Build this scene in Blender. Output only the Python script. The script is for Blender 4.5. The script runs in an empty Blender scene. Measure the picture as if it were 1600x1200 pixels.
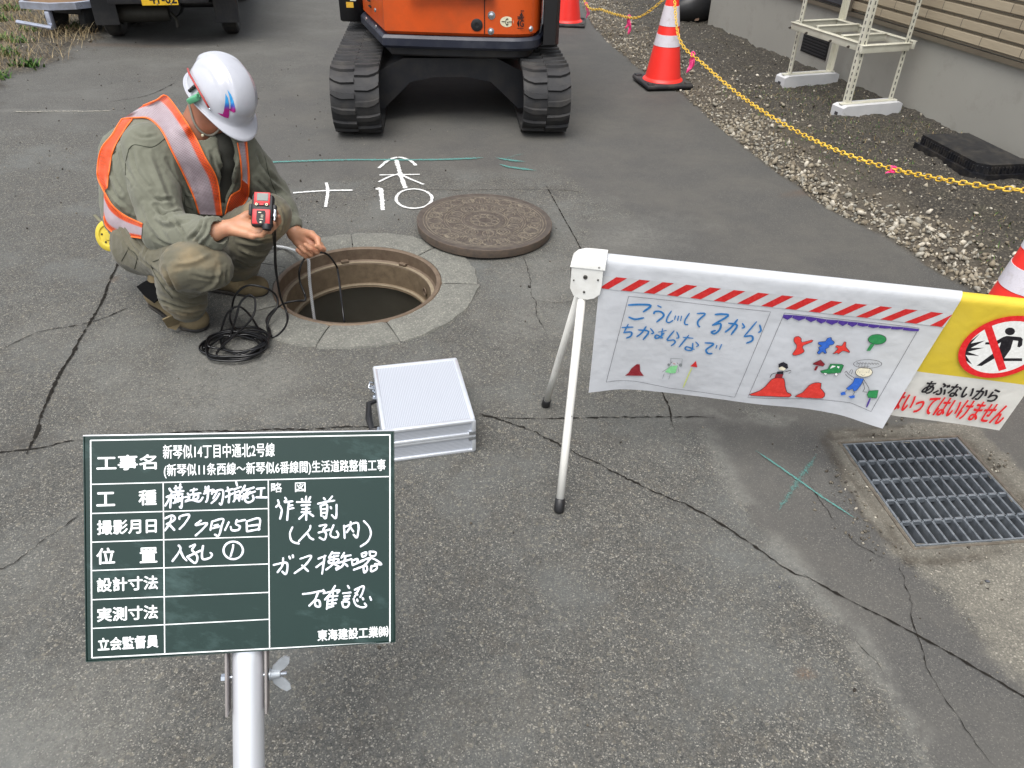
import bpy, bmesh, math, random
import numpy as np
from mathutils import Vector, Matrix
from mathutils.bvhtree import BVHTree
random.seed(7); RNG = np.random.default_rng(11)
R = math.radians; PI = math.pi
scn = bpy.context.scene
COL = scn.collection

# ---------------------------------------------------------------- camera
F_PX = 1200.0; CAM_H = 1.55; PITCH = R(35.3); ROLL = R(1.5)
Cc = np.array([0, 0, CAM_H])
Cf = np.array([0, math.cos(PITCH), -math.sin(PITCH)])
_r0 = np.array([1., 0, 0]); _u0 = np.array([0, math.sin(PITCH), math.cos(PITCH)])
Cr = math.cos(ROLL)*_r0 + math.sin(ROLL)*_u0
Cu = math.cos(ROLL)*_u0 - math.sin(ROLL)*_r0
cd = bpy.data.cameras.new('camera'); cam = bpy.data.objects.new('camera', cd); COL.objects.link(cam)
cd.sensor_width = 36.0; cd.sensor_fit = 'HORIZONTAL'; cd.lens = 36.0*F_PX/1600.0
cd.clip_start = 0.05; cd.clip_end = 1000.0
M = Matrix.Identity(4)
for i in range(3):
    M[i][0] = Cr[i]; M[i][1] = Cu[i]; M[i][2] = -Cf[i]; M[i][3] = Cc[i]
cam.matrix_world = M
scn.camera = cam

# ---------------------------------------------------------------- light
SUN_EL, SUN_AZ = R(68), R(205)      # azimuth measured from +Y towards +X
w = bpy.data.worlds.new("World"); scn.world = w; w.use_nodes = True
nt = w.node_tree; nt.nodes.clear()
out = nt.nodes.new('ShaderNodeOutputWorld'); bg = nt.nodes.new('ShaderNodeBackground')
sky = nt.nodes.new('ShaderNodeTexSky'); sky.sky_type = 'NISHITA'; sky.sun_disc = False
sky.sun_elevation = SUN_EL; sky.sun_rotation = SUN_AZ; sky.air_density = 1.2; sky.dust_density = 3.0
hs = nt.nodes.new('ShaderNodeHueSaturation'); hs.inputs['Saturation'].default_value = 0.30   # thin overcast
nt.links.new(sky.outputs[0], hs.inputs['Color']); nt.links.new(hs.outputs[0], bg.inputs[0])
bg.inputs[1].default_value = 0.14
nt.links.new(bg.outputs[0], out.inputs[0])
sl = bpy.data.lights.new('sun', 'SUN'); so = bpy.data.objects.new('sun', sl); COL.objects.link(so)
sl.energy = 1.7; sl.angle = R(48); sl.color = (1.0, 0.965, 0.91)
sd = Vector((math.sin(SUN_AZ)*math.cos(SUN_EL), math.cos(SUN_AZ)*math.cos(SUN_EL), math.sin(SUN_EL)))
so.rotation_euler = sd.to_track_quat('Z', 'Y').to_euler()
scn.view_settings.view_transform = 'Standard'; scn.view_settings.look = 'None'
scn.view_settings.exposure = 0.80; scn.view_settings.gamma = 1.0; scn.view_settings.use_curve_mapping = False
scn.cycles.max_bounces = 6; scn.cycles.transparent_max_bounces = 12
scn.cycles.use_denoising = True

# ---------------------------------------------------------------- measured directions
def ray(x, y): return Cf + Cr*(x-800)/F_PX + Cu*(600-y)/F_PX
def G(x, y, z=0.0):
    d = ray(x, y); return Cc + d*(z-CAM_H)/d[2]
def PY(x, y, Y):
    d = ray(x, y); return Cc + d*Y/d[1]
def PPl(x, y, p0, n):
    d = ray(x, y); return Cc + d*(np.dot(np.array(p0)-Cc, n)/np.dot(d, n))
V = lambda *a: np.array(a, float)
def nrm(v):
    v = np.asarray(v, float); return v/np.linalg.norm(v)

# ---------------------------------------------------------------- naming helpers
def tag(o, label=None, cat=None, group=None, kind=None):
    if label: o['label'] = label
    if cat: o['category'] = cat
    if group: o['group'] = group
    if kind: o['kind'] = kind
    return o
def empty(name, loc=(0, 0, 0), rz=0.0):
    o = bpy.data.objects.new(name, None); COL.objects.link(o)
    o.location = loc; o.rotation_euler = (0, 0, rz); o.empty_display_size = 0.1
    return o
def link(name, me, mat=None, parent=None, smooth=False):
    o = bpy.data.objects.new(name, me); COL.objects.link(o)
    if mat is not None:
        for m in (mat if isinstance(mat, (list, tuple)) else [mat]): me.materials.append(m)
    if parent is not None: o.parent = parent
    if smooth: me.polygons.foreach_set('use_smooth', np.ones(len(me.polygons), bool))
    return o
def copy_tree(o, parent=None):
    c = o.copy(); COL.objects.link(c); c.parent = parent
    for ch in list(o.children): copy_tree(ch, c)
    return c
def mesh_np(name, verts, faces):
    me = bpy.data.meshes.new(name)
    if isinstance(faces, np.ndarray):
        nv, nf, k = len(verts), len(faces), faces.shape[1]
        me.vertices.add(nv); me.vertices.foreach_set('co', np.asarray(verts, np.float32).ravel())
        me.loops.add(nf*k); me.loops.foreach_set('vertex_index', faces.astype(np.int32).ravel())
        me.polygons.add(nf); me.polygons.foreach_set('loop_start', np.arange(0, nf*k, k, dtype=np.int32))
        me.update(calc_edges=True); me.validate()
    else:
        me.from_pydata([tuple(v) for v in verts], [], faces); me.update()
    return me

# ---------------------------------------------------------------- mesh builder
class MB:
    def __init__(s): s.v = []; s.f = []; s.mi = []
    def add(s, vs, fs, mi=0, M=None):
        b = len(s.v)
        for p in vs:
            p = Vector(p)
            s.v.append(M @ p if M is not None else p)
        for q in fs: s.f.append([b+i for i in q]); s.mi.append(mi)
        return s
    def box(s, c, d, bev=0.0, M=None, mi=0, rz=0.0, seg=2):
        bm = bmesh.new(); bmesh.ops.create_cube(bm, size=1)
        for v in bm.verts: v.co = Vector((v.co.x*d[0], v.co.y*d[1], v.co.z*d[2]))
        if bev > 0:
            bmesh.ops.bevel(bm, geom=list(bm.edges), offset=min(bev, min(d)*.49), segments=seg, profile=.5, affect='EDGES')
        T = Matrix.Translation(Vector(c)) @ Matrix.Rotation(rz, 4, 'Z')
        if M is not None: T = M @ T
        bm.verts.index_update()
        s.add([v.co for v in bm.verts], [[v.index for v in f.verts] for f in bm.faces], mi, T); bm.free(); return s
    def tube(s, pts, r, n=10, mi=0, cap=True, closed=False, flat=1.0):
        P = np.array([list(p) for p in pts], float); m = len(P)
        rr = np.full(m, r) if np.isscalar(r) else np.array(r, float)
        if closed: T = np.roll(P, -1, 0)-np.roll(P, 1, 0)
        else: T = np.gradient(P, axis=0)
        T /= (np.linalg.norm(T, axis=1)[:, None]+1e-12)
        a = np.array([0, 0, 1.]) if abs(T[0][2]) < .9 else np.array([1., 0, 0])
        u = nrm(np.cross(T[0], a)); vs = []
        for i in range(m):
            u = u-T[i]*np.dot(u, T[i]); u = nrm(u); w_ = np.cross(T[i], u)
            for k in range(n):
                t = 2*PI*k/n; vs.append(P[i]+(u*math.cos(t)+w_*math.sin(t)*flat)*rr[i])
        fs = []
        for i in range(m if closed else m-1):
            j = (i+1) % m
            for k in range(n):
                l = (k+1) % n; fs.append([i*n+k, i*n+l, j*n+l, j*n+k])
        if cap and not closed: fs.append(list(range(n))[::-1]); fs.append([(m-1)*n+k for k in range(n)])
        return s.add(vs, fs, mi)
    def lathe(s, prof, n=32, M=None, mi=0, cap=False, a0=0, a1=2*PI):
        full = abs(a1-a0-2*PI) < 1e-6; k = n if full else n+1
        vs = []; fs = []
        for (r, z) in prof:
            for i in range(k):
                a = a0+(a1-a0)*i/n; vs.append((r*math.cos(a), r*math.sin(a), z))
        for j in range(len(prof)-1):
            for i in range(n):
                l = (i+1) % k; fs.append([j*k+i, j*k+l, (j+1)*k+l, (j+1)*k+i])
        if cap: fs.append(list(range(k))[::-1]); fs.append([(len(prof)-1)*k+i for i in range(k)])
        return s.add(vs, fs, mi, M)
    def prism(s, poly, z0, z1, M=None, mi=0):
        n = len(poly)
        vs = [(p[0], p[1], z0) for p in poly]+[(p[0], p[1], z1) for p in poly]
        fs = [list(range(n))[::-1], [n+i for i in range(n)]]+[[i, (i+1) % n, n+(i+1) % n, n+i] for i in range(n)]
        return s.add(vs, fs, mi, M)
    def build(s, name, mat, parent=None, smooth=False, auto=None):
        me = bpy.data.meshes.new(name); me.from_pydata([tuple(v) for v in s.v], [], s.f)
        me.polygons.foreach_set('material_index', s.mi); me.update()
        bm = bmesh.new(); bm.from_mesh(me); bmesh.ops.recalc_face_normals(bm, faces=bm.faces)
        if auto is not None:
            for e in bm.edges:
                e.smooth = not (len(e.link_faces) == 2 and e.calc_face_angle(0) > R(auto))
            smooth = True
        bm.to_mesh(me); bm.free()
        return link(name, me, mat, parent, smooth)
def local(o, parent_loc):   # put an object's world-coordinate mesh under an empty
    o.location = -Vector(parent_loc); return o
def frame_M(o, x, y, z=None):
    x = nrm(x); y = np.asarray(y, float); y = nrm(y-x*np.dot(x, y)); z = np.cross(x, y)
    m = Matrix.Identity(4)
    for i in range(3): m[i][0] = x[i]; m[i][1] = y[i]; m[i][2] = z[i]; m[i][3] = o[i]
    return m

# ---------------------------------------------------------------- numpy noise
_perm = np.random.default_rng(3).integers(0, 256, 256); _perm = np.concatenate([_perm, _perm, _perm])
_rv = np.random.default_rng(4).random(256)*2-1
def vnoise(p):
    p = np.asarray(p, float); i = np.floor(p).astype(int); f_ = p-i; f_ = f_*f_*(3-2*f_); i &= 255
    def h(a, b, c_): return _rv[_perm[(_perm[(_perm[a & 255]+b) & 255]+c_) & 255]]
    x, y, z = i[..., 0], i[..., 1], i[..., 2]; X, Y, Z = f_[..., 0], f_[..., 1], f_[..., 2]
    def L(a, b, t): return a+(b-a)*t
    return L(L(L(h(x, y, z), h(x+1, y, z), X), L(h(x, y+1, z), h(x+1, y+1, z), X), Y),
             L(L(h(x, y, z+1), h(x+1, y, z+1), X), L(h(x, y+1, z+1), h(x+1, y+1, z+1), X), Y), Z)
def fbm(p, o=4):
    p = np.asarray(p, float); s = 0; a = .5
    for k in range(o): s = s+a*vnoise(p+17.3*k); p = p*2.03; a *= .5
    return s
def sstep(a, b, x):
    t = np.clip((x-a)/(b-a), 0, 1); return t*t*(3-2*t)
def catmull(pts, n=8, closed=False):
    P = [np.array(p, float) for p in pts]; m = len(P); o = []
    rng = range(m) if closed else range(m-1)
    for i in rng:
        p0 = P[(i-1) % m] if closed or i > 0 else 2*P[0]-P[1]
        p1 = P[i]; p2 = P[(i+1) % m]
        p3 = P[(i+2) % m] if closed or i+2 < m else 2*P[-1]-P[-2]
        for k in range(n):
            t = k/n; o.append(.5*((2*p1)+(-p0+p2)*t+(2*p0-5*p1+4*p2-p3)*t*t+(-p0+3*p1-3*p2+p3)*t**3))
    if not closed: o.append(P[-1])
    return np.array(o)

# ---------------------------------------------------------------- materials
def srgb(r, g, b):
    f_ = lambda c: (c/255/12.92) if c/255 <= .04045 else ((c/255+.055)/1.055)**2.4
    return (f_(r), f_(g), f_(b), 1)
class NT:
    def __init__(s, name):
        s.m = bpy.data.materials.new(name); s.m.use_nodes = True; s.t = s.m.node_tree; s.t.nodes.clear()
        s.out = s.n('OutputMaterial'); s.p = s.n('BsdfPrincipled'); s.l(s.p.outputs[0], s.out.inputs[0])
    def n(s, t, **k):
        nd = s.t.nodes.new('ShaderNode'+t)
        for a, b in k.items(): setattr(nd, a, b)
        return nd
    def l(s, a, b): s.t.links.new(a, b)
    def set(s, i, v):
        if hasattr(v, 'is_output') or hasattr(v, 'links'): s.l(v, i)
        else: i.default_value = v
    def coord(s, kind='Object'): return s.n('TexCoord').outputs[kind]
    def noise(s, co, scale, detail=4, rough=.55, fac=True):
        nd = s.n('TexNoise'); s.l(co, nd.inputs['Vector']); nd.inputs['Scale'].default_value = scale
        nd.inputs['Detail'].default_value = detail; nd.inputs['Roughness'].default_value = rough
        return nd.outputs[0 if fac else 1]
    def vor(s, co, scale, out_='Color', feat='F1'):
        nd = s.n('TexVoronoi', feature=feat); s.l(co, nd.inputs['Vector']); nd.inputs['Scale'].default_value = scale
        return nd.outputs[out_]
    def ramp(s, fac, stops):
        nd = s.n('ValToRGB'); s.l(fac, nd.inputs[0]); e = nd.color_ramp.elements
        while len(e) < len(stops): e.new(.5)
        for el, (p, c) in zip(e, stops):
            el.position = p; el.color = c if hasattr(c, '__len__') else (c, c, c, 1)
        return nd.outputs[0]
    def mix(s, a, b, f_=.5, bt='MIX'):
        nd = s.n('Mix', data_type='RGBA', blend_type=bt)
        s.set(nd.inputs[0], f_); s.set(nd.inputs[6], a); s.set(nd.inputs[7], b)
        return nd.outputs[2]
    def math(s, op, a, b=0.0, c=None, clamp=False):
        nd = s.n('Math', operation=op); nd.use_clamp = clamp; s.set(nd.inputs[0], a); s.set(nd.inputs[1], b)
        if c is not None: s.set(nd.inputs[2], c)
        return nd.outputs[0]
    def sep(s, v):
        nd = s.n('SeparateXYZ'); s.l(v, nd.inputs[0]); return nd.outputs
    def attr(s, name): return s.n('Attribute', attribute_name=name).outputs
    def bump(s, h, strength=.3, dist=.002, prev=None):
        nd = s.n('Bump'); s.l(h, nd.inputs['Height']); nd.inputs['Strength'].default_value = strength
        nd.inputs['Distance'].default_value = dist
        if prev is not None: s.l(prev, nd.inputs['Normal'])
        return nd.outputs[0]
    def fin(s, col=None, rough=.6, metal=0.0, normal=None, spec=None, **k):
        if col is not None: s.set(s.p.inputs['Base Color'], col)
        s.set(s.p.inputs['Roughness'], rough); s.set(s.p.inputs['Metallic'], metal)
        if normal is not None: s.l(normal, s.p.inputs['Normal'])
        if spec is not None: s.p.inputs['Specular IOR Level'].default_value = spec
        for a, b in k.items(): s.set(s.p.inputs[a.replace('_', ' ')], b)
        return s.m
_mc = {}
def paint(name, col, rough=.5, metal=0.0, var=.12, nscale=25, bump=.15, bdist=.001, dirt=None, dirt_amt=.35, dscale=9, **k):
    if name in _mc: return _mc[name]
    t = NT(name); co = t.coord()
    n1 = t.noise(co, nscale, 5); c = t.mix(col, tuple(min(1, x*(1-var*2)) for x in col[:3])+(1,), t.ramp(n1, [(.3, 0), (.75, 1)]))
    rg = t.math('ADD', rough-.08, t.math('MULTIPLY', n1, .16))
    if dirt is not None:
        d = t.ramp(t.noise(co, dscale, 7, .65), [(.45, 0), (.72, dirt_amt)]); c = t.mix(c, dirt, d)
    nm = t.bump(t.noise(co, nscale*6, 4), bump, bdist) if bump > 0 else None
    _mc[name] = t.fin(c, rg, metal, nm, **k); return _mc[name]
# ================================================================ ground sheet with painted-on-by-position masks
def axis(a, b, step, far, grow=1.35):
    v = list(np.arange(a, b+1e-6, step)); s = step
    while v[-1] < far: s *= grow; v.append(v[-1]+s)
    s = step
    while v[0] > -far: s *= grow; v.insert(0, v[0]-s)
    return np.array(v)
MH = G(560, 444)[:2]; MH_R = .335            # manhole centre
gTL, gTR, gBL = G(1318, 693)[:2], G(1497, 683)[:2], G(1430, 853)[:2]
gBR = gTR+(gBL-gTL)
def poly_sd(P, poly):     # signed distance, negative inside
    poly = np.array(poly, float); d = np.full(len(P), 1e9); ins = np.zeros(len(P), bool); n = len(poly)
    for i in range(n):
        a, b = poly[i], poly[(i+1) % n]; ab = b-a; t = np.clip(((P-a)@ab)/(ab@ab+1e-12), 0, 1)
        d = np.minimum(d, np.linalg.norm(P-(a+t[:, None]*ab), axis=1))
        c_ = ((a[1] > P[:, 1]) != (b[1] > P[:, 1])); 
        with np.errstate(divide='ignore', invalid='ignore'):
            xi = (b[0]-a[0])*(P[:, 1]-a[1])/(b[1]-a[1]+1e-15)+a[0]
        ins ^= c_ & (P[:, 0] < xi)
    return np.where(ins, -d, d)
def pxpoly(pts): return [G(x, y)[:2] for x, y in pts]
xs = axis(-2.2, 2.6, .0125, 160); ys = np.concatenate([axis(.7, 4.2, .0125, 4.2, 9)[0:1]*0, np.arange(.7, 3.6, .0125), np.arange(3.6, 5.6, .018), np.arange(5.6, 10.4, .03)])
ys = ys[1:]; s = .03; yl = list(ys)
while yl[-1] < 200: s *= 1.35; yl.append(yl[-1]+s)
s = .0125
while yl[0] > -60: s *= 1.4; yl.insert(0, yl[0]-s)
ys = np.array(yl)
# x spacing widens away from the middle
xx = [0.0]; 
while xx[-1] < 160:
    x = xx[-1]; xx.append(x+(.0125 if x < 2.4 else .022 if x < 5.5 else (x-5.5)*.35+.03))
xs = np.array([-v for v in xx[::-1][:-1]]+xx)
NX, NY = len(xs), len(ys)
XX, YY = np.meshgrid(xs, ys); P2 = np.stack([XX.ravel(), YY.ravel()], 1)
nz = lambda sc, o=4, off=0.: fbm(np.stack([P2[:, 0]*sc+off, P2[:, 1]*sc, np.full(len(P2), off)], 1), o)
n_lo, n_mid, n_hi = nz(1.3, 4), nz(5, 4, 3.1), nz(22, 3, 7.7)
warp = n_mid*.10+n_hi*.03
# edge of the paving against the gravel (right) and the soil (left)
edgeR = [G(x, y)[:2] for x, y in [(905, 0), (925, 40), (955, 72), (1000, 110), (1062, 146), (1130, 205), (1200, 262), (1290, 325), (1380, 372), (1470, 430), (1545, 478)]]
eR = np.array([(p[0], p[1]) for p in edgeR][::-1]); eR = np.vstack([[eR[0]+3*(eR[0]-eR[1])/np.linalg.norm(eR[0]-eR[1])], eR, [eR[-1]+30*(eR[-1]-eR[-2])/np.linalg.norm(eR[-1]-eR[-2])]])
def edge_x(Y): return np.interp(Y, eR[:, 1], eR[:, 0])
dR = P2[:, 0]-edge_x(P2[:, 1])                      # >0 : gravel side
edgeL = np.array([G(x, y)[:2] for x, y in [(-140, 330), (0, 122), (60, 105), (110, 92), (175, 48)]])
edgeL = edgeL[np.argsort(edgeL[:, 1])]
dL = np.interp(P2[:, 1], np.r_[-60, edgeL[:, 1], 60], np.r_[-9, edgeL[:, 0], -6])-P2[:, 0]+n_mid*.35+n_hi*.12   # >0 : soil side
soilR = sstep(-.01, .03, dR+n_hi*.02)
soilL = sstep(-.05, .12, dL)*(P2[:, 1] > 1)
# newer smooth asphalt
smoothA = poly_sd(P2, pxpoly([(560, -20), (1700, -20), (1800, 700), (1690, 1000), (1420, 862), (1335, 800), (1300, 740), (1285, 678), (1230, 668), (1120, 652), (1090, 660), (1060, 590), (1010, 540), (930, 410), (905, 380), (857, 296), (600, 296), (400, 292), (250, 250)]))
strip = poly_sd(P2, pxpoly([(1085, 640), (1300, 668), (1310, 752), (1352, 815), (1402, 862), (1452, 905), (1530, 990), (1600, 1060), (1760, 1250), (1475, 1210), (1405, 1100), (1330, 985), (1260, 905), (1205, 840), (1140, 745)]))
wid_ = .03+.45*sstep(3.3, 5.0, P2[:, 1])*(P2[:, 0] < .2)
sm = 1-sstep(-wid_, .02+wid_, smoothA+n_mid*.25+n_lo*.5*(P2[:, 1] > 3.6))
sm = np.maximum(sm, .55*sstep(4.2, 5.5, P2[:, 1]+n_lo*.8))
st = 1-sstep(-.006, .02, strip+n_hi*.05+n_mid*.03)
smooth = np.maximum(sm, st)
# pale dusty / cement-stained places
def blob(x, y, rx, ry, amt, rot=0):
    c_ = G(x, y)[:2]; d = P2-c_; ca, sa = math.cos(rot), math.sin(rot)
    u_ = (d[:, 0]*ca+d[:, 1]*sa)/rx; v_ = (-d[:, 0]*sa+d[:, 1]*ca)/ry
    return amt*np.clip(1.25-np.sqrt(u_**2+v_**2)-n_mid*.9-n_hi*.35, 0, 1)
dust = np.zeros(len(P2))
for b in [(960, 375, .40, .30, .6, .5), (300, 590, .6, .35, .65), (850, 465, .35, .5, .75), (180, 520, .4, .3, .4), (480, 640, .5, .12, .6), (1000, 640, .25, .2, .5), (440, 560, .75, .35, .35), (380, 640, .5, .08, .5), (840, 640, .6, .14, .35), (900, 560, .25, .3, .3),
          (90, 1150, .30, .22, .6), (40, 900, .2, .3, .25), (760, 1120, .25, .12, .25), (1080, 1000, .2, .15, .2), (680, 600, .4, .3, .25), (560, 350, .55, .35, .3), (130, 175, .5, .05, .55), (790, 330, .5, .5, .3)]:
    dust = np.maximum(dust, blob(*b))
edge_st = np.exp(-((strip-.0)/.030)**2)*(P2[:, 0] < 1.2)*(P2[:, 1] < 2.2)*(P2[:, 0] < .95)
dust = np.maximum(dust, np.clip(edge_st*(.15+n_mid*2.0+n_hi*2.2), 0, .6))
conc = poly_sd(P2, pxpoly([(1400, 862), (1432, 858), (1640, 845), (1800, 930), (1790, 1160), (1640, 1075), (1560, 1020), (1500, 960), (1450, 905)]))
concm = 1-sstep(-.01, .05, conc+n_hi*.05+n_mid*.12)
rimg = poly_sd(P2, pxpoly([(1296, 672), (1510, 655), (1560, 700), (1720, 860), (1660, 865), (1425, 872), (1395, 850), (1345, 800), (1318, 745)]))
rimm = 1-sstep(-.006, .012, rimg+n_hi*.03)
grout = rimm*(1-concm)
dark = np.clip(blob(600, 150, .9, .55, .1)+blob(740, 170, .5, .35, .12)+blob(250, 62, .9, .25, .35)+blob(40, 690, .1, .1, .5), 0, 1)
rust = np.clip(blob(1260, 300, .14, .05, .5, .4)+blob(900, 690, .02, .02, .1)+blob(178, 437, .03, .05, .7)+blob(268*1, 1052, .0001, .0001, 0)+blob(1258, 1052, .03, .012, .8)+blob(160, 70, .8, .08, .35)+blob(1470, 980, .03, .006, .8), 0, 1)
gdst = np.linalg.norm(P2-MH, axis=1)
# brown dirt lining the drain
ctr = (gTL+gBR)/2; ux = nrm(gTR-gTL); uy = nrm(gTL-gBL); wx = np.linalg.norm(gTR-gTL)/2; wy = np.linalg.norm(gTL-gBL)/2
du = np.abs((P2-ctr)@ux)-wx; dv = np.abs((P2-ctr)@uy)-wy; dg = np.maximum(du, dv)
dirtg = np.clip(1-np.abs(dg-.035-n_mid*.05)/.03, 0, 1)*np.clip(.7+n_mid*1.6+n_hi, 0, 1)
dirtr = np.clip(1-np.abs(rimg+n_hi*.02)/.014, 0, 1)*(P2[:, 0] < 1.3)
rust = np.maximum(rust, np.maximum(dirtg, dirtr)*.0)
brown = np.clip(np.maximum(dirtg, dirtr*.9), 0, 1)
# heights
Z = n_lo*.004*(1-smooth*.5)+n_mid*.0015
Z = Z*np.clip(np.minimum(gdst-.42, 1)*3, 0, 1)
Z += soilR*(np.clip(dR*.06, 0, .03)+n_mid*.035+n_hi*.022-.006)+soilL*(.01+n_mid*.03+n_hi*.02)
Z -= brown*.010; Z -= grout*0.002
Z[dg < .012] = -.004
Z *= (np.abs(P2[:, 0]) < 12)*(P2[:, 1] > -5)*(P2[:, 1] < 25)
keep = (gdst > .405) & (dg > -.012)
idx = np.arange(NX*NY).reshape(NY, NX)
q = np.stack([idx[:-1, :-1], idx[:-1, 1:], idx[1:, 1:], idx[1:, :-1]], -1).reshape(-1, 4)
q = q[keep[q].all(1)]
me = mesh_np('ground', np.column_stack([P2, Z]), q)
def setattr4(me, name, a, b, c_, d):
    at = me.color_attributes.new(name, 'FLOAT_COLOR', 'POINT')
    at.data.foreach_set('color', np.stack([a, b, c_, d], 1).astype(np.float32).ravel())
grav_m = np.clip(1-(dR-.28-n_mid*.25)/.25, 0, 1)*soilR
setattr4(me, 'm1', smooth, dust, np.maximum(soilR, soilL), np.maximum(concm, 0))
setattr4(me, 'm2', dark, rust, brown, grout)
setattr4(me, 'm3', soilL, grav_m, n_lo*.5+.5, n_mid*.5+.5)
def ground_mat():
    t = NT('ground'); co = t.coord()
    m1 = t.sep(t.attr('m1')['Color']); m1a = t.attr('m1')['Alpha']; m2 = t.sep(t.attr('m2')['Color']); m2a = t.attr('m2')['Alpha']; m3 = t.sep(t.attr('m3')['Color'])
    g1 = t.sep(t.vor(co, 290))[0]; g2 = t.sep(t.vor(co, 135))[1]; g3 = t.sep(t.vor(co, 420))[2]
    big = t.noise(co, 2.2, 5, .6); mid = t.noise(co, 14, 6, .65); fine = t.noise(co, 160, 3, .6)
    # coarse, worn asphalt: stones in grey binder
    base = t.ramp(g1, [(0, srgb(46, 46, 45)), (.3, srgb(72, 72, 70)), (.65, srgb(86, 86, 83)), (.88, srgb(106, 105, 100)), (.96, srgb(138, 134, 124)), (1, srgb(205, 199, 187))])
    b2 = t.ramp(g2, [(0, srgb(58, 59, 60)), (.5, srgb(80, 80, 77)), (.93, srgb(94, 91, 84)), (1, srgb(150, 142, 124))])
    coarse = t.mix(base, b2, .45); coarse = t.mix(coarse, t.ramp(g3, [(0, srgb(34, 34, 33)), (.75, srgb(84, 84, 81)), (.93, srgb(120, 118, 110)), (1, srgb(205, 200, 188))]), .35)
    coarse = t.mix(coarse, srgb(100, 102, 100), t.ramp(big, [(.48, 0), (.68, .6)]))
    coarse = t.mix(coarse, srgb(76, 70, 62), t.ramp(mid, [(.5, 0), (.8, .4)]))
    # dense newer asphalt
    sm_ = t.mix(t.ramp(fine, [(.25, srgb(64, 64, 63)), (.75, srgb(92, 91, 88))]), t.ramp(g3, [(0, srgb(56, 56, 56)), (.9, srgb(90, 89, 86)), (1, srgb(150, 147, 138))]), .4)
    sm_ = t.mix(sm_, srgb(92, 90, 85), t.ramp(big, [(.4, 0), (.72, .8)])); sm_ = t.mix(sm_, srgb(66, 66, 66), t.ramp(mid, [(.45, 0), (.8, .35)]))
    c = t.mix(coarse, sm_, m1[0])
    dustc = t.mix(srgb(130, 129, 123), srgb(98, 98, 94), fine)
    c = t.mix(c, dustc, t.math('MULTIPLY', m1[1], t.math('MULTIPLY', t.ramp(t.noise(co, 60, 4, .7), [(.32, .30), (.58, 1)]), t.ramp(t.noise(co, 9, 5, .7), [(.32, .5), (.55, 1)]))))
    # broken concrete round the drain
    cc = t.mix(t.ramp(g1, [(0, srgb(76, 75, 71)), (.6, srgb(112, 110, 102)), (.9, srgb(132, 128, 118)), (1, srgb(186, 180, 168))]), t.ramp(mid, [(.3, srgb(88, 86, 80)), (.75, srgb(128, 124, 113))]), .5)
    c = t.mix(c, cc, m1a); c = t.mix(c, t.mix(cc, srgb(96, 92, 84), .35), m2a)
    c = t.mix(c, srgb(64, 58, 50), t.math('MULTIPLY', m2[2], t.ramp(t.noise(co, 40, 4, .7), [(.3, .35), (.65, .85)])))
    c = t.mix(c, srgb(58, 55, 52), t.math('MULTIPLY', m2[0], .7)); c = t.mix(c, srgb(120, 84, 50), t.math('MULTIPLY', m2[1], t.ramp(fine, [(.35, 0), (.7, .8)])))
    # soil
    s1 = t.ramp(t.noise(co, 55, 7, .75), [(.3, srgb(34, 32, 31)), (.5, srgb(54, 52, 49)), (.68, srgb(74, 70, 63)), (.85, srgb(112, 105, 92))])
    s1 = t.mix(s1, srgb(62, 62, 46), t.ramp(t.noise(co, 4, 5, .6), [(.52, 0), (.7, .5)])); s1 = t.mix(s1, srgb(74, 56, 42), t.ramp(t.noise(co, 3, 5, .6, ), [(.6, 0), (.75, .3)]))
    s1 = t.mix(s1, t.ramp(g2, [(0, srgb(40, 38, 35)), (.8, srgb(78, 73, 64)), (1, srgb(160, 150, 132))]), .35)
    s2 = t.mix(s1, srgb(112, 102, 86), t.ramp(t.noise(co, 9, 6, .7), [(.45, 0), (.75, .7)]))
    s1 = t.mix(s1, s2, m3[0]); s1 = t.mix(s1, t.mix(srgb(104, 96, 84), srgb(60, 56, 50), mid), t.math('MULTIPLY', m3[1], .6))
    c = t.mix(c, s1, m1[2])
    h = t.math('ADD', t.math('MULTIPLY', g1, .5), t.math('ADD', t.math('MULTIPLY', g3, .3), t.math('MULTIPLY', mid, .8)))
    amp = t.math('SUBTRACT', 1.0, t.math('MULTIPLY', m1[0], .6))
    nm = t.n('Bump'); t.l(h, nm.inputs['Height']); t.l(t.math('MULTIPLY', amp, .55), nm.inputs['Strength']); nm.inputs['Distance'].default_value = .0022
    nm2 = t.bump(t.noise(co, 70, 7, .75), .5, .012, nm.outputs[0]); nmx = t.n('Mix', data_type='VECTOR'); t.l(m1[2], nmx.inputs[0]); t.l(nm.outputs[0], nmx.inputs[4]); t.l(nm2, nmx.inputs[5])
    return t.fin(c, t.math('ADD', .72, t.math('MULTIPLY', fine, .2)), 0, nmx.outputs[1], spec=.3)
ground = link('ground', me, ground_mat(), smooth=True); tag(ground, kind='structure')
def ground_z(x, y):
    i = int(np.clip(np.searchsorted(xs, x), 1, NX-1)); j = int(np.clip(np.searchsorted(ys, y), 1, NY-1)); return float(Z[j*NX+i])

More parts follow.
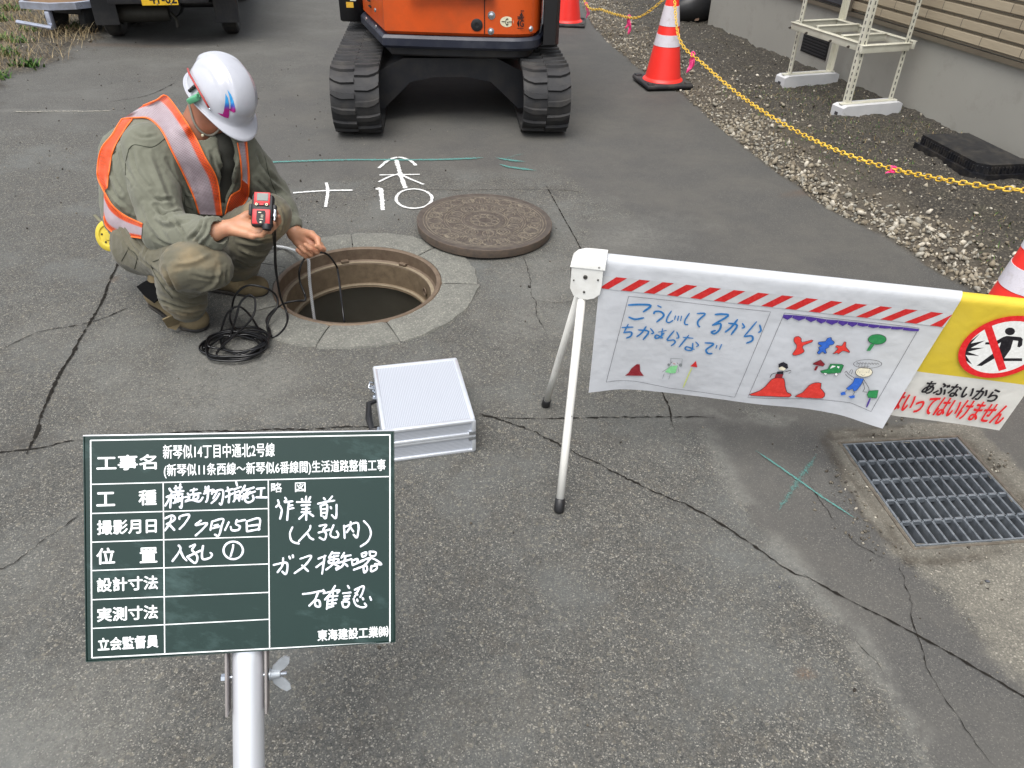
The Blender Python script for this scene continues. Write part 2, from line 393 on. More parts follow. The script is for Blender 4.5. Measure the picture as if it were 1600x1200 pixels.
# ---------------------------------------------------------------- cracks, saw cuts, sprayed marks
def ribbon(name, px, wid, mat, z=.004, jag=.25, n=14, taper=True, wiggle=.004, seed=0, kind='structure'):
    rg = np.random.default_rng(seed+len(px)); C_ = catmull([G(x, y)[:2] for x, y in px], n)
    seg = np.r_[0, np.cumsum(np.linalg.norm(np.diff(C_, axis=0), axis=1))]
    m = max(8, int(seg[-1]/.012)); tt = np.linspace(0, seg[-1], m)
    C_ = np.stack([np.interp(tt, seg, C_[:, k]) for k in (0, 1)], 1)
    T = np.gradient(C_, axis=0); T /= np.linalg.norm(T, axis=1)[:, None]; N = np.stack([-T[:, 1], T[:, 0]], 1)
    wob = fbm(np.stack([tt*9+seed, tt*0+seed*3.3, tt*0], 1), 4)*wiggle*3+rg.normal(0, wiggle*.35, m); C_ = C_+N*wob[:, None]
    ww = wid*(1+jag*rg.normal(0, 1, m)); ww = np.clip(ww, wid*.25, None)
    if taper: ww *= np.clip(np.minimum(tt, seg[-1]-tt)/.05, .15, 1)
    vs = []; uv = []
    for i in range(m):
        for k, s_ in enumerate((-1, 1)):
            p = C_[i]+N[i]*s_*ww[i]/2; vs.append((p[0], p[1], z+ground_z(p[0], p[1]))); uv.append((tt[i], (s_+1)/2))
    fs = np.array([[2*i, 2*i+1, 2*i+3, 2*i+2] for i in range(m-1)])
    me = mesh_np(name, vs, fs); ul = me.uv_layers.new(name='UVMap')
    lv = np.zeros(len(me.loops), np.int32); me.loops.foreach_get('vertex_index', lv); ul.data.foreach_set('uv', np.array(uv, np.float32)[lv].ravel())
    o = link(name, me, mat); tag(o, kind=kind); return o
def crack_mat():
    t = NT('crack'); co = t.coord(); c = t.mix(srgb(20, 19, 18), srgb(46, 43, 39), t.noise(co, 60, 4)); return t.fin(c, .95, spec=.1)
CR = crack_mat()
cracks = [([(184, 408), (160, 470), (140, 507), (100, 575), (70, 640), (42, 712)], .011, .004), ([(-60, 575), (0, 548), (60, 520), (140, 506), (210, 478)], .005, .006),
    ([(-40, 712), (60, 703), (130, 688), (300, 676), (460, 672), (600, 668)], .006, .006), ([(740, 652), (830, 656), (900, 655), (1060, 652), (1120, 655)], .005, .005),
    ([(745, 645), (800, 664), (862, 692), (902, 712), (1000, 757), (1100, 808), (1210, 880), (1265, 905)], .0065, .008), ([(1255, 900), (1330, 940), (1430, 992), (1520, 1042), (1660, 1125)], .0062, .003),
    ([(1402, 880), (1422, 935), (1427, 975), (1436, 1000), (1455, 1050), (1485, 1110), (1550, 1200)], .0024, .008), ([(852, 290), (880, 340), (912, 398)], .006, .002),
    ([(590, 297), (700, 298), (860, 298), (915, 302)], .0035, .004), ([(1008, 588), (1038, 622), (1055, 672)], .005, .01), ([(-30, 905), (30, 880), (80, 838), (132, 800)], .0035, .01),
    ([(1330, 985), (1358, 1020), (1380, 1055)], .0025, .02), ([(815, 400), (835, 470), (850, 520)], .0025, .01),
    ([(1255, 740), (1285, 790), (1335, 850), (1400, 880)], .002, .01), ([(840, 471), (870, 474), (905, 470)], .003, .006), ([(170, 160), (230, 150), (275, 130)], .006, .015)]
for k, (pp, wd, wg) in enumerate(cracks): ribbon('road_crack', pp, wd*.66, CR, wiggle=wg*.6, seed=k*5, jag=.55, z=.0035)
def spray(name, col, dens, soft=.5, amax=1.0):
    t = NT(name); co = t.coord(); uv = t.sep(t.coord('UV')); e = t.math('SUBTRACT', 1.0, t.math('ABSOLUTE', t.math('MULTIPLY', t.math('SUBTRACT', uv[1], .5), 2.0)))
    n = t.math('ADD', t.math('MULTIPLY', t.noise(co, 260, 3, .7), .75), t.math('MULTIPLY', t.noise(co, 45, 4, .7), .5))
    a = t.math('ADD', t.math('MULTIPLY', e, soft), t.math('SUBTRACT', n, dens)); a = t.math('MULTIPLY', t.math('MULTIPLY', a, 5.0, clamp=True), amax)
    t.fin(col, .8, spec=.2); tr = t.n('BsdfTransparent'); mx = t.n('MixShader'); t.l(a, mx.inputs[0]); t.l(tr.outputs[0], mx.inputs[1]); t.l(t.p.outputs[0], mx.inputs[2]); t.l(mx.outputs[0], t.out.inputs[0]); return t.m
WS = spray('white_spray', srgb(212, 213, 211), .86, 1.05, .95); CS = spray('cyan_spray', srgb(86, 142, 136), .86, .6, .7); CS2 = spray('cyan_faint', srgb(84, 136, 130), .98, .5, .55)
marks = [([(458, 303), (500, 300), (551, 299)], .022), ([(510, 287), (512, 300), (509, 325)], .02), ([(592, 264), (605, 253), (622, 247), (640, 252), (650, 260)], .024), ([(619, 250), (626, 275), (634, 296)], .03),
    ([(593, 275), (656, 274)], .018), ([(592, 286), (608, 278), (624, 273)], .018), ([(622, 272), (645, 283), (662, 290)], .018), ([(588, 298), (595, 298), (598, 330)], .028)]
for k, (pp, wd) in enumerate(marks): ribbon('road_marking', pp, wd*1.15, WS, z=.005, jag=.12, wiggle=.001, seed=40+k, taper=False)
ring = [(647+28*math.cos(a), 312+15*math.sin(a)) for a in np.linspace(0.2, 2*PI+.25, 20)]
ribbon('road_marking', ring, .022, WS, z=.0052, jag=.1, wiggle=.001, seed=60, n=5, taper=False)
for k, (pp, wd, mt) in enumerate([([(410, 255), (470, 253), (560, 251), (680, 251), (755, 248)], .05, CS), ([(773, 250), (790, 249), (818, 241)], .05, CS2), ([(775, 248), (800, 252), (820, 254)], .055, CS), ([(780, 258), (800, 263), (838, 268)], .05, CS),
        ([(1180, 706), (1230, 740), (1290, 782), (1335, 812)], .014, CS), ([(1275, 712), (1248, 750), (1216, 800)], .05, CS2), ([(1256, 735), (1262, 742)], .02, CS)]):
    ribbon('road_marking', pp, wd, mt, z=.0056, jag=.15, wiggle=.001, seed=70+k)
for k, (x, y, l, wd) in enumerate([(300, 62, 30, .03), (405, 64, 22, .03), (290, 77, 22, .025), (440, 77, 14, .02), (100, 175, 160, .05), (380, 50, 12, .02), (330, 58, 18, .02)]):
    ribbon('road_marking', [(x-l/2, y+1), (x, y), (x+l/2, y)], wd, spray('worn_paint%d' % k, srgb(150, 147, 136), .9+.02*(k % 3), .5), z=.005, seed=90+k)
# ================================================================ manhole
def concrete(name, c0, c1, s=1.0, bump=.5):
    t = NT(name); co = t.coord(); g = t.sep(t.vor(co, 170*s))[0]; n = t.noise(co, 12*s, 7, .65); f_ = t.noise(co, 120*s, 4, .7)
    c = t.mix(c0, c1, t.ramp(n, [(.3, 0), (.7, 1)])); c = t.mix(c, t.ramp(g, [(0, tuple(x*.6 for x in c0[:3])+(1,)), (.8, c1), (1, srgb(190, 185, 172))]), .3)
    c = t.mix(c, tuple(x*.55 for x in c0[:3])+(1,), t.ramp(t.noise(co, 30*s, 6, .75), [(.58, 0), (.72, .6)]))
    h = t.math('ADD', t.math('MULTIPLY', g, .4), t.math('ADD', f_, n)); return t.fin(c, .88, 0, t.bump(h, bump, .003), spec=.25)
M_COL = concrete('collar_concrete', srgb(102, 102, 97), srgb(122, 122, 115), 1.3, .55)
def iron_mat(name, a, b, r=.55, metal=.35):
    t = NT(name); co = t.coord(); n = t.noise(co, 30, 7, .7); c = t.mix(a, b, t.ramp(n, [(.35, 0), (.68, 1)]))
    return t.fin(c, t.math('ADD', r-.1, t.math('MULTIPLY', n, .25)), metal, t.bump(t.noise(co, 260, 3), .3, .001))
M_IRON = iron_mat('frame_iron', srgb(96, 80, 66), srgb(116, 101, 84), .6, .2); M_TAN = iron_mat('ring_iron', srgb(100, 86, 68), srgb(124, 108, 86), .7, .1)
M_RUST = iron_mat('rim_iron', srgb(92, 82, 76), srgb(112, 96, 84), .5, .4)
mloc = (MH[0], MH[1], 0.0)
man = tag(empty('manhole', mloc), 'open round manhole with its cover off, brown iron frame in a segmented concrete collar', 'manhole')
rg = np.random.default_rng(5)
cuts = [R(a) for a in (-62, 3, 52, 104, 160, 215, 262)]
for i, a0 in enumerate(cuts):
    a1 = cuts[(i+1) % len(cuts)]; a1 += 2*PI if a1 < a0 else 0
    n = max(6, int((a1-a0)/.045)); mb = MB(); vs = []; fs = []
    aa = np.linspace(a0+.005, a1-.005, n+1); off = [.06*0, 0]
    rows = [(.352, -.02), (.352, .0075), (.37, .009), (.415, .0105), (.46, .0095), (.505, .006), (.513, -.01)]
    for j, (rr, zz) in enumerate(rows):
        for k, a in enumerate(aa):
            jr = .006*vnoise(V(a*9, i*3., 0)[None])[0]+.004*vnoise(V(a*33, i*3., 0)[None])[0] if j >= 5 else 0
            e_ = min(k, n-k); zz2 = zz-(.006 if e_ == 0 and 0 < j < 6 else 0)
            r_ = rr+jr; vs.append((r_*math.cos(a), r_*math.sin(a), zz2+(.0015*vnoise(V(r_*40, a*14, i)[None])[0] if 0 < j < 6 else 0)))
    m_ = n+1
    for j in range(len(rows)-1):
        for k in range(n): fs.append([j*m_+k, j*m_+k+1, (j+1)*m_+k+1, (j+1)*m_+k])
    mb.add(vs, fs); mb.build('collar_block', M_COL, man, smooth=True, auto=50)
mb = MB(); mb.lathe([(.332, -.01), (.352, -.01), (.353, .004), (.347, .010), (.336, .010), (.330, .006), (.3285, -.046), (.322, -.052), (.3065, -.053), (.304, -.056)], 96)
mb.build('frame_ring', M_IRON, man, auto=35)
MB().lathe([(.304, -.056), (.302, -.152), (.296, -.157), (.286, -.158), (.284, -.165), (.30, -.17)], 96).build('adjusting_ring', M_TAN, man, auto=35)
t = NT('dust_ledge'); co = t.coord(); M_LEDGE = t.fin(t.mix(srgb(150, 140, 120), srgb(104, 88, 68), t.noise(co, 50, 5, .7)), .9)
MB().lathe([(.3045, -.0505), (.3125, -.0495), (.3205, -.050)], 96).build('ledge', M_LEDGE, man)
MB().lathe([(.285, -.1555), (.290, -.1545), (.297, -.155)], 96).build('ledge', M_LEDGE, man)
M_SHAFT = paint('shaft_concrete', srgb(150, 144, 128), .9, var=.2, nscale=3, bump=.2)
MB().lathe([(.30, -.17), (.33, -.21), (.42, -.45), (.45, -.62), (.45, -1.9), (.0, -1.9)], 64).build('shaft', M_SHAFT, man, auto=40)
# soil seal round the shaft under the collar (so no gap shows)
MB().lathe([(.352, -.012), (.42, -.012)], 64).build('seat', M_COL, man)
t = NT('water'); M_WAT = t.fin(srgb(36, 34, 28), .08)
MB().lathe([(.001, -1.84), (.445, -1.84)], 48).build('water', M_WAT, man)
for a in (R(62), R(112), R(-150)):   # small lugs in the frame
    MB().box((.318*math.cos(a), .318*math.sin(a), -.043), (.02, .035, .014), .003, rz=a).build('lug', M_IRON, man)
MB().lathe([(.0, 0), (.019, 0), (.019, .004), (.014, .004), (.014, .001), (0, .001)], 20, M=Matrix.Translation((.298*math.cos(R(28)), .298*math.sin(R(28)), -.105)) @ Matrix.Rotation(R(28), 4, 'Z') @ Matrix.Rotation(-PI/2, 4, 'Y')).build('cast_mark', M_IRON, man)

# ---------------------------------------------------------------- cover lying on the road
lc = G(757, 346, .05); LR = .325
t = NT('cover_iron'); co = t.coord(); n = t.noise(co, 26, 7, .7); hz = t.sep(co)[2]
c = t.mix(srgb(72, 65, 60), srgb(92, 84, 77), t.ramp(n, [(.35, 0), (.68, 1)]))
low = t.ramp(t.math('ADD', t.math('MULTIPLY', hz, 300.0), -14.2), [(0, 1), (.75, 0)])      # packed dirt in the sunk pattern
c = t.mix(c, srgb(132, 123, 106), t.math('MULTIPLY', low, t.ramp(t.noise(co, 34, 6, .7), [(.34, .10), (.62, .85)])))
c = t.mix(c, srgb(170, 160, 142), t.ramp(t.noise(co, 130, 3, .8), [(.68, 0), (.75, .7)]))
M_LID = t.fin(c, t.math('ADD', .5, t.math('MULTIPLY', n, .3)), .25, t.bump(t.noise(co, 220, 4), .35, .001))
cov = tag(empty('manhole_cover', (lc[0], lc[1], .006)), 'heavy round cast iron manhole cover with raised radial pattern, lying beside the open hole', 'manhole cover')
cov.rotation_euler = (R(1.0), R(1.6), R(8)); cov.location.z = .0145; cov.scale = (1, 1, .86)
NR, NA = 110, 420
rr = np.linspace(0.002, LR-.004, NR); aa = np.linspace(0, 2*PI, NA, endpoint=False)
RR, AA = np.meshgrid(rr, aa, indexing='ij'); rn = RR/LR
h = np.zeros_like(RR)       # 1 = raised, 0 = sunk
def band(a, b, x, e=.008): return sstep(a-e, a+e, x)*(1-sstep(b-e, b+e, x))
h = np.maximum(h, band(.885, 1.2, rn)); h = np.maximum(h, band(.835, .855, rn)); h = np.maximum(h, band(.555, .585, rn)); h = np.maximum(h, band(.615, .635, rn)*.8)
h = np.maximum(h, band(.315, .345, rn)); h = np.maximum(h, band(.0, .1, rn)*.6); h = np.maximum(h, band(.255, .275, rn)*.8)
def spokes(n, r0_, r1_, wd, ph=0.0):
    d = np.abs(((AA-ph+PI/n) % (2*PI/n))-PI/n)*RR; return band(r0_, r1_, rn)*(1-sstep(wd*.6, wd*1.3, d))
h = np.maximum(h, spokes(12, .62, .85, .0045)); h = np.maximum(h, spokes(6, .34, .56, .0045, PI/6))
def cells(n, rc, rad, ph, thick=.005, core=.35):
    a = ((AA-ph+PI/n) % (2*PI/n))-PI/n; dx = RR*np.cos(a)-rc*LR; dy = RR*np.sin(a); d = np.hypot(dx, dy)
    return np.maximum(1-sstep(thick*.6, thick*1.3, np.abs(d-rad)), 1-sstep(rad*core*.7, rad*core, d)), (d < .0042)
hole = np.zeros_like(RR, bool)
for n_, rc_, rad_, ph_ in ((12, .735, .030, PI/12), (6, .455, .030, 0), (6, .13*1.5, .012, .2)):
    cc_, hh_ = cells(n_, rc_, rad_, ph_); h = np.maximum(h, cc_); hole |= hh_
pet = np.maximum(spokes(24, .66, .72, .006, PI/24), spokes(24, .77, .83, .005, PI/24)); h = np.maximum(h, pet*.85); h = np.maximum(h, spokes(18, .36, .40, .006, .1)*.8)
h = np.maximum(h, (np.sin(AA*9)*np.sin(rn*90) > .45)*(rn < .24)*(rn > .1)*.7)
gr = np.zeros_like(RR)
def ln_(x0_, w_=.006): return 1-sstep(w_*.5, w_*1.1, np.abs(rn-x0_))
for x0_ in (.905, .865, .60, .565, .345, .31, .215, .095): gr = np.maximum(gr, ln_(x0_, .0075 if x0_ in (.865, .60, .345) else .005))
def sedge(n, r0_, r1_, wd, ph=0.0, th=.0016):
    d = np.abs(((AA-ph+PI/n) % (2*PI/n))-PI/n)*RR; return band(r0_, r1_, rn)*(1-sstep(th*.6, th*1.3, np.abs(d-wd)))
gr = np.maximum(gr, sedge(12, .62, .85, .0055)); gr = np.maximum(gr, sedge(6, .36, .55, .005, PI/6)); gr = np.maximum(gr, sedge(24, .64, .70, .010, PI/24)); gr = np.maximum(gr, sedge(24, .78, .84, .012, PI/24)); gr = np.maximum(gr, sedge(18, .38, .42, .009, .1)); gr = np.maximum(gr, sedge(18, .49, .54, .010, .1))
for n_, rc_, rad_, ph_ in ((12, .735, .030, PI/12), (12, .735, .019, PI/12), (6, .455, .030, 0), (6, .455, .018, 0), (12, .735, .034, 0), (6, .455, .026, PI/6), (9, .155, .016, .2)):
    gr = np.maximum(gr, cells(n_, rc_, rad_, ph_, .0022, 0.0)[0])
jg = np.abs(vnoise(np.stack([RR*np.cos(AA)*75, RR*np.sin(AA)*75, RR*0], -1))); gr = np.maximum(gr, (1-sstep(.02, .07, jg))*band(.1, .85, rn)*.75)
gr = gr*(.75+.5*np.clip(vnoise(np.stack([RR*np.cos(AA)*30+5, RR*np.sin(AA)*30, RR*0], -1))+.5, 0, 1))
h = 1-np.clip(gr, 0, 1); h = h*(1-hole)-hole*1.6
for aa_, rc in ((R(42), .80), (R(222), .80)):
    dx = RR*np.cos(AA-aa_)-rc*LR; dy = RR*np.sin(AA-aa_); k = (np.abs(dx) < .007)*(np.abs(dy) < .018); h = np.where(k, -3, h)
zt = .0465+h*.0035
vs = np.stack([RR*np.cos(AA), RR*np.sin(AA), zt], -1).reshape(-1, 3)
ii = np.arange(NR*NA).reshape(NR, NA); q = np.stack([ii[:-1], ii[1:], np.roll(ii, -1, 1)[1:], np.roll(ii, -1, 1)[:-1]], -1).reshape(-1, 4)
me = mesh_np('face', vs, q); link('face', me, M_LID, cov, smooth=True)
M_LIDS = iron_mat('cover_side', srgb(78, 70, 64), srgb(100, 86, 74), .6, .2)
MB().lathe([(LR-.0045, .0500), (LR-.001, .0490), (LR, .046), (LR-.004, .004), (LR-.012, .0), (0.001, 0.0)], 128).build('rim', M_LIDS, cov, auto=40)

# ================================================================ drain grate
gc = (gTL+gBR)/2; gang = math.atan2(*(gTR-gTL)[::-1]); GW, GH = 2*wx, 2*wy
dr = tag(empty('drain_grate', (gc[0], gc[1], 0), gang), 'rectangular galvanised steel drain grate set in broken concrete at the road edge', 'drain grate')
t = NT('galvanised'); co = t.coord(); n = t.noise(co, 40, 6, .7)
M_GALV = t.fin(t.mix(srgb(92, 98, 104), srgb(136, 142, 148), t.ramp(n, [(.3, 0), (.7, 1)])), t.math('ADD', .38, t.math('MULTIPLY', n, .3)), .45, t.bump(t.noise(co, 150, 3), .2, .001))
nb = 13
for i in range(nb):
    x = -GW/2+.004+(GW-.008)*i/(nb-1)
    MB().box((x, 0, -.031), (.0065, GH-.008, .060), .001).build('bearing_bar', M_GALV, dr)
for j in range(6):
    y = -GH/2+.003+(GH-.006)*j/5
    mb = MB()
    if j in (0, 5): mb.box((0, y, -.018), (GW, .005, .036), .001)
    else:
        mb.box((0, y, -.008), (GW-.004, .006, .014), .0015)
        for i in range(nb-1):
            x = -GW/2+.004+(GW-.008)*(i+.5)/(nb-1); mb.box((x, y, .0005), (.020+.003*random.random(), .0085, .005), .002)
    mb.build('cross_bar', M_GALV, dr)
M_PIT = concrete('pit_concrete', srgb(86, 86, 80), srgb(112, 110, 102), .6)
mb = MB(); a, b, d_ = GW/2+.012, GH/2+.012, -.62
mb.add([(-a, -b, -.008), (a, -b, -.008), (a, b, -.008), (-a, b, -.008), (-a, -b, d_), (a, -b, d_), (a, b, d_), (-a, b, d_)], [[0, 1, 5, 4], [1, 2, 6, 5], [2, 3, 7, 6], [3, 0, 4, 7], [4, 5, 6, 7]])
mb.build('pit', M_PIT, dr)
t = NT('silt'); co = t.coord(); M_SILT = t.fin(t.mix(srgb(64, 66, 62), srgb(104, 106, 100), t.noise(co, 12, 6, .7)), t.ramp(t.noise(co, 6, 4), [(.4, .15), (.6, .8)]), 0, t.bump(t.noise(co, 30, 6), .5, .01))
MB().box((0, 0, -.17), (2*a-.004, 2*b-.004, .02)).build('silt', M_SILT, dr)
M_ANG = iron_mat('seat_angle', srgb(84, 78, 70), srgb(118, 110, 98), .6, .3)
mb = MB()
for s_ in (-1, 1): mb.box((s_*(GW/2+.0085), 0, -.016), (.007, GH+.024, .030), .001); mb.box((0, s_*(GH/2+.0085), -.0165), (GW+.010, .007, .030), .001)
mb.build('frame', M_ANG, dr)

# ================================================================ traffic cones
def cone_mats():
    t = NT('cone_red'); co = t.coord(); n = t.noise(co, 14, 5)
    red = t.fin(t.mix(srgb(240, 46, 40), srgb(246, 62, 52), n), .42, 0, t.bump(t.noise(co, 90, 3), .1, .001))
    t = NT('cone_white'); co = t.coord(); s = t.sep(t.coord('Object')); n = t.noise(co, 20, 5, .7)
    hatch = t.ramp(t.vor(co, 170, 'Distance'), [(0, .75), (.5, 1)])
    wh = t.fin(t.mix(t.mix(srgb(176, 170, 182), srgb(214, 210, 218), hatch), srgb(168, 158, 150), t.ramp(n, [(.55, 0), (.75, .5)])), .3)
    bk = paint('cone_rubber', srgb(38, 38, 42), .7, dirt=srgb(96, 90, 80), dirt_amt=.5)
    return red, wh, bk
CRED, CWH, CBK = cone_mats()
def make_cone(loc, label, rz):
    root = tag(empty('traffic_cone', loc, rz), label, 'traffic cone', 'red and white traffic cones along the road edge')
    rad = lambda z: .140*(1-(z-.035)/.665)+.030*((z-.035)/.665)
    def seg(z0, z1, dr_=0.0): return [(rad(z0)+dr_, z0), (rad((z0+z1)/2)+dr_, (z0+z1)/2), (rad(z1)+dr_, z1)]
    prof = [(.158, .030), (.155, .040), (.145, .048)]+seg(.055, .665)+[(.026, .690), (.020, .698), (.012, .6995), (.012, .66)]
    MB().lathe(prof, 48).build('cone_body', CRED, root, auto=40)
    for z0, z1 in ((.285, .365), (.425, .56)): MB().lathe([(rad(z0)-.001, z0)]+seg(z0, z1, .0022)+[(rad(z1)-.001, z1)], 48).build('reflective_band', CWH, root, auto=40)
    mb = MB(); mb.box((0, 0, .0175), (.375, .375, .033), .012)
    for sx in (-1, 1):
        for sy in (-1, 1): mb.box((sx*.15, sy*.15, .037), (.05, .05, .012), .004)
    mb.build('base', CBK, root, auto=50); return root
p1, p2, p3 = G(1034, 133), G(886, 38), V(1.84, 2.47, 0)
make_cone((p1[0], p1[1], .012), 'whole red and white traffic cone with yellow chains tied to its top', R(12))
make_cone((p2[0], p2[1], .0), 'farthest traffic cone, standing behind the orange digger with its tip out of view', R(-5))
make_cone((p3[0], p3[1], .004), 'nearest traffic cone, half cut off behind the yellow end of the banner barrier', R(20))

# ================================================================ yellow chain and ribbons
t = NT('yellow_plastic'); co = t.coord(); M_YEL = t.fin(t.mix(srgb(214, 168, 40), srgb(236, 200, 84), t.noise(co, 8, 3)), .4)
wl = lambda x, y, Yd: PY(x, y, Yd)
top1 = V(p1[0], p1[1], .665); top2 = V(p2[0], p2[1], .66); top3 = V(p3[0]-.01, p3[1], .66)
chA = [top1, PY(1062, 62, 5.72), PY(1100, 101, 5.34), PY(1150, 144, 4.88), PY(1200, 179, 4.42), PY(1260, 213, 4.02), PY(1320, 240, 3.62), PY(1395, 264, 3.28), PY(1500, 285, 2.86), PY(1600, 297, 2.60), top3]
chB = [top2, PY(915, 5, 7.9), PY(940, 15, 7.5), PY(965, 23, 7.1), PY(1000, 26, 6.6), top1]
def resample(P, step):
    P = np.array(P); s_ = np.r_[0, np.cumsum(np.linalg.norm(np.diff(P, axis=0), axis=1))]; n = int(s_[-1]/step); tt = np.linspace(0, s_[-1], n+1)
    return np.stack([np.interp(tt, s_, P[:, k]) for k in range(3)], 1)
def chain(name, path, pitch=.034):
    P = resample(catmull(path, 12), pitch); mb = MB()
    for i in range(len(P)-1):
        a, b = P[i], P[i+1]; d = nrm(b-a); side = nrm(np.cross(d, V(0, 0, 1))); upv = np.cross(side, d); ang = (i % 2)*PI/2+.35+random.uniform(-.25, .25)
        w_ = side*math.cos(ang)+upv*math.sin(ang); c_ = (a+b)/2; L_ = pitch*.80; W_ = .0092
        loop = []
        for k in range(12):
            t_ = 2*PI*k/12; loop.append(c_+d*(math.cos(t_)*.4+np.sign(math.cos(t_))*.28)*L_ + w_*math.sin(t_)*W_)
        mb.tube(loop, .0031, 5, closed=True)
    return mb.build(name, M_YEL, smooth=True)
tag(chain('plastic_chain', chA), 'long yellow plastic chain sagging from the whole cone to the nearest cone', 'chain', 'yellow plastic chains between the cones')
tag(chain('plastic_chain', chB), 'short yellow plastic chain running from the whole cone back to the farthest cone', 'chain', 'yellow plastic chains between the cones')
t = NT('pink_tape'); M_PINK = t.fin(srgb(250, 70, 140), .5)
def ribbon_tape(pt, drops, label):
    mb = MB()
    mb.tube([pt+V(.012*math.cos(a), .012*math.sin(a)*.4, .012*math.sin(a)) for a in np.linspace(0, 2*PI, 9)[:-1]], .004, 5, closed=True)
    for (dx, dy, dz, wv) in drops:
        C_ = catmull([pt, pt+V(dx*.3, dy*.3, dz*.25), pt+V(dx*.7+.01, dy*.7, dz*.65), pt+V(dx, dy, dz)], 5)
        vs = []; 
        for i, p in enumerate(C_):
            a = .8*math.sin(i*.5); s_ = V(math.cos(a), math.sin(a), .1)*wv; vs += [p-s_, p+s_]
        n = len(C_); mb.add(vs+[v+V(0, .0012, 0) for v in vs], [[2*i, 2*i+1, 2*i+3, 2*i+2] for i in range(n-1)]+[[2*n+2*i, 2*n+2*i+2, 2*n+2*i+3, 2*n+2*i+1] for i in range(n-1)])
    tag(mb.build('marker_ribbon', M_PINK), label, 'ribbon', 'pink ribbons tied to the yellow chain')
ribbon_tape(PY(983, 26, 6.86), [(.01, 0, -.13, .012), (-.02, 0, -.09, .01)], 'pink ribbon tied to the short chain left of the whole cone')
ribbon_tape(PY(1083, 84, 5.5), [(-.02, 0, -.12, .014), (-.0, .01, -.1, .013)], 'pink ribbon hanging from the long chain just right of the whole cone')
ribbon_tape(PY(1397, 265, 3.27), [(-.035, -.01, -.012, .011), (-.02, .0, .016, .006)], 'pink ribbon knotted on the chain in front of the black plastic box')
ribbon_tape(PY(916, 6, 7.88), [(.01, 0, -.12, .006), (.03, 0, -.1, .005)], 'pink ribbon at the top of the photo beside the farthest cone')

# ================================================================ aluminium case
A, B, C3 = G(577, 577, .12), G(707, 563, .12), G(749, 657, .12); A = A[:2]; B = B[:2]; C3 = C3[:2]
cw = np.linalg.norm(B-A); ch_ = np.linalg.norm(C3-B); ca = math.atan2(*(B-A)[::-1]); cc = (A+C3)/2
case = tag(empty('equipment_case', (cc[0], cc[1], .004), ca), 'closed silver ribbed aluminium equipment case lying flat on the road behind the green board', 'case')
t = NT('ribbed_aluminium'); co = t.coord(); s = t.sep(co)
rib = t.math('SINE', t.math('MULTIPLY', s[0], 2*PI/.0052)); ribz = t.math('SINE', t.math('MULTIPLY', s[2], 2*PI/.0052))
gm = t.n('NewGeometry'); nz_ = t.math('ABSOLUTE', t.sep(gm.outputs['Normal'])[2]); top_ = t.math('GREATER_THAN', nz_, .7)
hh = t.math('ADD', t.math('MULTIPLY', rib, top_), t.math('MULTIPLY', ribz, t.math('SUBTRACT', 1.0, top_)))
M_ALR = t.fin(t.mix(srgb(176, 181, 190), srgb(200, 204, 212), t.ramp(hh, [(0, 0), (.6, 1)])), .42, .35, t.bump(hh, .28, .0008))
M_ALU = paint('aluminium_trim', srgb(224, 228, 234), .32, .6, var=.05, nscale=40, bump=.05)
M_CHR = paint('chrome', srgb(200, 205, 212), .15, .95, var=.02, bump=0); M_BLK = paint('black_plastic', srgb(28, 28, 30), .45, var=.1)
def shell(name, z0, z1, pitch=0.0):
    mb = MB(); mb.box((0, 0, (z0+z1)/2), (cw-.006, ch_-.006, z1-z0), .003); o = mb.build(name, M_ALR, case)
    if pitch: o.rotation_euler[0] = pitch
    e = MB(); r_ = .0075
    zs = (z0+.003, z1-.003)
    for z in zs:
        for s_ in (-1, 1): e.box((0, s_*(ch_/2-.005), z), (cw, .014, .012), .0045); e.box((s_*(cw/2-.005), 0, z), (.014, ch_-.02, .0121), .0045)
    for sx in (-1, 1):
        for sy in (-1, 1): e.box((sx*(cw/2-.0045), sy*(ch_/2-.0045), (z0+z1)/2), (.0135, .0135, z1-z0), .004)
    tr = e.build('edge_trim', M_ALU, o, auto=40)
    for sx in (-1, 1):
        for sy in (-1, 1):
            MB().box((sx*(cw/2-.009), sy*(ch_/2-.009), z1-.010 if z0 < .05 else z0+.008), (.024, .024, .016), .004).build('corner_cap', M_CHR, o, auto=40)
    return o
shell('case_base', 0.0, .062); lid = shell('case_lid', .068, .122, R(0.9))
for k, y in enumerate((-.13*ch_/.36, .12*ch_/.36)):
    mb = MB(); mb.box((-cw/2-.004, y, .062), (.006, .024, .042), .002); mb.box((-cw/2-.010, y, .074), (.010, .018, .018), .003)
    mb.build('latch', M_CHR, case, auto=40)
hn = MB(); hn.tube([(-cw/2, .075, .055), (-cw/2-.028, .07, .05), (-cw/2-.034, 0, .046), (-cw/2-.028, -.07, .05), (-cw/2, -.075, .055)], [.006, .009, .011, .009, .006], 10); hn.build('handle', M_BLK, case, smooth=True)
for y in (-.085, .085): MB().box((-cw/2-.008, y, .056), (.014, .022, .02), .004).build('handle_mount', M_CHR, case, auto=40)
mb = MB(); mb.tube([(-cw/2-.002, .155, .07), (-cw/2-.016, .15, .078), (-cw/2-.022, .135, .07), (-cw/2-.014, .125, .06)], .003, 6); mb.box((-cw/2-.012, .14, .062), (.012, .02, .012), .003)
mb.build('strap_ring', M_CHR, case, smooth=True)
# ================================================================ house wall on the right
W0 = G(1105, 42)[:2]; W1 = G(1600, 258)[:2]; wd = nrm(W1-W0); wn = V(wd[1], -wd[0])   # wn points to the street?
if np.dot(wn, -W0) < 0: wn = -wn
hx = math.atan2(wd[1], wd[0])
house = tag(empty('house', (W0[0], W0[1], 0)), 'house with smooth grey foundation and beige and charcoal brick-pattern siding', 'house')
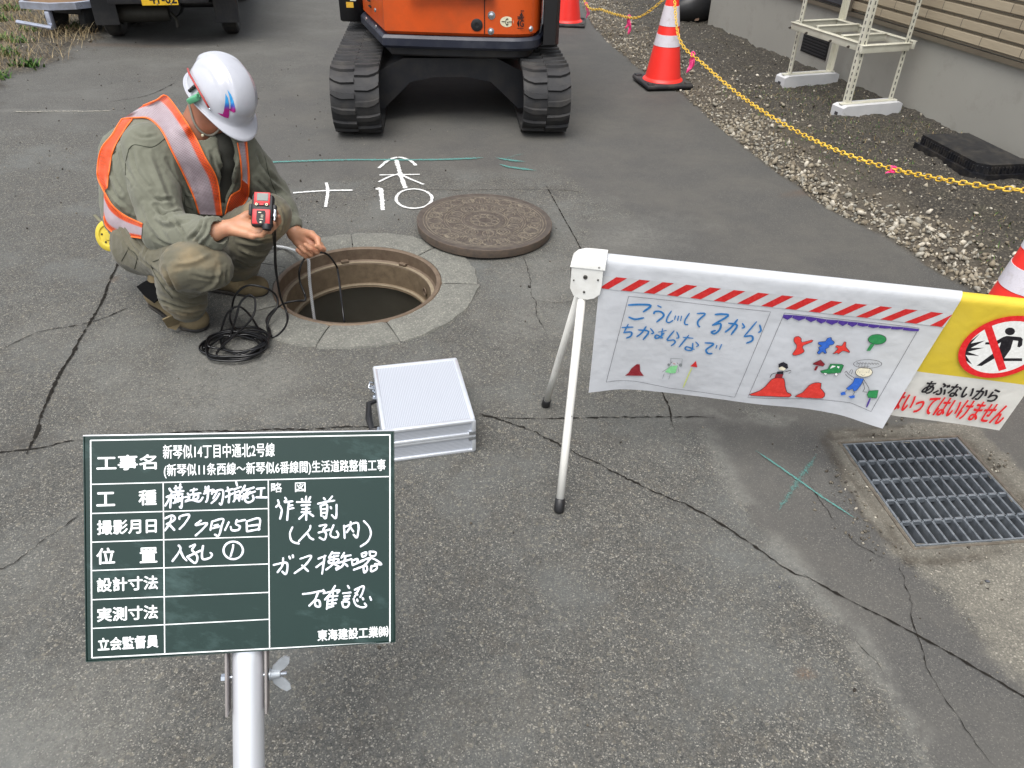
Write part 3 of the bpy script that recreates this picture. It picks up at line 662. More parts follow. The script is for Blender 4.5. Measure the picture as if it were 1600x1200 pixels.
# local frame: X along wall (towards viewer), Y towards the street, Z up
HM = frame_M((0, 0, 0), (wd[0], wd[1], 0), (wn[0], wn[1], 0)) if np.cross(wd, wn) > 0 else None
def HP(x, y, z): return Vector((wd[0]*x+wn[0]*y, wd[1]*x+wn[1]*y, z))
class HB(MB):
    def hb(s, x0, x1, y0, y1, z0, z1, mi=0):
        vs = [HP(x, y, z) for x in (x0, x1) for y in (y0, y1) for z in (z0, z1)]
        s.add(vs, [[0, 1, 3, 2], [4, 6, 7, 5], [0, 4, 5, 1], [2, 3, 7, 6], [0, 2, 6, 4], [1, 5, 7, 3]], mi); return s
LW = 9.5; ZF = .50
t = NT('foundation_render'); co = t.coord(); n = t.noise(co, 1.6, 6, .6); c = t.mix(srgb(140, 138, 131), srgb(156, 154, 146), n); c = t.mix(c, srgb(112, 108, 98), t.ramp(t.noise(co, 7, 6, .7), [(.55, 0), (.8, .4)]))
M_FND = t.fin(c, .85, 0, t.bump(t.noise(co, 180, 4), .25, .0015))
HB().hb(0, LW, -.35, 0, -.15, ZF).build('foundation', M_FND, house)
M_FL = paint('flashing', srgb(112, 104, 90), .45, .2, nscale=8)
HB().hb(-.03, LW, -.03, .028, ZF, ZF+.028).build('drip_flashing', M_FL, house)
SZ = ZF+.033; CH = .072; XS = None
# where light siding takes over from charcoal: pixel (1325,52)
def wall_hit(x, y, off=0.03):
    n3 = V(wn[0], wn[1], 0); p = PPl(x, y, V(W0[0]+wn[0]*off, W0[1]+wn[1]*off, 0), n3); return np.dot(p[:2]-W0, wd), p[2]
XS, zS = wall_hit(1322, 48)
def siding_mat(name, a, b, joint, BL):
    t = NT(name); uv = t.sep(t.coord('UV')); co = t.coord()
    row = t.math('FLOOR', uv[1]); off = t.math('MULTIPLY', t.math('FRACT', t.math('MULTIPLY', row, .5)), 1.0); off2 = t.math('FRACT', t.math('MULTIPLY', row, .377))
    x = t.math('ADD', t.math('DIVIDE', uv[0], BL), t.math('ADD', off, t.math('MULTIPLY', off2, .3))); fr = t.math('FRACT', x); cell = t.math('FLOOR', x)
    cmb = t.n('CombineXYZ'); t.l(cell, cmb.inputs[0]); t.l(row, cmb.inputs[1]); wn_ = t.n('TexWhiteNoise', noise_dimensions='2D'); t.l(cmb.outputs[0], wn_.inputs[0])
    mp = t.n('Mapping'); mp.inputs['Scale'].default_value = (1, 1, 6); t.l(co, mp.inputs[0]); st_ = t.noise(mp.outputs[0], 9, 6, .65)
    c = t.mix(a, b, t.math('ADD', t.math('MULTIPLY', wn_.outputs[0], .4), t.math('MULTIPLY', st_, .6)))
    jm = t.math('LESS_THAN', fr, .016); c = t.mix(c, joint, jm)
    return t.fin(c, .8, 0, t.bump(t.math('SUBTRACT', t.math('MULTIPLY', st_, .8), t.math('MULTIPLY', jm, 1.5)), .6, .004))
M_SL = siding_mat('siding_beige', srgb(136, 124, 104), srgb(164, 152, 130), srgb(84, 76, 66), .33)
M_SD = siding_mat('siding_charcoal', srgb(46, 46, 50), srgb(66, 66, 70), srgb(24, 24, 26), .45)
def siding(name, x0, x1, mat, chh, nrow):
    vs = []; fs = []; uvs = []
    for k in range(nrow):
        z0 = SZ+k*chh; prof = [(.004, z0+.0), (.002, z0+.013), (.024, z0+.015), (.031, z0+.021), (.0275, z0+chh-.006), (.020, z0+chh-.001), (.004, z0+chh)]
        for j in range(len(prof)-1):
            (ya, za), (yb, zb) = prof[j], prof[j+1]; b = len(vs)
            for (x, y, z, v_) in ((x0, ya, za, k+.05), (x1, ya, za, k+.05), (x1, yb, zb, k+.9), (x0, yb, zb, k+.9)): vs.append(HP(x, y, z)); uvs.append((x, v_))
            fs.append([b, b+1, b+2, b+3])
    me = mesh_np(name, vs, np.array(fs)); ul = me.uv_layers.new(name='UVMap'); lv = np.zeros(len(me.loops), np.int32); me.loops.foreach_get('vertex_index', lv)
    ul.data.foreach_set('uv', np.array(uvs, np.float32)[lv].ravel()); o = link(name, me, mat, house); return o
siding('siding', XS, LW, M_SL, CH, 30); siding('siding', .0, XS-.03, M_SD, .09, 24)
HB().hb(XS-.03, XS, .0, .034, SZ, SZ+2.16).build('corner_trim', M_FL, house)
HB().hb(0.0, LW, -.34, .003, SZ-.003, SZ+2.9).build('wall_core', M_FND, house)
HB().hb(-.15, LW+.2, -4, .22, SZ+2.9, SZ+3.05).build('roof', M_FL, house)
# gable end of the house (faces away up the street)
HB().hb(-.0, .30, -6, -.36, -.15, ZF-.003).build('foundation', M_FND, house)
HB().hb(-.0, .30, -6, -.36, SZ, SZ+2.89).build('wall', M_SD, house)
# foundation vent
(xa, za), (xb, zb) = wall_hit(1257, 58, 0), wall_hit(1291, 86, 0)
v0, v1 = min(xa, xb), max(xa, xb); zv = (za+zb)/2
fr_ = HB(); fr_.hb(v0-.01, v1+.01, .0, .006, zv-.075, zv+.075); vent = fr_.build('vent', paint('vent_black', srgb(22, 22, 24), .6), house)
sl_ = HB()
for k in range(6): sl_.hb(v0, v1, .006, .012, zv-.062+k*.023, zv-.062+k*.023+.010)
sl_.build('louvre', paint('vent_slat', srgb(40, 40, 42), .5), vent)

# ================================================================ steel rack standing by the wall
fa, fb, fc, fd = G(1216, 140)[:2], G(1303, 132)[:2], G(1304, 187)[:2], G(1400, 180)[:2]
rk = tag(empty('steel_rack', (fc[0], fc[1], 0)), 'cream perforated steel equipment rack on two pale footing blocks beside the house wall', 'rack')
M_CRM = paint('cream_steel', srgb(206, 204, 188), .4, .0, var=.05, nscale=12, dirt=srgb(150, 144, 124), dirt_amt=.3)
t = NT('footing_plastic'); co = t.coord(); M_FOOT = t.fin(t.mix(srgb(178, 180, 184), srgb(206, 206, 206), t.noise(co, 9, 5)), .7, 0, t.bump(t.noise(co, 90, 4), .2, .002))
dx_ = nrm((fb-fa)+(fd-fc)); dy_ = V(-dx_[1], dx_[0]); O3 = fc
def RP(x, y, z): return V(dx_[0]*x+dy_[0]*y, dx_[1]*x+dy_[1]*y, z)
depth = .505; span = np.dot((fa+fb)/2-(fc+fd)/2, dy_); shx = np.dot((fa+fb)/2-(fc+fd)/2, dx_)
print('rack span', span, 'shift', shx)
RM = frame_M((0, 0, 0), (dx_[0], dx_[1], 0), (dy_[0], dy_[1], 0))
for yy, sx in ((0, 0), (span, shx)):
    mb = MB(); pr = [(0, 0), (depth, 0), (depth, .088), (depth-.02, .098), (.03, .098), (0, .085)]
    mb.prism([(p[0]+sx-.0, p[1]) for p in pr], -.06, .06, M=RM @ Matrix.Translation((0, yy, .004)) @ Matrix.Rotation(PI/2, 4, 'X'))
    fo = mb.build('footing_block', M_FOOT, rk)
    mb = MB(); mb.box((depth/2+sx, yy, .106), (depth-.03, .034, .010), .002, M=RM); mb.build('rail', M_CRM, fo)
    mb = MB(); mb.box((sx-.0015, yy, .045), (.006, .03, .022), .001, M=RM); mb.build('slot', paint('slot_dark', srgb(60, 60, 62), .8), fo)
HT = 1.25; aw = .038
def post(x, y, sx, sy):
    mb = MB(); t_ = .0024
    mb.box((x+sx*aw/2, y, .11+HT/2), (aw, t_, HT), 0, M=RM); mb.box((x, y+sy*(aw/2+t_/2), .11+HT/2), (t_, aw, HT), 0, M=RM)
    o = mb.build('post', M_CRM, rk); h_ = MB(); z = .14
    while z < HT:
        h_.box((x+sx*aw*.5, y-sy*.0014, z), (.008, .0012, .022), 0, M=RM); h_.box((x-sx*.0014, y+sy*aw*.5, z+.0), (.0012, .008, .022), 0, M=RM); z += .04
    tag(h_.build('slots', paint('slot_dark', srgb(60, 60, 62), .8), o), kind='stuff')
x0, x1 = .06, depth-.05
for (yy, sx, sgn) in ((0.0, 0, 1), (span, shx, -1)):
    post(x0+sx, yy-sgn*.005, 1, sgn); post(x1+sx, yy-sgn*.005, -1, sgn)
ZS = .46
def beam(x, y, lx, ly, z, hgt=.05):
    m_ = MB(); m_.box((x, y, z), (lx, ly, hgt), .003, M=RM); m_.box((x, y, z+hgt/2+.0), (lx+(.02 if lx < .05 else 0), ly+(.02 if ly < .05 else 0), .004), .001, M=RM); return m_
for (lx, ly, x, y, z) in [(depth-.10, .026, depth/2, -.012, ZS), (depth-.10, .026, depth/2+shx, span+.012, ZS), (.026, span-.02, x0-.01+shx/2, span/2, ZS), (.026, span-.02, x1+.01+shx/2, span/2, ZS),
        (depth-.14, .022, depth/2+shx*.3, span*.30, ZS+.012), (depth-.14, .022, depth/2+shx*.7, span*.70, ZS+.012)]:
    beam(x, y, lx, ly, z).build('shelf_beam', M_CRM, rk, auto=40)
for (lx, ly, x, y, z) in [(depth-.10, .026, depth/2, -.012, HT), (depth-.10, .026, depth/2+shx, span+.012, HT), (.026, span-.02, x0-.01+shx/2, span/2, HT), (.026, span-.02, x1+.01+shx/2, span/2, HT)]:
    beam(x, y, lx, ly, z).build('top_beam', M_CRM, rk, auto=40)
for (x, y) in ((x0-.026, .1*span), (x0-.026, .33*span), (x0-.026, .66*span), (x0-.026, .9*span)):
    mb = MB(); mb.lathe([(0, 0), (.009, 0), (.009, .006), (.005, .008), (.005, .016), (0, .016)], 6, M=RM @ Matrix.Translation((x, y, ZS)) @ Matrix.Rotation(-PI/2, 4, 'Y')); mb.build('bolt', paint('bolt_dark', srgb(90, 84, 78), .4, .7), rk)

# ================================================================ black plastic box in the soil
b0, b1, b2 = G(1424, 238)[:2], G(1500, 281)[:2], G(1556, 268)[:2]
bx = nrm(b1-b0); L1 = np.linalg.norm(b1-b0)+.12; by = V(-bx[1], bx[0]); by = by if np.dot(by, b2-b1) > 0 else -by; L2 = .36
bo = tag(empty('utility_box', (b0[0], b0[1], 0)), 'low black plastic box with ribbed rim, half sunk in soil by the house wall', 'utility box')
BM = frame_M((0, 0, 0), (bx[0], bx[1], 0), (by[0], by[1], 0))
M_BX = paint('box_black', srgb(24, 25, 30), .35, var=.1, dirt=srgb(92, 86, 76), dirt_amt=.35, dscale=14)
ch = .11; base_poly = [(0, 0), (L1-ch*.6, 0), (L1, ch*.5), (L1, L2), (0, L2)]
MB().prism([(x, y) for x, y in base_poly], -.03, .065, M=BM).build('base', M_BX, bo)
o_ = .022; lidp = [(o_, o_), (L1-ch*.6-o_*.3, o_), (L1-o_, ch*.5+o_), (L1-o_, L2-o_), (o_, L2-o_)]
mb = MB(); mb.prism(lidp, .065, .112, M=BM)
for i in range(5):
    a, b = np.array(lidp[i]), np.array(lidp[(i+1) % 5]); n_ = int(np.linalg.norm(b-a)/.022)
    for k in range(n_):
        p = a+(b-a)*(k+.5)/n_; mb.box((p[0], p[1], .086), (.009, .012, .036), .002, M=BM, rz=math.atan2(*(b-a)[::-1]))
mb.build('ribbed_rim', M_BX, bo)
il = [(o_+.02, o_+.02), (L1-ch*.6-.03, o_+.02), (L1-o_-.02, ch*.5+.03), (L1-o_-.02, L2-o_-.02), (o_+.02, L2-o_-.02)]
MB().prism([(x*1.0, y) for x, y in lidp], .1125, .118, M=BM).build('lid', M_BX, bo)

# ================================================================ wheeled black cart beyond the corner
wc = G(1090, 36); ct = tag(empty('hand_cart', (wc[0], wc[1], 0), R(10)), 'small black two-wheeled cart lying by the far house corner', 'cart')
mb = MB(); P = catmull([(-.30, -.02, .09), (-.12, -.05, .15), (.1, 0, .16), (.24, .02, .10)], 6); mb.tube(P, list(.05+.055*np.sin(np.linspace(.15, PI-.3, len(P)))), 12, flat=1.4); mb.build('body', M_BLK, ct, smooth=True)
for (x, y, z) in ((.02, .10, .17), (.20, .03, .12)):
    tm = Matrix.Translation((x, y, z)) @ Matrix.Rotation(R(72), 4, 'X') @ Matrix.Rotation(R(15), 4, 'Y')
    m_ = MB(); m_.tube([tm @ Vector((.10*math.cos(a), .10*math.sin(a), 0)) for a in np.linspace(0, 2*PI, 21)[:-1]], .018, 8, closed=True); wl_ = m_.build('wheel', M_BLK, ct, smooth=True)
    MB().lathe([(0, -.01), (.06, -.01), (.085, -.004), (.085, .004), (.06, .01), (0, .01)], 20, M=tm).build('rim', paint('rim_cream', srgb(190, 186, 160), .5), wl_, auto=40)
MB().tube([(.10, .05, .16), (.26, .14, .26), (.34, .2, .36)], .012, 8).build('handle', M_GALV, ct, smooth=True)
MB().box((-.06, -.10, .08), (.05, .04, .08), .01).build('hook', paint('hook_pale', srgb(180, 150, 130), .5), ct, auto=40)
# ================================================================ gravel, pebbles, weeds
def rock_protos(n=10, seed=2):
    out = []; rg = np.random.default_rng(seed)
    for k in range(n):
        bm = bmesh.new(); bmesh.ops.create_icosphere(bm, subdivisions=1, radius=1)
        v = np.array([x.co[:] for x in bm.verts]); f_ = np.array([[a.index for a in f.verts] for f in bm.faces]); bm.free()
        for _ in range(9):      # cut flat facets
            nn = nrm(rg.normal(size=3)); d = .38+.32*rg.random(); s_ = v@nn; v = v-np.outer(np.clip(s_-d, 0, None), nn)
        v = v*(1+.05*rg.normal(size=(len(v), 1)))*V(1, .62+.3*rg.random(), .42+.28*rg.random()); out.append((v, f_))
    return out
PROTO = rock_protos()
def scatter(name, pts, size, mat, sink=.3, seed=0, kind='stuff', zfn=ground_z):
    rg = np.random.default_rng(seed); vs = []; fs = []; cols = []; b = 0
    for (x, y), s_ in zip(pts, size):
        v, f_ = PROTO[rg.integers(len(PROTO))]; q_ = rg.normal(size=4); q_[3] *= 2.5; q_ /= np.linalg.norm(q_)
        a, c_, d, w_ = q_; Rm = np.array([[1-2*(c_*c_+d*d), 2*(a*c_-d*w_), 2*(a*d+c_*w_)], [2*(a*c_+d*w_), 1-2*(a*a+d*d), 2*(c_*d-a*w_)], [2*(a*d-c_*w_), 2*(c_*d+a*w_), 1-2*(a*a+c_*c_)]])
        th = rg.random()*2*PI; Rz = np.array([[math.cos(th), -math.sin(th), 0], [math.sin(th), math.cos(th), 0], [0, 0, 1]])
        p = (v@Rz.T)@Rm.T*s_; z = zfn(x, y)-p[:, 2].min()*(1-2*sink)
        vs.append(p+V(x, y, z)); fs.append(f_+b); b += len(v); cols.append(np.repeat(rg.random((1, 3)), len(v), 0))
    vs = np.concatenate(vs); fs = np.concatenate(fs); me = mesh_np(name, vs, fs); cols = np.concatenate(cols)
    at = me.color_attributes.new('rnd', 'FLOAT_COLOR', 'POINT'); at.data.foreach_set('color', np.column_stack([cols, np.ones(len(cols))]).astype(np.float32).ravel())
    o = link(name, me, mat); tag(o, kind=kind); return o
def stone_mat(name, stops):
    t = NT(name); co = t.coord(); a = t.sep(t.attr('rnd')['Color']); c = t.ramp(a[0], stops); n = t.noise(co, 60, 5, .7)
    c = t.mix(c, srgb(96, 84, 66), t.ramp(n, [(.45, 0), (.75, .55)])); return t.fin(c, .85, 0, t.bump(n, .4, .003), spec=.3)
M_ST = stone_mat('stone', [(0, srgb(98, 90, 78)), (.3, srgb(138, 129, 112)), (.55, srgb(158, 150, 134)), (.78, srgb(126, 125, 118)), (1, srgb(200, 193, 178))])
M_STS = stone_mat('small_stone', [(0, srgb(60, 57, 52)), (.4, srgb(92, 87, 78)), (.75, srgb(120, 114, 102)), (1, srgb(190, 184, 170))])
def strip_pts(n, y0, y1, off, wdt, rg, pw=1.0):
    Y = y0+(y1-y0)*rg.random(n)**pw; return np.stack([edge_x(Y)+off+wdt*rg.random(n), Y], 1)
rg = np.random.default_rng(21)
near = strip_pts(12500, 2.2, 5.4, .012, 1.0, rg); dd = near[:, 0]-edge_x(near[:, 1])
wdt = .36+.12*vnoise(np.stack([near[:, 1]*2, near[:, 1]*0, near[:, 1]*0], 1))
near = near[rg.random(len(near)) < np.clip(1.2-dd/wdt*.9, .015, 1)]
ss = np.clip(rg.lognormal(-4.52, .48, len(near)), .005, .034)
scatter('edge_gravel', near, ss, M_ST, .22, 1)
far = strip_pts(6500, 5.2, 10.2, .0, .75, rg); dd = far[:, 0]-edge_x(far[:, 1]); far = far[rg.random(len(far)) < np.clip(1.1-dd/.6, .1, 1)]
scatter('edge_gravel', far, np.clip(rg.lognormal(-4.6, .4, len(far)), .005, .026), M_ST, .25, 2)
def in_yard(p): return (p-W0)@wn > .0 or p[1] > W0[1]
pts = np.stack([rg.uniform(.9, 4.2, 11000), rg.uniform(2.4, 11, 11000)], 1); dd = pts[:, 0]-edge_x(pts[:, 1])
ok = (dd > .15) & ((((pts-W0)@wn) > .01) | (pts[:, 1] > W0[1]+.1)); pts = pts[ok]
scatter('yard_pebbles', pts, np.clip(rg.lognormal(-5.0, .45, len(pts)), .0035, .02), M_STS, .3, 3)
big = [(1258, 82, .03), (1182, 128, .03), (1556, 272, .028), (1230, 128, .02), (1447, 340, .035), (1148, 120, .022), (1575, 305, .03), (1520, 345, .025), (1262, 210, .02), (1205, 74, .02)]
scatter('yard_stones', [G(x, y)[:2] for x, y, s_ in big], [s_ for _, _, s_ in big], stone_mat('pale_stone', [(0, srgb(170, 160, 146)), (1, srgb(205, 198, 184))]), .2, 4)
# crumbs on the road, mostly upper left and round the manhole
pts = []; 
def clump(n, x, y, sx, sy):
    c_ = G(x, y)[:2]; pts.extend((rg.normal(size=(n, 2))*V(sx, sy)+c_).tolist())
clump(260, 150, 230, 1.2, .8); clump(160, 560, 330, .5, .25); clump(90, 430, 200, .6, .5); clump(160, 200, 120, 1.3, .8); clump(60, 1000, 700, .8, .6); clump(60, 1480, 760, .3, .3); clump(60, 700, 470, .3, .3); clump(90, 60, 260, .6, .4)
pts = np.array(pts); ok = (np.linalg.norm(pts-MH, axis=1) > .52) & (pts[:, 0] < edge_x(pts[:, 1])); pts = pts[ok]
dgp = np.maximum(np.abs((pts-gc)@ux)-wx, np.abs((pts-gc)@uy)-wy); pts = pts[dgp > .02]
scatter('road_crumbs', pts, np.clip(rg.lognormal(-5.6, .5, len(pts)), .002, .011), stone_mat('crumb', [(0, srgb(40, 38, 36)), (.6, srgb(74, 70, 64)), (1, srgb(150, 144, 130))]), .15, 5)
pts = []; 
for (x, y, n_, s_) in ((1330, 760, 60, .05), (1365, 830, 60, .05), (1560, 720, 40, .03), (1590, 780, 30, .02), (1400, 668, 60, .08), (1550, 900, 20, .08)):
    c_ = G(x, y)[:2]; pts.extend((rg.normal(size=(n_, 2))*s_+c_).tolist())
pts = np.array(pts); dgp = np.maximum(np.abs((pts-gc)@ux)-wx, np.abs((pts-gc)@uy)-wy); pts = pts[dgp > .014]
scatter('drain_crumbs', pts, np.clip(rg.lognormal(-5.4, .4, len(pts)), .002, .009), M_STS, .15, 6)
scatter('road_pebble', [G(1543, 909)[:2], G(1218, 918)[:2]], [.012, .007], paint('grey_pebble', srgb(84, 86, 92), .6), .2, 7)
# dry grass and weeds, upper left; thin weeds in the yard
def blades(name, pts, hgt, mats, seed, lean=.6, wid=.004):
    rg = np.random.default_rng(seed); vs = []; fs = []; mi = []
    for (x, y) in pts:
        a = rg.random()*2*PI; h_ = hgt*(.4+.9*rg.random()); l_ = lean*h_*(.3+rg.random()); w_ = wid*(.6+.8*rg.random()); z = ground_z(x, y)-.004; s_ = V(-math.sin(a), math.cos(a), 0)*w_; d = V(math.cos(a), math.sin(a), 0); b = len(vs)
        P = [V(x, y, z), V(x, y, z)+d*l_*.25+V(0, 0, h_*.5), V(x, y, z)+d*l_*.62+V(0, 0, h_*.85), V(x, y, z)+d*l_+V(0, 0, h_*(.75+.3*rg.random()))]
        for k, p in enumerate(P): vs += [p-s_*(1-k/3.3), p+s_*(1-k/3.3)]
        for k in range(3): fs.append([b+2*k, b+2*k+1, b+2*k+3, b+2*k+2]); mi.append(int(rg.random()*len(mats)))
    me = mesh_np(name, vs, np.array(fs)); o = link(name, me, mats); me.polygons.foreach_set('material_index', mi); tag(o, kind='stuff'); return o
def leafm(name, c): t = NT(name); n = t.noise(t.coord(), 20, 3); return t.fin(t.mix(c, tuple(x*.6 for x in c[:3])+(1,), n), .7, spec=.2)
DRY = [leafm('dry_a', srgb(158, 140, 104)), leafm('dry_b', srgb(128, 108, 78)), leafm('dry_c', srgb(176, 160, 126))]; GRN = [leafm('green_a', srgb(70, 108, 48)), leafm('green_b', srgb(52, 88, 40)), leafm('green_c', srgb(96, 122, 60))]
def inside_left(n, seed, box):
    rg = np.random.default_rng(seed); p = np.stack([rg.uniform(box[0], box[1], n), rg.uniform(box[2], box[3], n)], 1)
    d = np.interp(p[:, 1], np.r_[-60, edgeL[:, 1], 60], np.r_[-9, edgeL[:, 0], -6])-p[:, 0]; nn = fbm(np.stack([p[:, 0]*1.6, p[:, 1]*1.6, p[:, 0]*0+5], 1), 4)
    return p[(d > -.08+nn*.3) & (rg.random(n) < np.clip(.25+nn*2.2+(p[:, 1]-7)*.25, .03, 1))]
blades('dry_grass', inside_left(34000, 1, (-8.5, -3.0, 5.0, 12.5)), .10, DRY, 1, 1.7, .0017)
tuft = []; rg = np.random.default_rng(9)
for (x, y, n_, s_) in ((45, 106, 70, .07), (125, 44, 60, .06), (5, 88, 60, .08), (50, 50, 40, .06), (5, 65, 50, .06), (2, 35, 40, .05), (20, 20, 60, .1), (3, 122, 40, .05), (30, 70, 30, .05), (150, 20, 40, .08)):
    c_ = G(x, y)[:2]; tuft.extend((rg.normal(size=(n_, 2))*V(s_, s_*.6)+c_).tolist())
blades('green_weeds', tuft, .06, GRN, 2, 1.2, .009)
p = np.stack([rg.uniform(1.3, 3.4, 5200), rg.uniform(2.9, 6.5, 5200)], 1); nn = fbm(np.stack([p[:, 0]*2.5, p[:, 1]*2.5, p[:, 0]*0+9], 1), 3)
dd = p[:, 0]-edge_x(p[:, 1]); ok = (dd > .25) & (((p-W0)@wn) > .03) & (nn > .06); blades('yard_weeds', p[ok], .022, GRN[1:]+DRY[:2], 3, 1.2, .0022)
lp = np.stack([rg.uniform(-8, -3, 2600), rg.uniform(5, 11, 2600)], 1); d = np.interp(lp[:, 1], np.r_[-60, edgeL[:, 1], 60], np.r_[-9, edgeL[:, 0], -6])-lp[:, 0]; lp = lp[d > -.05]
scatter('verge_pebbles', lp, np.clip(rg.lognormal(-4.8, .5, len(lp)), .004, .03), M_STS, .3, 8)
# ================================================================ mini excavator (seen from behind)
def text_me(body, bold=0.0, font_shear=0.0):
    cu = bpy.data.curves.new('t', 'FONT'); cu.body = body; cu.size = 1.0; cu.offset = bold; cu.shear = font_shear; cu.resolution_u = 3
    o = bpy.data.objects.new('t', cu); COL.objects.link(o); bpy.context.view_layer.update()
    me = bpy.data.meshes.new_from_object(o); v = np.zeros(len(me.vertices)*3); me.vertices.foreach_get('co', v); v = v.reshape(-1, 3)
    fs = [list(p.vertices) for p in me.polygons]; bpy.data.objects.remove(o); bpy.data.curves.remove(cu); bpy.data.meshes.remove(me)
    v[:, :2] -= v[:, :2].min(0); v[:, :2] /= v[:, :2].max(0); return v[:, :2], fs
EO = G(708, 222)[:2]; EH = R(5.5)
ex = tag(empty('mini_excavator', (EO[0], EO[1], 0), EH), 'orange mini excavator on black rubber tracks, seen from behind', 'excavator')
M_RUB = paint('track_rubber', srgb(38, 38, 40), .68, var=.15, nscale=14, dirt=srgb(100, 94, 84), dirt_amt=.28, dscale=5, bump=.4, bdist=.002)
M_DK = paint('dark_metal', srgb(30, 31, 36), .5, .1, nscale=10, dirt=srgb(70, 64, 56), dirt_amt=.4, dscale=6)
M_NAVY = paint('navy_bumper', srgb(36, 40, 54), .42, .1, nscale=8, dirt=srgb(110, 112, 116), dirt_amt=.22, dscale=7)
M_ORG = paint('orange_paint', srgb(206, 82, 26), .34, 0, var=.05, nscale=5, dirt=srgb(140, 70, 34), dirt_amt=.4, dscale=5, bump=.05)
TW, TR_, TL_ = .292, .205, 1.95; HY0 = TR_+.01
def track(xc):
    tr = bpy.data.objects.new('track', None); COL.objects.link(tr); tr.parent = ex; tr.location = (xc, 0, 0)
    path = []; n1 = 18; th = .024
    def stad(r):
        P = []
        for k in range(n1+1): a = -PI/2-PI*k/n1; P.append((TR_+.0+r*math.cos(a), TR_+.01+r*math.sin(a)))
        for k in range(n1+1): a = PI/2-PI*k/n1; P.append((TL_-TR_+r*math.cos(a), TR_+.01+r*math.sin(a)))
        return P
    def ringmesh(ro, ri, w_):
        a, b = stad(ro), stad(ri); n = len(a); vs = []
        for (y, z) in a: vs += [(-w_/2, y, z), (w_/2, y, z)]
        for (y, z) in b: vs += [(-w_/2, y, z), (w_/2, y, z)]
        fs = []
        for i in range(n):
            j = (i+1) % n; fs += [[2*i, 2*i+1, 2*j+1, 2*j], [2*n+2*i, 2*n+2*j, 2*n+2*j+1, 2*n+2*i+1], [2*i, 2*j, 2*n+2*j, 2*n+2*i], [2*i+1, 2*n+2*i+1, 2*n+2*j+1, 2*j+1]]
        return vs, fs
    mb = MB(); mb.add(*ringmesh(TR_-.012, TR_-.034, TW)); belt = mb.build('belt', M_RUB, tr, auto=30)
    # lugs
    P = np.array(stad(TR_-.012)); P = np.vstack([P, P[:1]]); s_ = np.r_[0, np.cumsum(np.linalg.norm(np.diff(P, axis=0), axis=1))]; L_ = s_[-1]; n = int(L_/.088); mb = MB()
    for i in range(n):
        for side in (-1, 1):
            sc = (i+.5*(side > 0))*L_/n
            def at(s, h): 
                s = s % L_; y = np.interp(s, s_, P[:, 0]); z = np.interp(s, s_, P[:, 1]); s2 = (s+.01) % L_; ty, tz = np.interp(s2, s_, P[:, 0])-y, np.interp(s2, s_, P[:, 1])-z; l_ = math.hypot(ty, tz)+1e-9
                return y-tz/l_*h*(1), z+ty/l_*h
            vs = []; hh = .015
            # outline across the half width: curved leading edge
            for (xf, w0, w1) in ((.0+.01, -.016, .020), (.55, -.018, .022), (.80, -.006, .030), (1.0, .012, .040)):
                for (w_, h_, ins) in ((w0, 0, 0), (w0+.006, hh, 1), (w1-.006, hh, 1), (w1, 0, 0)):
                    y, z = at(sc+w_, 0); cy, cz = at(sc+w_, -.0)
                    # outward normal
                    y2, z2 = at(sc+w_, 1e-3); ny, nz_ = (y2-y)/1e-3, (z2-z)/1e-3
                    c_y = min(max(y, TR_), TL_-TR_); oy, oz = y-c_y, z-(TR_+.01); l_ = math.hypot(oy, oz)+1e-9
                    xx_ = side*(xf*TW/2*(.985 if ins and xf == 1.0 else 1)); vs.append((xx_, y+oy/l_*h_, z+oz/l_*h_))
            fs = []
            for k in range(3):
                for j in range(3): fs.append([4*k+j, 4*k+j+1, 4*k+4+j+1, 4*k+4+j])
            fs += [[0, 1, 2, 3], [12, 15, 14, 13]]; mb.add(vs, fs)
    mb.build('tread_lugs', M_RUB, tr, auto=35)
    for yy in (TR_, TL_-TR_):
        prof = [(0, -.10), (.05, -.10), (.06, -.085), (.13, -.08), (.15, -.09), (TR_-.036, -.09), (TR_-.036, .09), (.15, .09), (.13, .08), (.06, .085), (.05, .10), (0, .10)]
        wh = MB().lathe(prof, 28, M=Matrix.Translation((0, yy, TR_+.01)) @ Matrix.Rotation(PI/2, 4, 'Y')).build('drive_wheel', M_DK, tr, auto=35)
    fb = MB(); fb.box((0, TL_/2, TR_+.02), (.16, TL_-.5, .14), .02); fb.build('track_frame', M_DK, tr, auto=40)
    fb = MB()
    for k in range(4): fb.lathe([(0, -.08), (.055, -.08), (.055, .08), (0, .08)], 16, M=Matrix.Translation((0, .5+k*.32, .092)) @ Matrix.Rotation(PI/2, 4, 'Y'))
    return tr
XO = .585
for xc in (-XO, XO): track(xc)
mb = MB(); prof = [(-XO+.08, .10), (-XO+.08, .30), (-.30, .40), (.30, .40), (XO-.08, .30), (XO-.08, .10), (XO-.14, .085), (.26, .255), (.10, .285), (-.10, .285), (-.26, .255), (-XO+.14, .085)]
mb.prism(prof, -.55, .55, M=Matrix.Translation((0, .98, 0)) @ Matrix.Rotation(PI/2, 4, 'X')); mb.build('undercarriage_frame', M_DK, ex)
MB().lathe([(0, .38), (.30, .38), (.30, .46), (0, .46)], 32, M=Matrix.Translation((0, .98, 0))).build('slew_ring', M_DK, ex, auto=40)
mb = MB(); mb.box((0, 2.15, .22), (1.5, .05, .3), .015); mb.box((-.4, 1.9, .2), (.08, .6, .1), .01); mb.box((.4, 1.9, .2), (.08, .6, .1), .01); mb.build('dozer_blade', M_ORG, ex, auto=40)
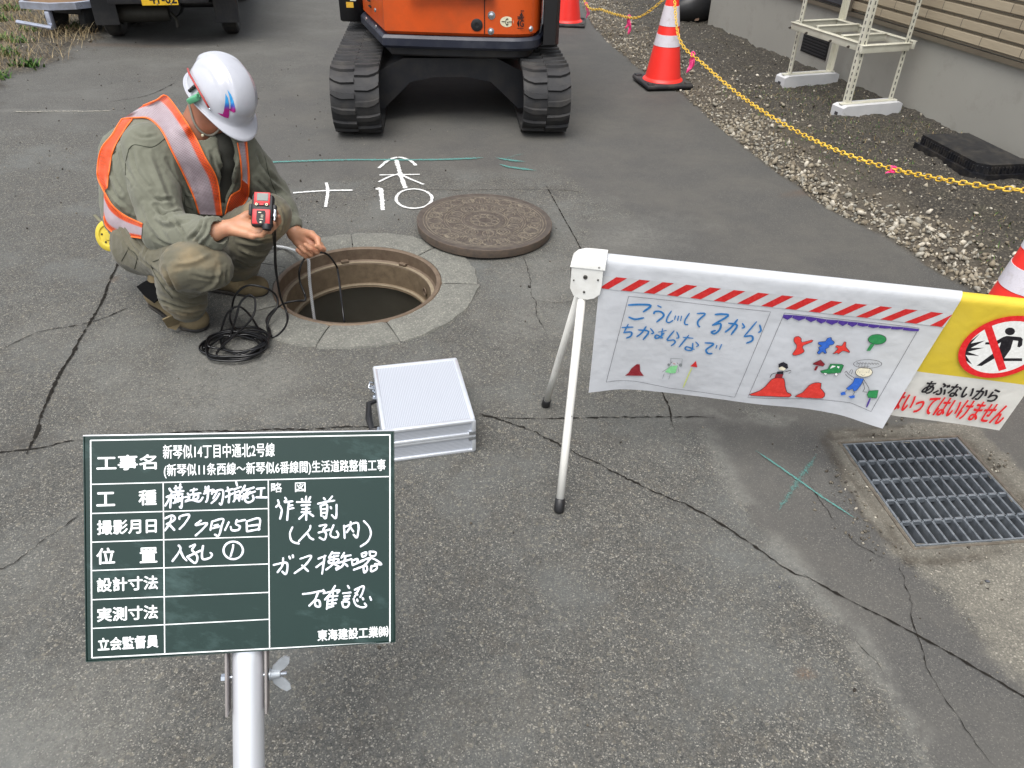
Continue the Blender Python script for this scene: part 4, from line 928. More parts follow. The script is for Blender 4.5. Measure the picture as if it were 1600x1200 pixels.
# upper structure, turned slightly against the tracks
UP = bpy.data.objects.new('upper_body', None); COL.objects.link(UP); UP.parent = ex; UP.location = (0, 0, -.018); UP.rotation_euler = (0, 0, -EH)   # world-aligned axes, origin EO
def U(x, y): return (x-EO[0], y-EO[1])
def offs(poly, d):
    out = []; n = len(poly); c_ = np.mean(poly, 0)
    for i in range(n):
        a, b, c2 = np.array(poly[i-1]), np.array(poly[i]), np.array(poly[(i+1) % n]); t1, t2 = nrm(b-a), nrm(c2-b); n1, n2 = V(t1[1], -t1[0]), V(t2[1], -t2[0]); m_ = nrm(n1+n2); out.append(tuple(b+m_*d/max(.4, np.dot(m_, n1))))
    return out
outl = [U(*p) for p in [(-1.115, 5.80), (-.858, 5.10), (-.55, 5.085), (-.28, 5.08), (-.05, 5.085), (.00, 5.095), (.065, 5.12), (.110, 5.17), (.14, 5.30), (.165, 5.8), (.16, 6.55), (-1.0, 6.7)]]
def ringprism(poly, z0, z1, bev, name, mat, parent=UP):
    mb = MB(); n = len(poly); a = offs(poly, -bev); lv = [(a, z0), (poly, z0+bev), (poly, z1-bev), (a, z1)]; vs = [(p[0], p[1], z) for pl, z in lv for p in pl]
    fs = [list(range(n))[::-1], [3*n+i for i in range(n)]]+[[j*n+i, j*n+(i+1) % n, (j+1)*n+(i+1) % n, (j+1)*n+i] for j in range(3) for i in range(n)]
    mb.add(vs, fs); return mb.build(name, mat, parent, auto=35)
ringprism(outl, .495, .570, .016, 'bumper_rail', M_NAVY)
ringprism(offs(outl, -.06), .44, .4955, .01, 'floor_plate', M_DK)
body_p = offs(outl, -.022); ringprism(body_p, .571, 1.02, .02, 'counterweight', M_ORG)
ringprism(offs(body_p, -.03), 1.021, 1.16, .03, 'engine_cover', M_ORG)
def onrear(px_, py_, Yd=5.092): return PY(px_, py_, Yd)
# panel seam, bolts, round lock, stickers on the rear face
yf = 5.10
def face(px_, py_):
    p = PY(px_, py_, 5.105); x = p[0]; bp = np.array(body_p)+EO
    best = 5.105
    for i in range(len(bp)):
        a, b = bp[i], bp[(i+1) % len(bp)]
        if a[1] < 5.6 and b[1] < 5.6 and min(a[0], b[0]) <= x <= max(a[0], b[0]): best = a[1]+(b[1]-a[1])*(x-a[0])/(b[0]-a[0]+1e-9)
    p = PY(px_, py_, best); return V(p[0]-EO[0], p[1]-EO[1], p[2])
s0, s1 = face(757, 56), face(757, 4)
mb = MB(); mb.box((s0[0], s0[1]-.001, (.585+.99)/2), (.005, .006, .40)); mb.build('panel_seam', paint('seam', srgb(24, 16, 12), .8), UP)
f1, f2 = face(608, 8), face(757, 8)
for (x, y, r_) in ((768, 19, .014), (767, 44, .012), (829, 40, .010)):
    p = face(x, y); bm_ = MB().lathe([(0, 0), (r_*1.7, 0), (r_*1.7, .002), (r_, .003), (r_, .009), (r_*.6, .012), (0, .012)], 12, M=Matrix.Translation(p) @ Matrix.Rotation(PI/2, 4, 'X')); bm_.build('bolt', M_CHR, UP, auto=40)
p = face(745, 34); MB().lathe([(0, 0), (.036, 0), (.036, .004), (.030, .007), (.012, .007), (.010, .004), (0, .004)], 24, M=Matrix.Translation(p) @ Matrix.Rotation(PI/2, 4, 'X')).build('lock_cap', M_BLK, UP, auto=40)
for (x, y) in ((574, 24), (589, 36), (588, 10)):
    p = PY(x, y, 5.10+(590-x)*.009+.03); MB().lathe([(0, 0), (.011, 0), (.011, .006), (0, .009)], 10, M=Matrix.Translation((p[0]-EO[0]-.004, p[1]-EO[1]-.012, p[2])) @ Matrix.Rotation(PI/2, 4, 'X') @ Matrix.Rotation(R(-60), 4, 'Y')).build('bolt', M_CHR, UP, auto=40)
def decal(body, c, w_, h_, mat, name, dy=-.0012, bold=.0):
    v, fs = text_me(body, bold); mb = MB(); mb.add([(c[0]+(a-.5)*w_, c[1]+dy, c[2]+(b-.5)*h_) for a, b in v], fs); return mb.build(name, mat, UP)
M_CREAM = paint('sticker_cream', srgb(226, 220, 190), .5, bump=0); M_INK = paint('ink', srgb(16, 14, 18), .6, bump=0)
p = face(792, 29); mb = MB(); mb.add([(p[0]+.041*math.cos(a), p[1]-.0008+math.cos(a)*.002, p[2]+.030*math.sin(a)) for a in np.linspace(0, 2*PI, 29)[:-1]], [list(range(28))]); mb.build('oval_sticker', M_CREAM, UP)
decal('G', p, .018, .040, M_INK, 'sticker_text', -.003, .01)
for dx5, w5 in ((-.022, .020), (.022, .022)): MB().box((p[0]+dx5, p[1]-.003, p[2]+.001), (w5, .0015, .004)).build('sticker_line', M_INK, UP)
p = face(812, 27)
decal('MG', p+V(0, 0, -.016), .054, .038, M_INK, 'black_mark', -.003, .02)
for dx5, dz5, w5, h5 in ((.004, .010, .034, .007), (.006, .020, .040, .007), (.010, .031, .020, .008), (.010, .040, .008, .010)): MB().box((p[0]+dx5, p[1]-.002, p[2]+dz5), (w5, .002, h5)).build('black_mark', M_INK, UP)
MB().box((p[0]+.016, p[1]-.002, p[2]+.054), (.020, .002, .005)).build('black_mark', M_INK, UP); MB().box((p[0], p[1]-.002, p[2]-.043), (.05, .002, .003)).build('black_mark', M_INK, UP)
# dark handle strip at the top of the engine door, cab-side fenders
p = PY(700, 3, 5.08); MB().box((p[0]-EO[0]+.02, 5.078-EO[1], .80), (.52, .03, .03), .008).build('door_handle_strip', M_BLK, UP, auto=40)
fp = [U(*q) for q in [(.140, 5.19), (.215, 5.205), (.238, 5.24), (.238, 5.60), (.145, 5.60)]]; ringprism(fp, .50, 1.35, .018, 'corner_guard', M_BLK)
lp_ = [U(*q) for q in [(-1.270, 5.86), (-1.110, 5.86), (-1.110, 6.5), (-1.270, 6.5)]]; ringprism(lp_, .50, 1.1, .012, 'step_box', M_BLK)
for (dx0, dz0, ww_, hh_, mt) in ((-.055, .70, .045, .09, paint('label_blue', srgb(60, 120, 180), .5, bump=0)), (-.010, .69, .040, .11, paint('label_white', srgb(206, 208, 204), .5, bump=0)), (-.035, .61, .05, .035, paint('label_yellow', srgb(214, 170, 50), .5, bump=0))):
    MB().box((-1.190+dx0+.03-EO[0], 5.8585-EO[1], dz0), (ww_, .002, hh_)).build('label_plate', mt, UP)
for k in range(4): # cooling slots on the left panel
    p = PY(563, 2+k*5, 5.55); MB().box((-.995-EO[0]-k*.006, 5.52-EO[1], .66+.035*k), (.05, .012, .010), .003, rz=R(-68)).build('cooling_slot', paint('seam', srgb(24, 16, 12), .8), UP)
# cab and boom (above the photo's frame)
cb = [U(*q) for q in [(-1.02, 5.75), (-.15, 5.75), (-.15, 6.75), (-1.0, 6.75)]]
ringprism(cb, 1.165, 1.30, .02, 'cab_sill', M_ORG); ringprism(cb, 2.32, 2.44, .04, 'cab_roof', M_ORG)
cbx = np.array(cb)
for q in cbx: MB().box((q[0]*.98+cbx[:, 0].mean()*.02, q[1]*.98+cbx[:, 1].mean()*.02, 1.81), (.06, .06, 1.01), .01).build('cab_pillar', M_BLK, UP, auto=40)
t = NT('cab_glass'); t.p.inputs['Transmission Weight'].default_value = .8; M_GL = t.fin(srgb(60, 72, 74), .05)
for i in range(4):
    a, b = cbx[i], cbx[(i+1) % 4]; m_ = (a+b)/2; l_ = np.linalg.norm(b-a)-.12; MB().box((m_[0]*.97+cbx[:, 0].mean()*.03, m_[1]*.97+cbx[:, 1].mean()*.03, 1.81), (l_, .008, .98), rz=math.atan2(*(b-a)[::-1])).build('cab_window', M_GL, UP)
mb = MB(); P = [(.10-EO[0]-.2, 6.75-EO[1], .75), (.0-EO[0]-.2, 7.4-EO[1], 1.9), (-.1-EO[0]-.2, 8.3-EO[1], 2.3), (-.2-EO[0]-.2, 9.2-EO[1], 1.6)]; mb.tube(catmull(P, 6), .10, 4); mb.build('boom', M_ORG, UP)
MB().tube([P[3], (P[3][0]-.02, P[3][1]-.3, .9), (P[3][0]-.02, P[3][1]-.15, .35)], .08, 4).build('arm', M_ORG, UP)
mb = MB(); mb.lathe([(.28, -.22), (.30, -.22), (.30, .22), (.28, .22)], 16, M=Matrix.Translation((P[3][0]-.02, P[3][1]-.1, .32)) @ Matrix.Rotation(PI/2, 4, 'Y'), a0=R(0), a1=R(200)); mb.build('bucket', M_DK, UP)

# ================================================================ small truck seen from behind (lower edge of its tail in view)
aL, aR = G(186, 55)[:2], G(364, 51)[:2]; ax_ = nrm(aR-aL); hd = V(-ax_[1], ax_[0]); tc = (aL+aR)/2; tang = math.atan2(ax_[1], ax_[0]); tw = np.linalg.norm(aR-aL)
print('truck track', tw)
tk = tag(empty('small_truck', (tc[0], tc[1], 0), tang), 'dark rear end of a small truck with a yellow number plate', 'truck')
M_TYR = paint('tyre', srgb(34, 34, 35), .75, dirt=srgb(96, 90, 80), dirt_amt=.35); M_TRK = paint('truck_dark', srgb(26, 27, 31), .5, dirt=srgb(70, 66, 60), dirt_amt=.4)
M_WHT = paint('truck_white', srgb(214, 216, 216), .3, bump=.03)
yb = .0
for (sx, yy) in ((-1, yb), (1, yb), (-1, yb+1.9), (1, yb+1.9)):
    T = Matrix.Translation((sx*tw/2, yy, .262)) @ Matrix.Rotation(PI/2*sx, 4, 'Y')
    w_ = MB().lathe([(.165, .055), (.18, .068), (.235, .07), (.256, .055), (.262, .03), (.262, -.03), (.256, -.055), (.235, -.07), (.18, -.068), (.165, -.055)], 40, M=T).build('wheel', M_TYR, tk, auto=40)
    MB().lathe([(.168, .055), (.160, .062), (.150, .040), (.145, .028), (.09, .036), (.06, .050), (.03, .052), (0, .052)], 28, M=T).build('rim', M_CHR, w_, auto=35)
mb = MB(); mb.box((0, .9, .40), (.8, 3.0, .10), .01); mb.box((0, -.17, .37), (1.30, .05, .09), .01); mb.tube([(-.5, yb, .262), (.5, yb, .262)], .04, 10); mb.lathe([(0, -.1), (.10, -.1), (.12, 0), (.10, .1), (0, .1)], 16, M=Matrix.Translation((0, yb, .262))@Matrix.Rotation(PI/2, 4, 'X')); mb.build('chassis', M_TRK, tk, auto=40)
for sx in (-1, 1): MB().box((sx*(tw/2+.0), -.30, .27), (.20, .012, .26), .004).build('mudflap', M_TRK, tk)
mb = MB(); mb.lathe([(0, 0), (.07, .01), (.075, .05), (.075, .45), (.07, .49), (0, .5)], 20, M=Matrix.Translation((-.50, -.10, .20)) @ Matrix.Rotation(PI/2, 4, 'Y')); mb.tube([(.03, -.26, .22), (.08, -.36, .19), (.085, -.40, .13)], .013, 8); mb.build('silencer', paint('silencer', srgb(70, 68, 62), .6, .3), tk, auto=40)
MB().box((0, 1.0, .56), (1.40, 3.05, .16), .02).build('body', M_TRK, tk, auto=40)
mb = MB(); mb.box((0, -.50, .78), (1.40, .04, .30), .01); mb.box((-.69, .35, .78), (.03, 1.7, .30), .01); mb.box((.69, .35, .78), (.03, 1.7, .30), .01); mb.build('cargo_bed', M_WHT, tk, auto=40)
MB().box((0, 1.95, 1.2), (1.38, 1.25, 1.15), .08).build('cab', M_WHT, tk, auto=40)
MB().box((0, 1.318, 1.38), (1.1, .01, .42), .02).build('rear_window', M_GL, tk)
for sx in (-1, 1): MB().box((sx*.58, -.525, .60), (.16, .04, .09), .01).build('tail_light', paint('tail_red', srgb(170, 20, 20), .3, bump=0), tk, auto=40)
# number plate: pixels (222..272, -20..8)
pq = PY(250, 7, tc[1]-.62); lx = (pq[0]-tc[0])*math.cos(tang)+(pq[1]-tc[1])*math.sin(tang)
PWd, PHt = .29, .145; pzb = float(PY(248, 9, tc[1]-.62)[2])
M_PLT = paint('plate_yellow', srgb(232, 186, 40), .4, bump=0)
pl = MB().box((lx, -.62, pzb+PHt/2), (PWd, .004, PHt), .006).build('number_plate', M_PLT, tk)
def plate_t(body, x, z, w_, h_, bold=.02):
    v, fs = text_me(body, bold); MB().add([(lx+x+a*w_, -.6232, pzb+z+b*h_) for a, b in v], fs).build('plate_text', M_INK, pl)
plate_t('41-02', -.080, .012, .215, .080, .02)
for s_ in (-.11, .11): MB().lathe([(0, 0), (.007, 0), (.005, .004), (0, .004)], 10, M=Matrix.Translation((lx+s_*.5+.03, -.6225, pzb+.012)) @ Matrix.Rotation(PI/2, 4, 'X')).build('plate_bolt', M_CHR, pl)

# ================================================================ silver-edged low trailer in the grass, top left
q0, q1 = G(26, 8, .26), G(98, 13, .26); q2 = G(128, 2, .26)
tx = nrm((q1-q0)[:2]); tg = math.atan2(tx[1], tx[0]); o_ = q0
tl = tag(empty('low_trailer', (q0[0], q0[1], 0), tg), 'low flat trailer with a silver aluminium edge standing in dry grass', 'trailer')
W_ = np.linalg.norm((q1-q0)[:2])+.12; D_ = 1.6
pl_ = [(-.0, .05), (.03, .0), (W_-.26, .0), (W_-.08, .12), (W_, .26), (W_, D_), (0, D_)]
M_SLV = paint('silver_edge', srgb(176, 182, 198), .3, .5, nscale=9, dirt=srgb(120, 112, 100), dirt_amt=.4)
mb = MB(); n = len(pl_); a = pl_; b = offs(pl_, -.03)
vs = [(p[0], p[1], z) for pl2, z in ((a, .235), (a, .29), (b, .292), (b, .235)) for p in pl2]
mb.add(vs, [[j*n+i, j*n+(i+1) % n, ((j+1) % 4)*n+(i+1) % n, ((j+1) % 4)*n+i] for j in range(4) for i in range(n)]); mb.build('silver_rim', M_SLV, tl)
MB().prism(offs(pl_, -.031), .240, .28).build('deck', paint('deck_brown', srgb(120, 92, 60), .8, dirt=srgb(70, 60, 50)), tl)
mb = MB(); mb.box((W_/2, D_*.55, .20), (W_-.3, D_*.8, .07), .01); mb.build('underframe', M_TRK, tl)
mb = MB(); mb.tube([(-.05, .0, .12), (W_-.25, -.04, .10)], .018, 8); mb.box((W_-.3, .02, .15), (.05, .05, .15), .01); mb.build('lower_bar', M_SLV, tl, auto=40)
for x in (.08, W_-.15):
    for yy in (.35, D_-.3): MB().lathe([(0, -.04), (.10, -.04), (.12, -.03), (.12, .03), (.10, .04), (0, .04)], 24, M=Matrix.Translation((x, yy, .12)) @ Matrix.Rotation(PI/2, 4, 'Y')).build('wheel', M_TYR, tl, auto=40)
# ================================================================ banner barrier
bL, bR_ = G(945, 397, .672), G(1500, 456, .672)
BD = nrm(bR_[:2]-bL[:2]); BN = V(BD[1], -BD[0]); BN = BN if BN[1] < 0 else -BN
BD3 = V(BD[0], BD[1], 0); BN3 = V(BN[0], BN[1], 0); BLEN = np.linalg.norm(bR_-bL); BR0 = .019
BO = V(bL[0], bL[1], .672-BR0)       # bar axis start
print('bar', BO, BD, BLEN)
bar = tag(empty('banner_barrier', (BO[0]-.05*BD[0], BO[1]-.05*BD[1], 0)), 'folding A-frame barrier with chipped white legs and children\'s drawings on its white banner', 'barrier')
bl_ = V(bar.location[0], bar.location[1], 0)
def bw(mb, name, mat, parent=bar, **k):   # world-coordinate mesh under the barrier
    mb.v = [Vector(v)-Vector(bl_) for v in mb.v]; return mb.build(name, mat, parent, **k)
t = NT('chipped_white'); co = t.coord(); n = t.noise(co, 32, 7, .75); ch_m = t.ramp(n, [(.64, 0), (.66, 1)])
sc_ = t.noise(co, 6, 3); chm = t.math('MULTIPLY', ch_m, t.ramp(sc_, [(.40, 0), (.5, 1)]))
M_CHW = t.fin(t.mix(t.mix(srgb(222, 222, 218), srgb(204, 202, 194), t.noise(co, 10, 4)), srgb(52, 42, 34), chm), .38, 0, t.bump(t.math('SUBTRACT', 1.0, chm), .3, .001))
M_WHP = paint('white_bracket', srgb(226, 226, 222), .35, var=.04, dirt=srgb(160, 152, 138), dirt_amt=.3, dscale=14)
hin = V(0, 0, 0)+BO-BD3*.045
foot_a, foot_b = G(873, 800), G(852, 634); hz_ = hin+V(0, 0, -.10)
def leg(foot, off):
    foot = V(foot[0], foot[1], .0); top = hz_+V(0, 0, 0)+off; d = nrm(top-foot)
    mb = MB(); mb.tube([foot+d*.03, foot+d*.2, foot+(top-foot)*.5, top+d*.045], .0115, 16); o = bw(mb, 'leg', M_CHW, smooth=True)
    mb = MB(); mb.tube([foot+d*.0, foot+d*.004, foot+d*.040, foot+d*.041], [.0125, .0145, .0142, .012], 16); mb.v = [Vector(v)-Vector(bl_) for v in mb.v]; mb.build('rubber_foot', M_BLK, o, smooth=True)
leg(foot_a, BN3*.016-BD3*.004); leg(foot_b, -BN3*.016-BD3*.012)
far_h = BO+BD3*(BLEN+.86)
for s_, q_ in ((1, BN3*.25), (-1, -BN3*.25)):
    foot = far_h+q_; foot[2] = 0; top = far_h+V(0, 0, -.1)+BN3*s_*.016; d = nrm(top-foot)
    mb = MB(); mb.tube([foot+d*.03, top+d*.045], .0115, 16); o = bw(mb, 'leg', M_CHW, smooth=True)
    mb = MB(); mb.tube([foot, foot+d*.004, foot+d*.04, foot+d*.041], [.0125, .0145, .0142, .012], 16); mb.v = [Vector(v)-Vector(bl_) for v in mb.v]; mb.build('rubber_foot', M_BLK, o, smooth=True)
# head bracket: a bent sheet cap with rounded cheek plates
def bracket(h0, sgn):
    Mx = frame_M(h0, BD3*sgn, np.cross(V(0, 0, 1), BD3*sgn))
    cheek = [(-.036, .0), (-.036, -.075), (-.026, -.096), (-.008, -.104), (.012, -.104), (.030, -.098), (.044, -.084), (.047, -.060), (.047, .0)]
    for s_ in (-1, 1):
        mb = MB(); n = len(cheek); vs = [(x, s_*.031, z) for x, z in cheek]+[(x, s_*.028, z) for x, z in cheek]
        mb.add(vs, [list(range(n)), [n+i for i in range(n)][::-1]]+[[i, (i+1) % n, n+(i+1) % n, n+i] for i in range(n)], M=Mx); ck = bw(mb, 'cheek_plate', M_WHP, auto=40)
        for (x, z, r_) in ((.002, -.038, .0062), (.036, -.042, .0028), (-.028, -.050, .0022), (.002, -.082, .0035), (.036, -.006, .0032)):
            mb = MB(); mb.lathe([(0, 0), (r_, 0), (r_*.9, .002), (r_*.5, .0028), (r_*.45, .001), (0, .001)], 12, M=Mx @ Matrix.Translation((x, s_*.031, z)) @ Matrix.Rotation(-s_*PI/2, 4, 'X')); mb.v = [Vector(v)-Vector(bl_) for v in mb.v]; mb.build('screw', paint('screw_grey', srgb(110, 108, 104), .35, .8), ck, auto=40)
    mb = MB(); prof = []
    P = [(-.040, -.010), (-.038, .006), (-.026, .020), (-.006, .0275), (.02, .0285), (.052, .0285)]
    vs = []; K = 12
    for (x, top) in P:
        for k in range(K+1):
            a = PI*k/K; yy = .0335*math.cos(a); zz = -.012+(top+.012)*math.sin(a)**.8; vs.append((x, yy, zz))
        
    n = K+1; fs = [[i*n+k, i*n+k+1, (i+1)*n+k+1, (i+1)*n+k] for i in range(len(P)-1) for k in range(K)]; mb.add(vs, fs, M=Mx)
    vs2 = [(-.040, .0335, -.012), (-.040, -.0335, -.012), (-.036, -.031, -.06), (-.036, .031, -.06)]; mb.add([Vector(v) for v in vs2], [[0, 1, 2, 3]], M=Mx); mb.add([(-.040, .0335*math.cos(PI*k/K), -.012+.002*math.sin(PI*k/K)) for k in range(K+1)], [list(range(K+1))], M=Mx)
    bw(mb, 'head_cap', M_WHP, auto=45)
bracket(hin+V(0, 0, .0), 1); bracket(far_h, -1)
mb = MB(); mb.tube([hin, far_h], .0155, 16); bw(mb, 'bar', M_CHW, smooth=True)

# fabric
W0L = -.005; BAN_H = .475
def wave_w(s, t): 
    x = np.clip((s-W0L)/(BLEN-W0L), 0, 1)
    return -(.050*np.sin(PI*x)**.8+.010*np.sin(3*PI*x))*(t/BAN_H)**1.8+.028*sstep(.86, 1.0, x)*(t/BAN_H)**2+.020*(1-sstep(0, .12, x))*(t/BAN_H)**2+.0012*np.sin(x*20+t*7)*np.clip(t*8, 0, 1)
def wave_y(s, t): return -.020*(t/BAN_H)-.035*(1-sstep(BLEN-.10, BLEN+.02, s))*(t/BAN_H)-.010*np.sin((s-.8)*9)*(t/BAN_H)**2
def skew(s, t, kind): # lower corners swing a little
    x = np.clip((s-W0L)/(BLEN-W0L), 0, 1); return (-.085*sstep(.45, 1, x)*(t/BAN_H)) if kind == 'w' else (-.055*(t/BAN_H))
def surf(s, t, kind, off=0.0):
    s = np.asarray(s, float); t = np.asarray(t, float); r_ = BR0+(.0012 if kind == 'w' else -.0008)+off
    wv = wave_w(s, t) if kind == 'w' else wave_y(s, t); ss_ = s+skew(s, t, kind)
    ang = t/BR0; y = np.where(t < 0, 0, 0)
    # t<0 wraps over the bar (t=-pi*r/2 is the crown, -pi*r the back)
    front = t >= 0; a = np.clip(t, -PI*BR0, 0)/BR0
    ny = np.where(front, r_+wv, r_*np.cos(a)); nz = np.where(front, -t, -r_*np.sin(a))
    return BO[None]+ss_[..., None]*BD3+ny[..., None]*BN3+nz[..., None]*V(0, 0, 1)
def unproj(x, y, kind, it=5):
    wv = 0.0; sk = 0.0; o0 = BR0
    for _ in range(it):
        p = PPl(x, y, BO+BN3*(o0+wv), BN3); s = np.dot(p-BO, BD3); t = -(p[2]-BO[2]); tt = max(t, 0)
        s0 = s
        for _2 in range(4): s0 = s-float(skew(np.array(s0), np.array(tt), kind))
        wv = float(wave_w(np.array(s0), np.array(tt)) if kind == 'w' else wave_y(np.array(s0), np.array(tt)))
    return s0, t
def fabric(name, s0, s1, h0, h1, kind, mat, n=120, m=46, hemf=None):
    S = np.linspace(s0, s1, n); Tn = np.r_[-PI*BR0-.0, np.linspace(-PI*BR0*.9, 0, 10), np.linspace(0, 1, m)[1:]]
    vs = []; uv = []
    for s in S:
        hh = h0+(h1-h0)*(s-s0)/(s1-s0) if hemf is None else hemf(s)
        tt = np.where(Tn > 0, Tn*hh, Tn); vs.append(surf(np.full(len(tt), s), tt, kind)); uv.append(np.stack([np.full(len(tt), s), tt], 1))
    k = len(Tn); vs = np.concatenate(vs)-bl_; uv = np.concatenate(uv); i = np.arange(n*k).reshape(n, k); q = np.stack([i[:-1, :-1], i[1:, :-1], i[1:, 1:], i[:-1, 1:]], -1).reshape(-1, 4)
    me = mesh_np(name, vs, q); ul = me.uv_layers.new(name='UVMap'); lv = np.zeros(len(me.loops), np.int32); me.loops.foreach_get('vertex_index', lv); ul.data.foreach_set('uv', uv[lv].astype(np.float32).ravel())
    return link(name, me, mat, bar, smooth=True)
def fab_mat(name, col, col2=None, thr=None):
    t = NT(name); co = t.coord(); n = t.noise(co, 6, 5, .6); c = col
    if col2 is not None:
        uv = t.sep(t.coord('UV')); c = t.mix(col, col2, t.math('GREATER_THAN', uv[1], thr))
    c = t.mix(c, t.mix(c, srgb(120, 116, 104), .22), t.ramp(n, [(.45, 0), (.8, .8)])); c = t.mix(c, srgb(150, 146, 136), t.ramp(t.noise(co, 40, 6, .75), [(.66, 0), (.74, .35)]))
    h = t.math('ADD', t.math('MULTIPLY', t.noise(co, 9, 3, .5), 1.0), t.math('MULTIPLY', t.noise(co, 300, 2), .03))
    m = t.fin(c, .62, 0, t.bump(h, .6, .014)); 
    tl = t.n('BsdfTranslucent'); t.set(tl.inputs[0], c); mx = t.n('MixShader'); mx.inputs[0].default_value = .22; t.l(t.p.outputs[0], mx.inputs[1]); t.l(tl.outputs[0], mx.inputs[2]); t.l(mx.outputs[0], t.out.inputs[0]); return m
hb_l = unproj(932, 612, 'w')[1]; hb_r = unproj(1375, 668, 'w')[1]; print('hem', hb_l, hb_r)
sW1 = BLEN
M_FW = fab_mat('banner_white', srgb(206, 209, 214)); ban = fabric('banner', W0L, sW1, hb_l, hb_r, 'w', M_FW)
ty = np.mean([unproj(1428, 580, 'y')[1], unproj(1600, 601, 'y')[1]]); hy = np.mean([unproj(1384, 652, 'y')[1], unproj(1565, 668, 'y')[1]]); sy1 = unproj(1565, 668, 'y')[0]; print('yellow', ty, hy, sy1)
M_FY = fab_mat('banner_yellow', srgb(222, 196, 58), srgb(222, 221, 214), float(ty)); bany = fabric('banner', BLEN-.13, max(sy1, BLEN+.25), hy, hy, 'y', M_FY); bany['label'] = 'yellow and white printed banner at the barrier\'s right end'
ban['label'] = 'white banner with two children\'s drawings in frames'
# drawing on fabric: everything is traced on the cloth surface
def ink(name, col, r=.6):
    if name in _mc: return _mc[name]
    t = NT(name); co = t.coord(); n = t.noise(co, 130, 4, .7); _mc[name] = t.fin(t.mix(col, tuple(min(1, c*1.35+.04) for c in col[:3])+(1,), t.ramp(n, [(.45, 0), (.75, .6)])), r); return _mc[name]
_off = [0.0016]
def nxt(): _off[0] += .00003; return _off[0]
class Draw:
    def __init__(s, kind, parent, conv=None): s.k = kind; s.par = parent; s.conv = conv
    def st(s, pts): return [unproj(x, y, s.k) for x, y in pts] if s.conv is None else [unproj(*s.conv(x, y), s.k) for x, y in pts]
    def at(s, ST, off): ST = np.array(ST); return surf(ST[:, 0], ST[:, 1], s.k, off)-bl_
    def poly(s, pts, name, mat, mb=None, curve=0):
        if curve: pts = catmull([np.array(list(p)+[0.]) for p in pts], curve, True)[:, :2]
        o = nxt(); m = mb or MB(); v = s.at(s.st(pts), o); m.add(v, [list(range(len(v)))])
        return m if mb else m.build(name, mat, s.par)
    def line(s, pts, wid, mb, curve=4, closed=False):
        ST = np.array(s.st(pts)); 
        if curve and len(ST) > 2: ST = catmull([np.r_[p, 0.] for p in ST], curve, closed)[:, :2]
        if closed: ST = np.vstack([ST, ST[:1]])
        # subdivide
        o = nxt(); out_ = []
        for i in range(len(ST)-1):
            n = max(1, int(np.linalg.norm(ST[i+1]-ST[i])/.012)); out_ += [ST[i]+(ST[i+1]-ST[i])*k/n for k in range(n)]
        out_.append(ST[-1]); ST = np.array(out_); T = np.gradient(ST, axis=0); T /= (np.linalg.norm(T, axis=1)[:, None]+1e-9); N = np.stack([-T[:, 1], T[:, 0]], 1)
        e = np.ones(len(ST)); e[0] = e[-1] = .55 if wid > .0012 and not closed else 1
        A = s.at(ST-N*wid/2*e[:, None], o); B = s.at(ST+N*wid/2*e[:, None], o); vs = []
        for a, b in zip(A, B): vs += [a, b]
        mb.add(vs, [[2*i, 2*i+1, 2*i+3, 2*i+2] for i in range(len(ST)-1)])
z4 = lambda x, y: (940+x/5.714, 440+y/5.714)      # zoom of the first drawing
z5 = lambda x, y: (1160+x/5.333, 470+y/5.333)
z6 = lambda x, y: (1380+x/5.0, 440+y/5.0)
DW = Draw('w', ban)
# striped tape
band_t0 = np.mean([unproj(x, y, 'w')[1] for x, y in ((965, 434), (1481, 487))]); band_t1 = np.mean([unproj(x, y, 'w')[1] for x, y in ((957, 455), (1450, 504))])
print('band', band_t0, band_t1)
def strip_quad(s0, s1, s2, s3, t0, t1, o, mb, n=1):
    k = 6; f_ = np.linspace(0, 1, k+1); S_ = np.r_[s0+(s1-s0)*f_, s3+(s2-s3)*f_]; A = surf(S_, np.r_[f_*0+t0, f_*0+t1], 'w', o)-bl_; mb.add(A, [[i, i+1, k+2+i, k+1+i] for i in range(k)])
mb = MB(); o = nxt()
for i in range(60):
    a, b = W0L+(BLEN-W0L)*i/60, W0L+(BLEN-W0L)*(i+1)/60; strip_quad(a, b, b, a, band_t0, band_t1, o, mb)
mb.build('stripe_tape', paint('tape_grey', srgb(196, 198, 200), .3, bump=0), ban)
mb = MB(); o = nxt()+.0004; sp = (unproj(1454, 497, 'w')[0]-unproj(962, 455, 'w')[0])/13.1; s_ = unproj(966, 455, 'w')[0]-sp*.9
while s_ < BLEN:
    c = lambda v: min(max(v, W0L), BLEN)
    if c(s_+sp*.47) > c(s_) or c(s_+sp*1.22) > c(s_+sp*.75): strip_quad(c(s_+sp*.75), c(s_+sp*1.22), c(s_+sp*.47), c(s_), band_t0+.0005, band_t1-.0005, o, mb)
    s_ += sp
mb.build('red_stripes', ink('red_tape', srgb(186, 34, 34), .4), ban)
mb = MB()
DW.line([z4(242, 127), z4(1508, 265), z4(1188, 1027), z4(600, 945), z4(300, 885), z4(160, 878), z4(42, 893), z4(242, 127)], .0009, mb, 0)
DW.line([z5(350, 97), z5(1470, 222), z5(1070, 918), z5(900, 845), z5(650, 818), z5(300, 810), z5(45, 800), z5(350, 97)], .0009, mb, 0)
mb.build('frame_lines', ink('thin_ink', srgb(40, 36, 52)), ban)
DW.conv = z4
BLU = ink('blue_marker', srgb(34, 108, 170)); mb = MB()
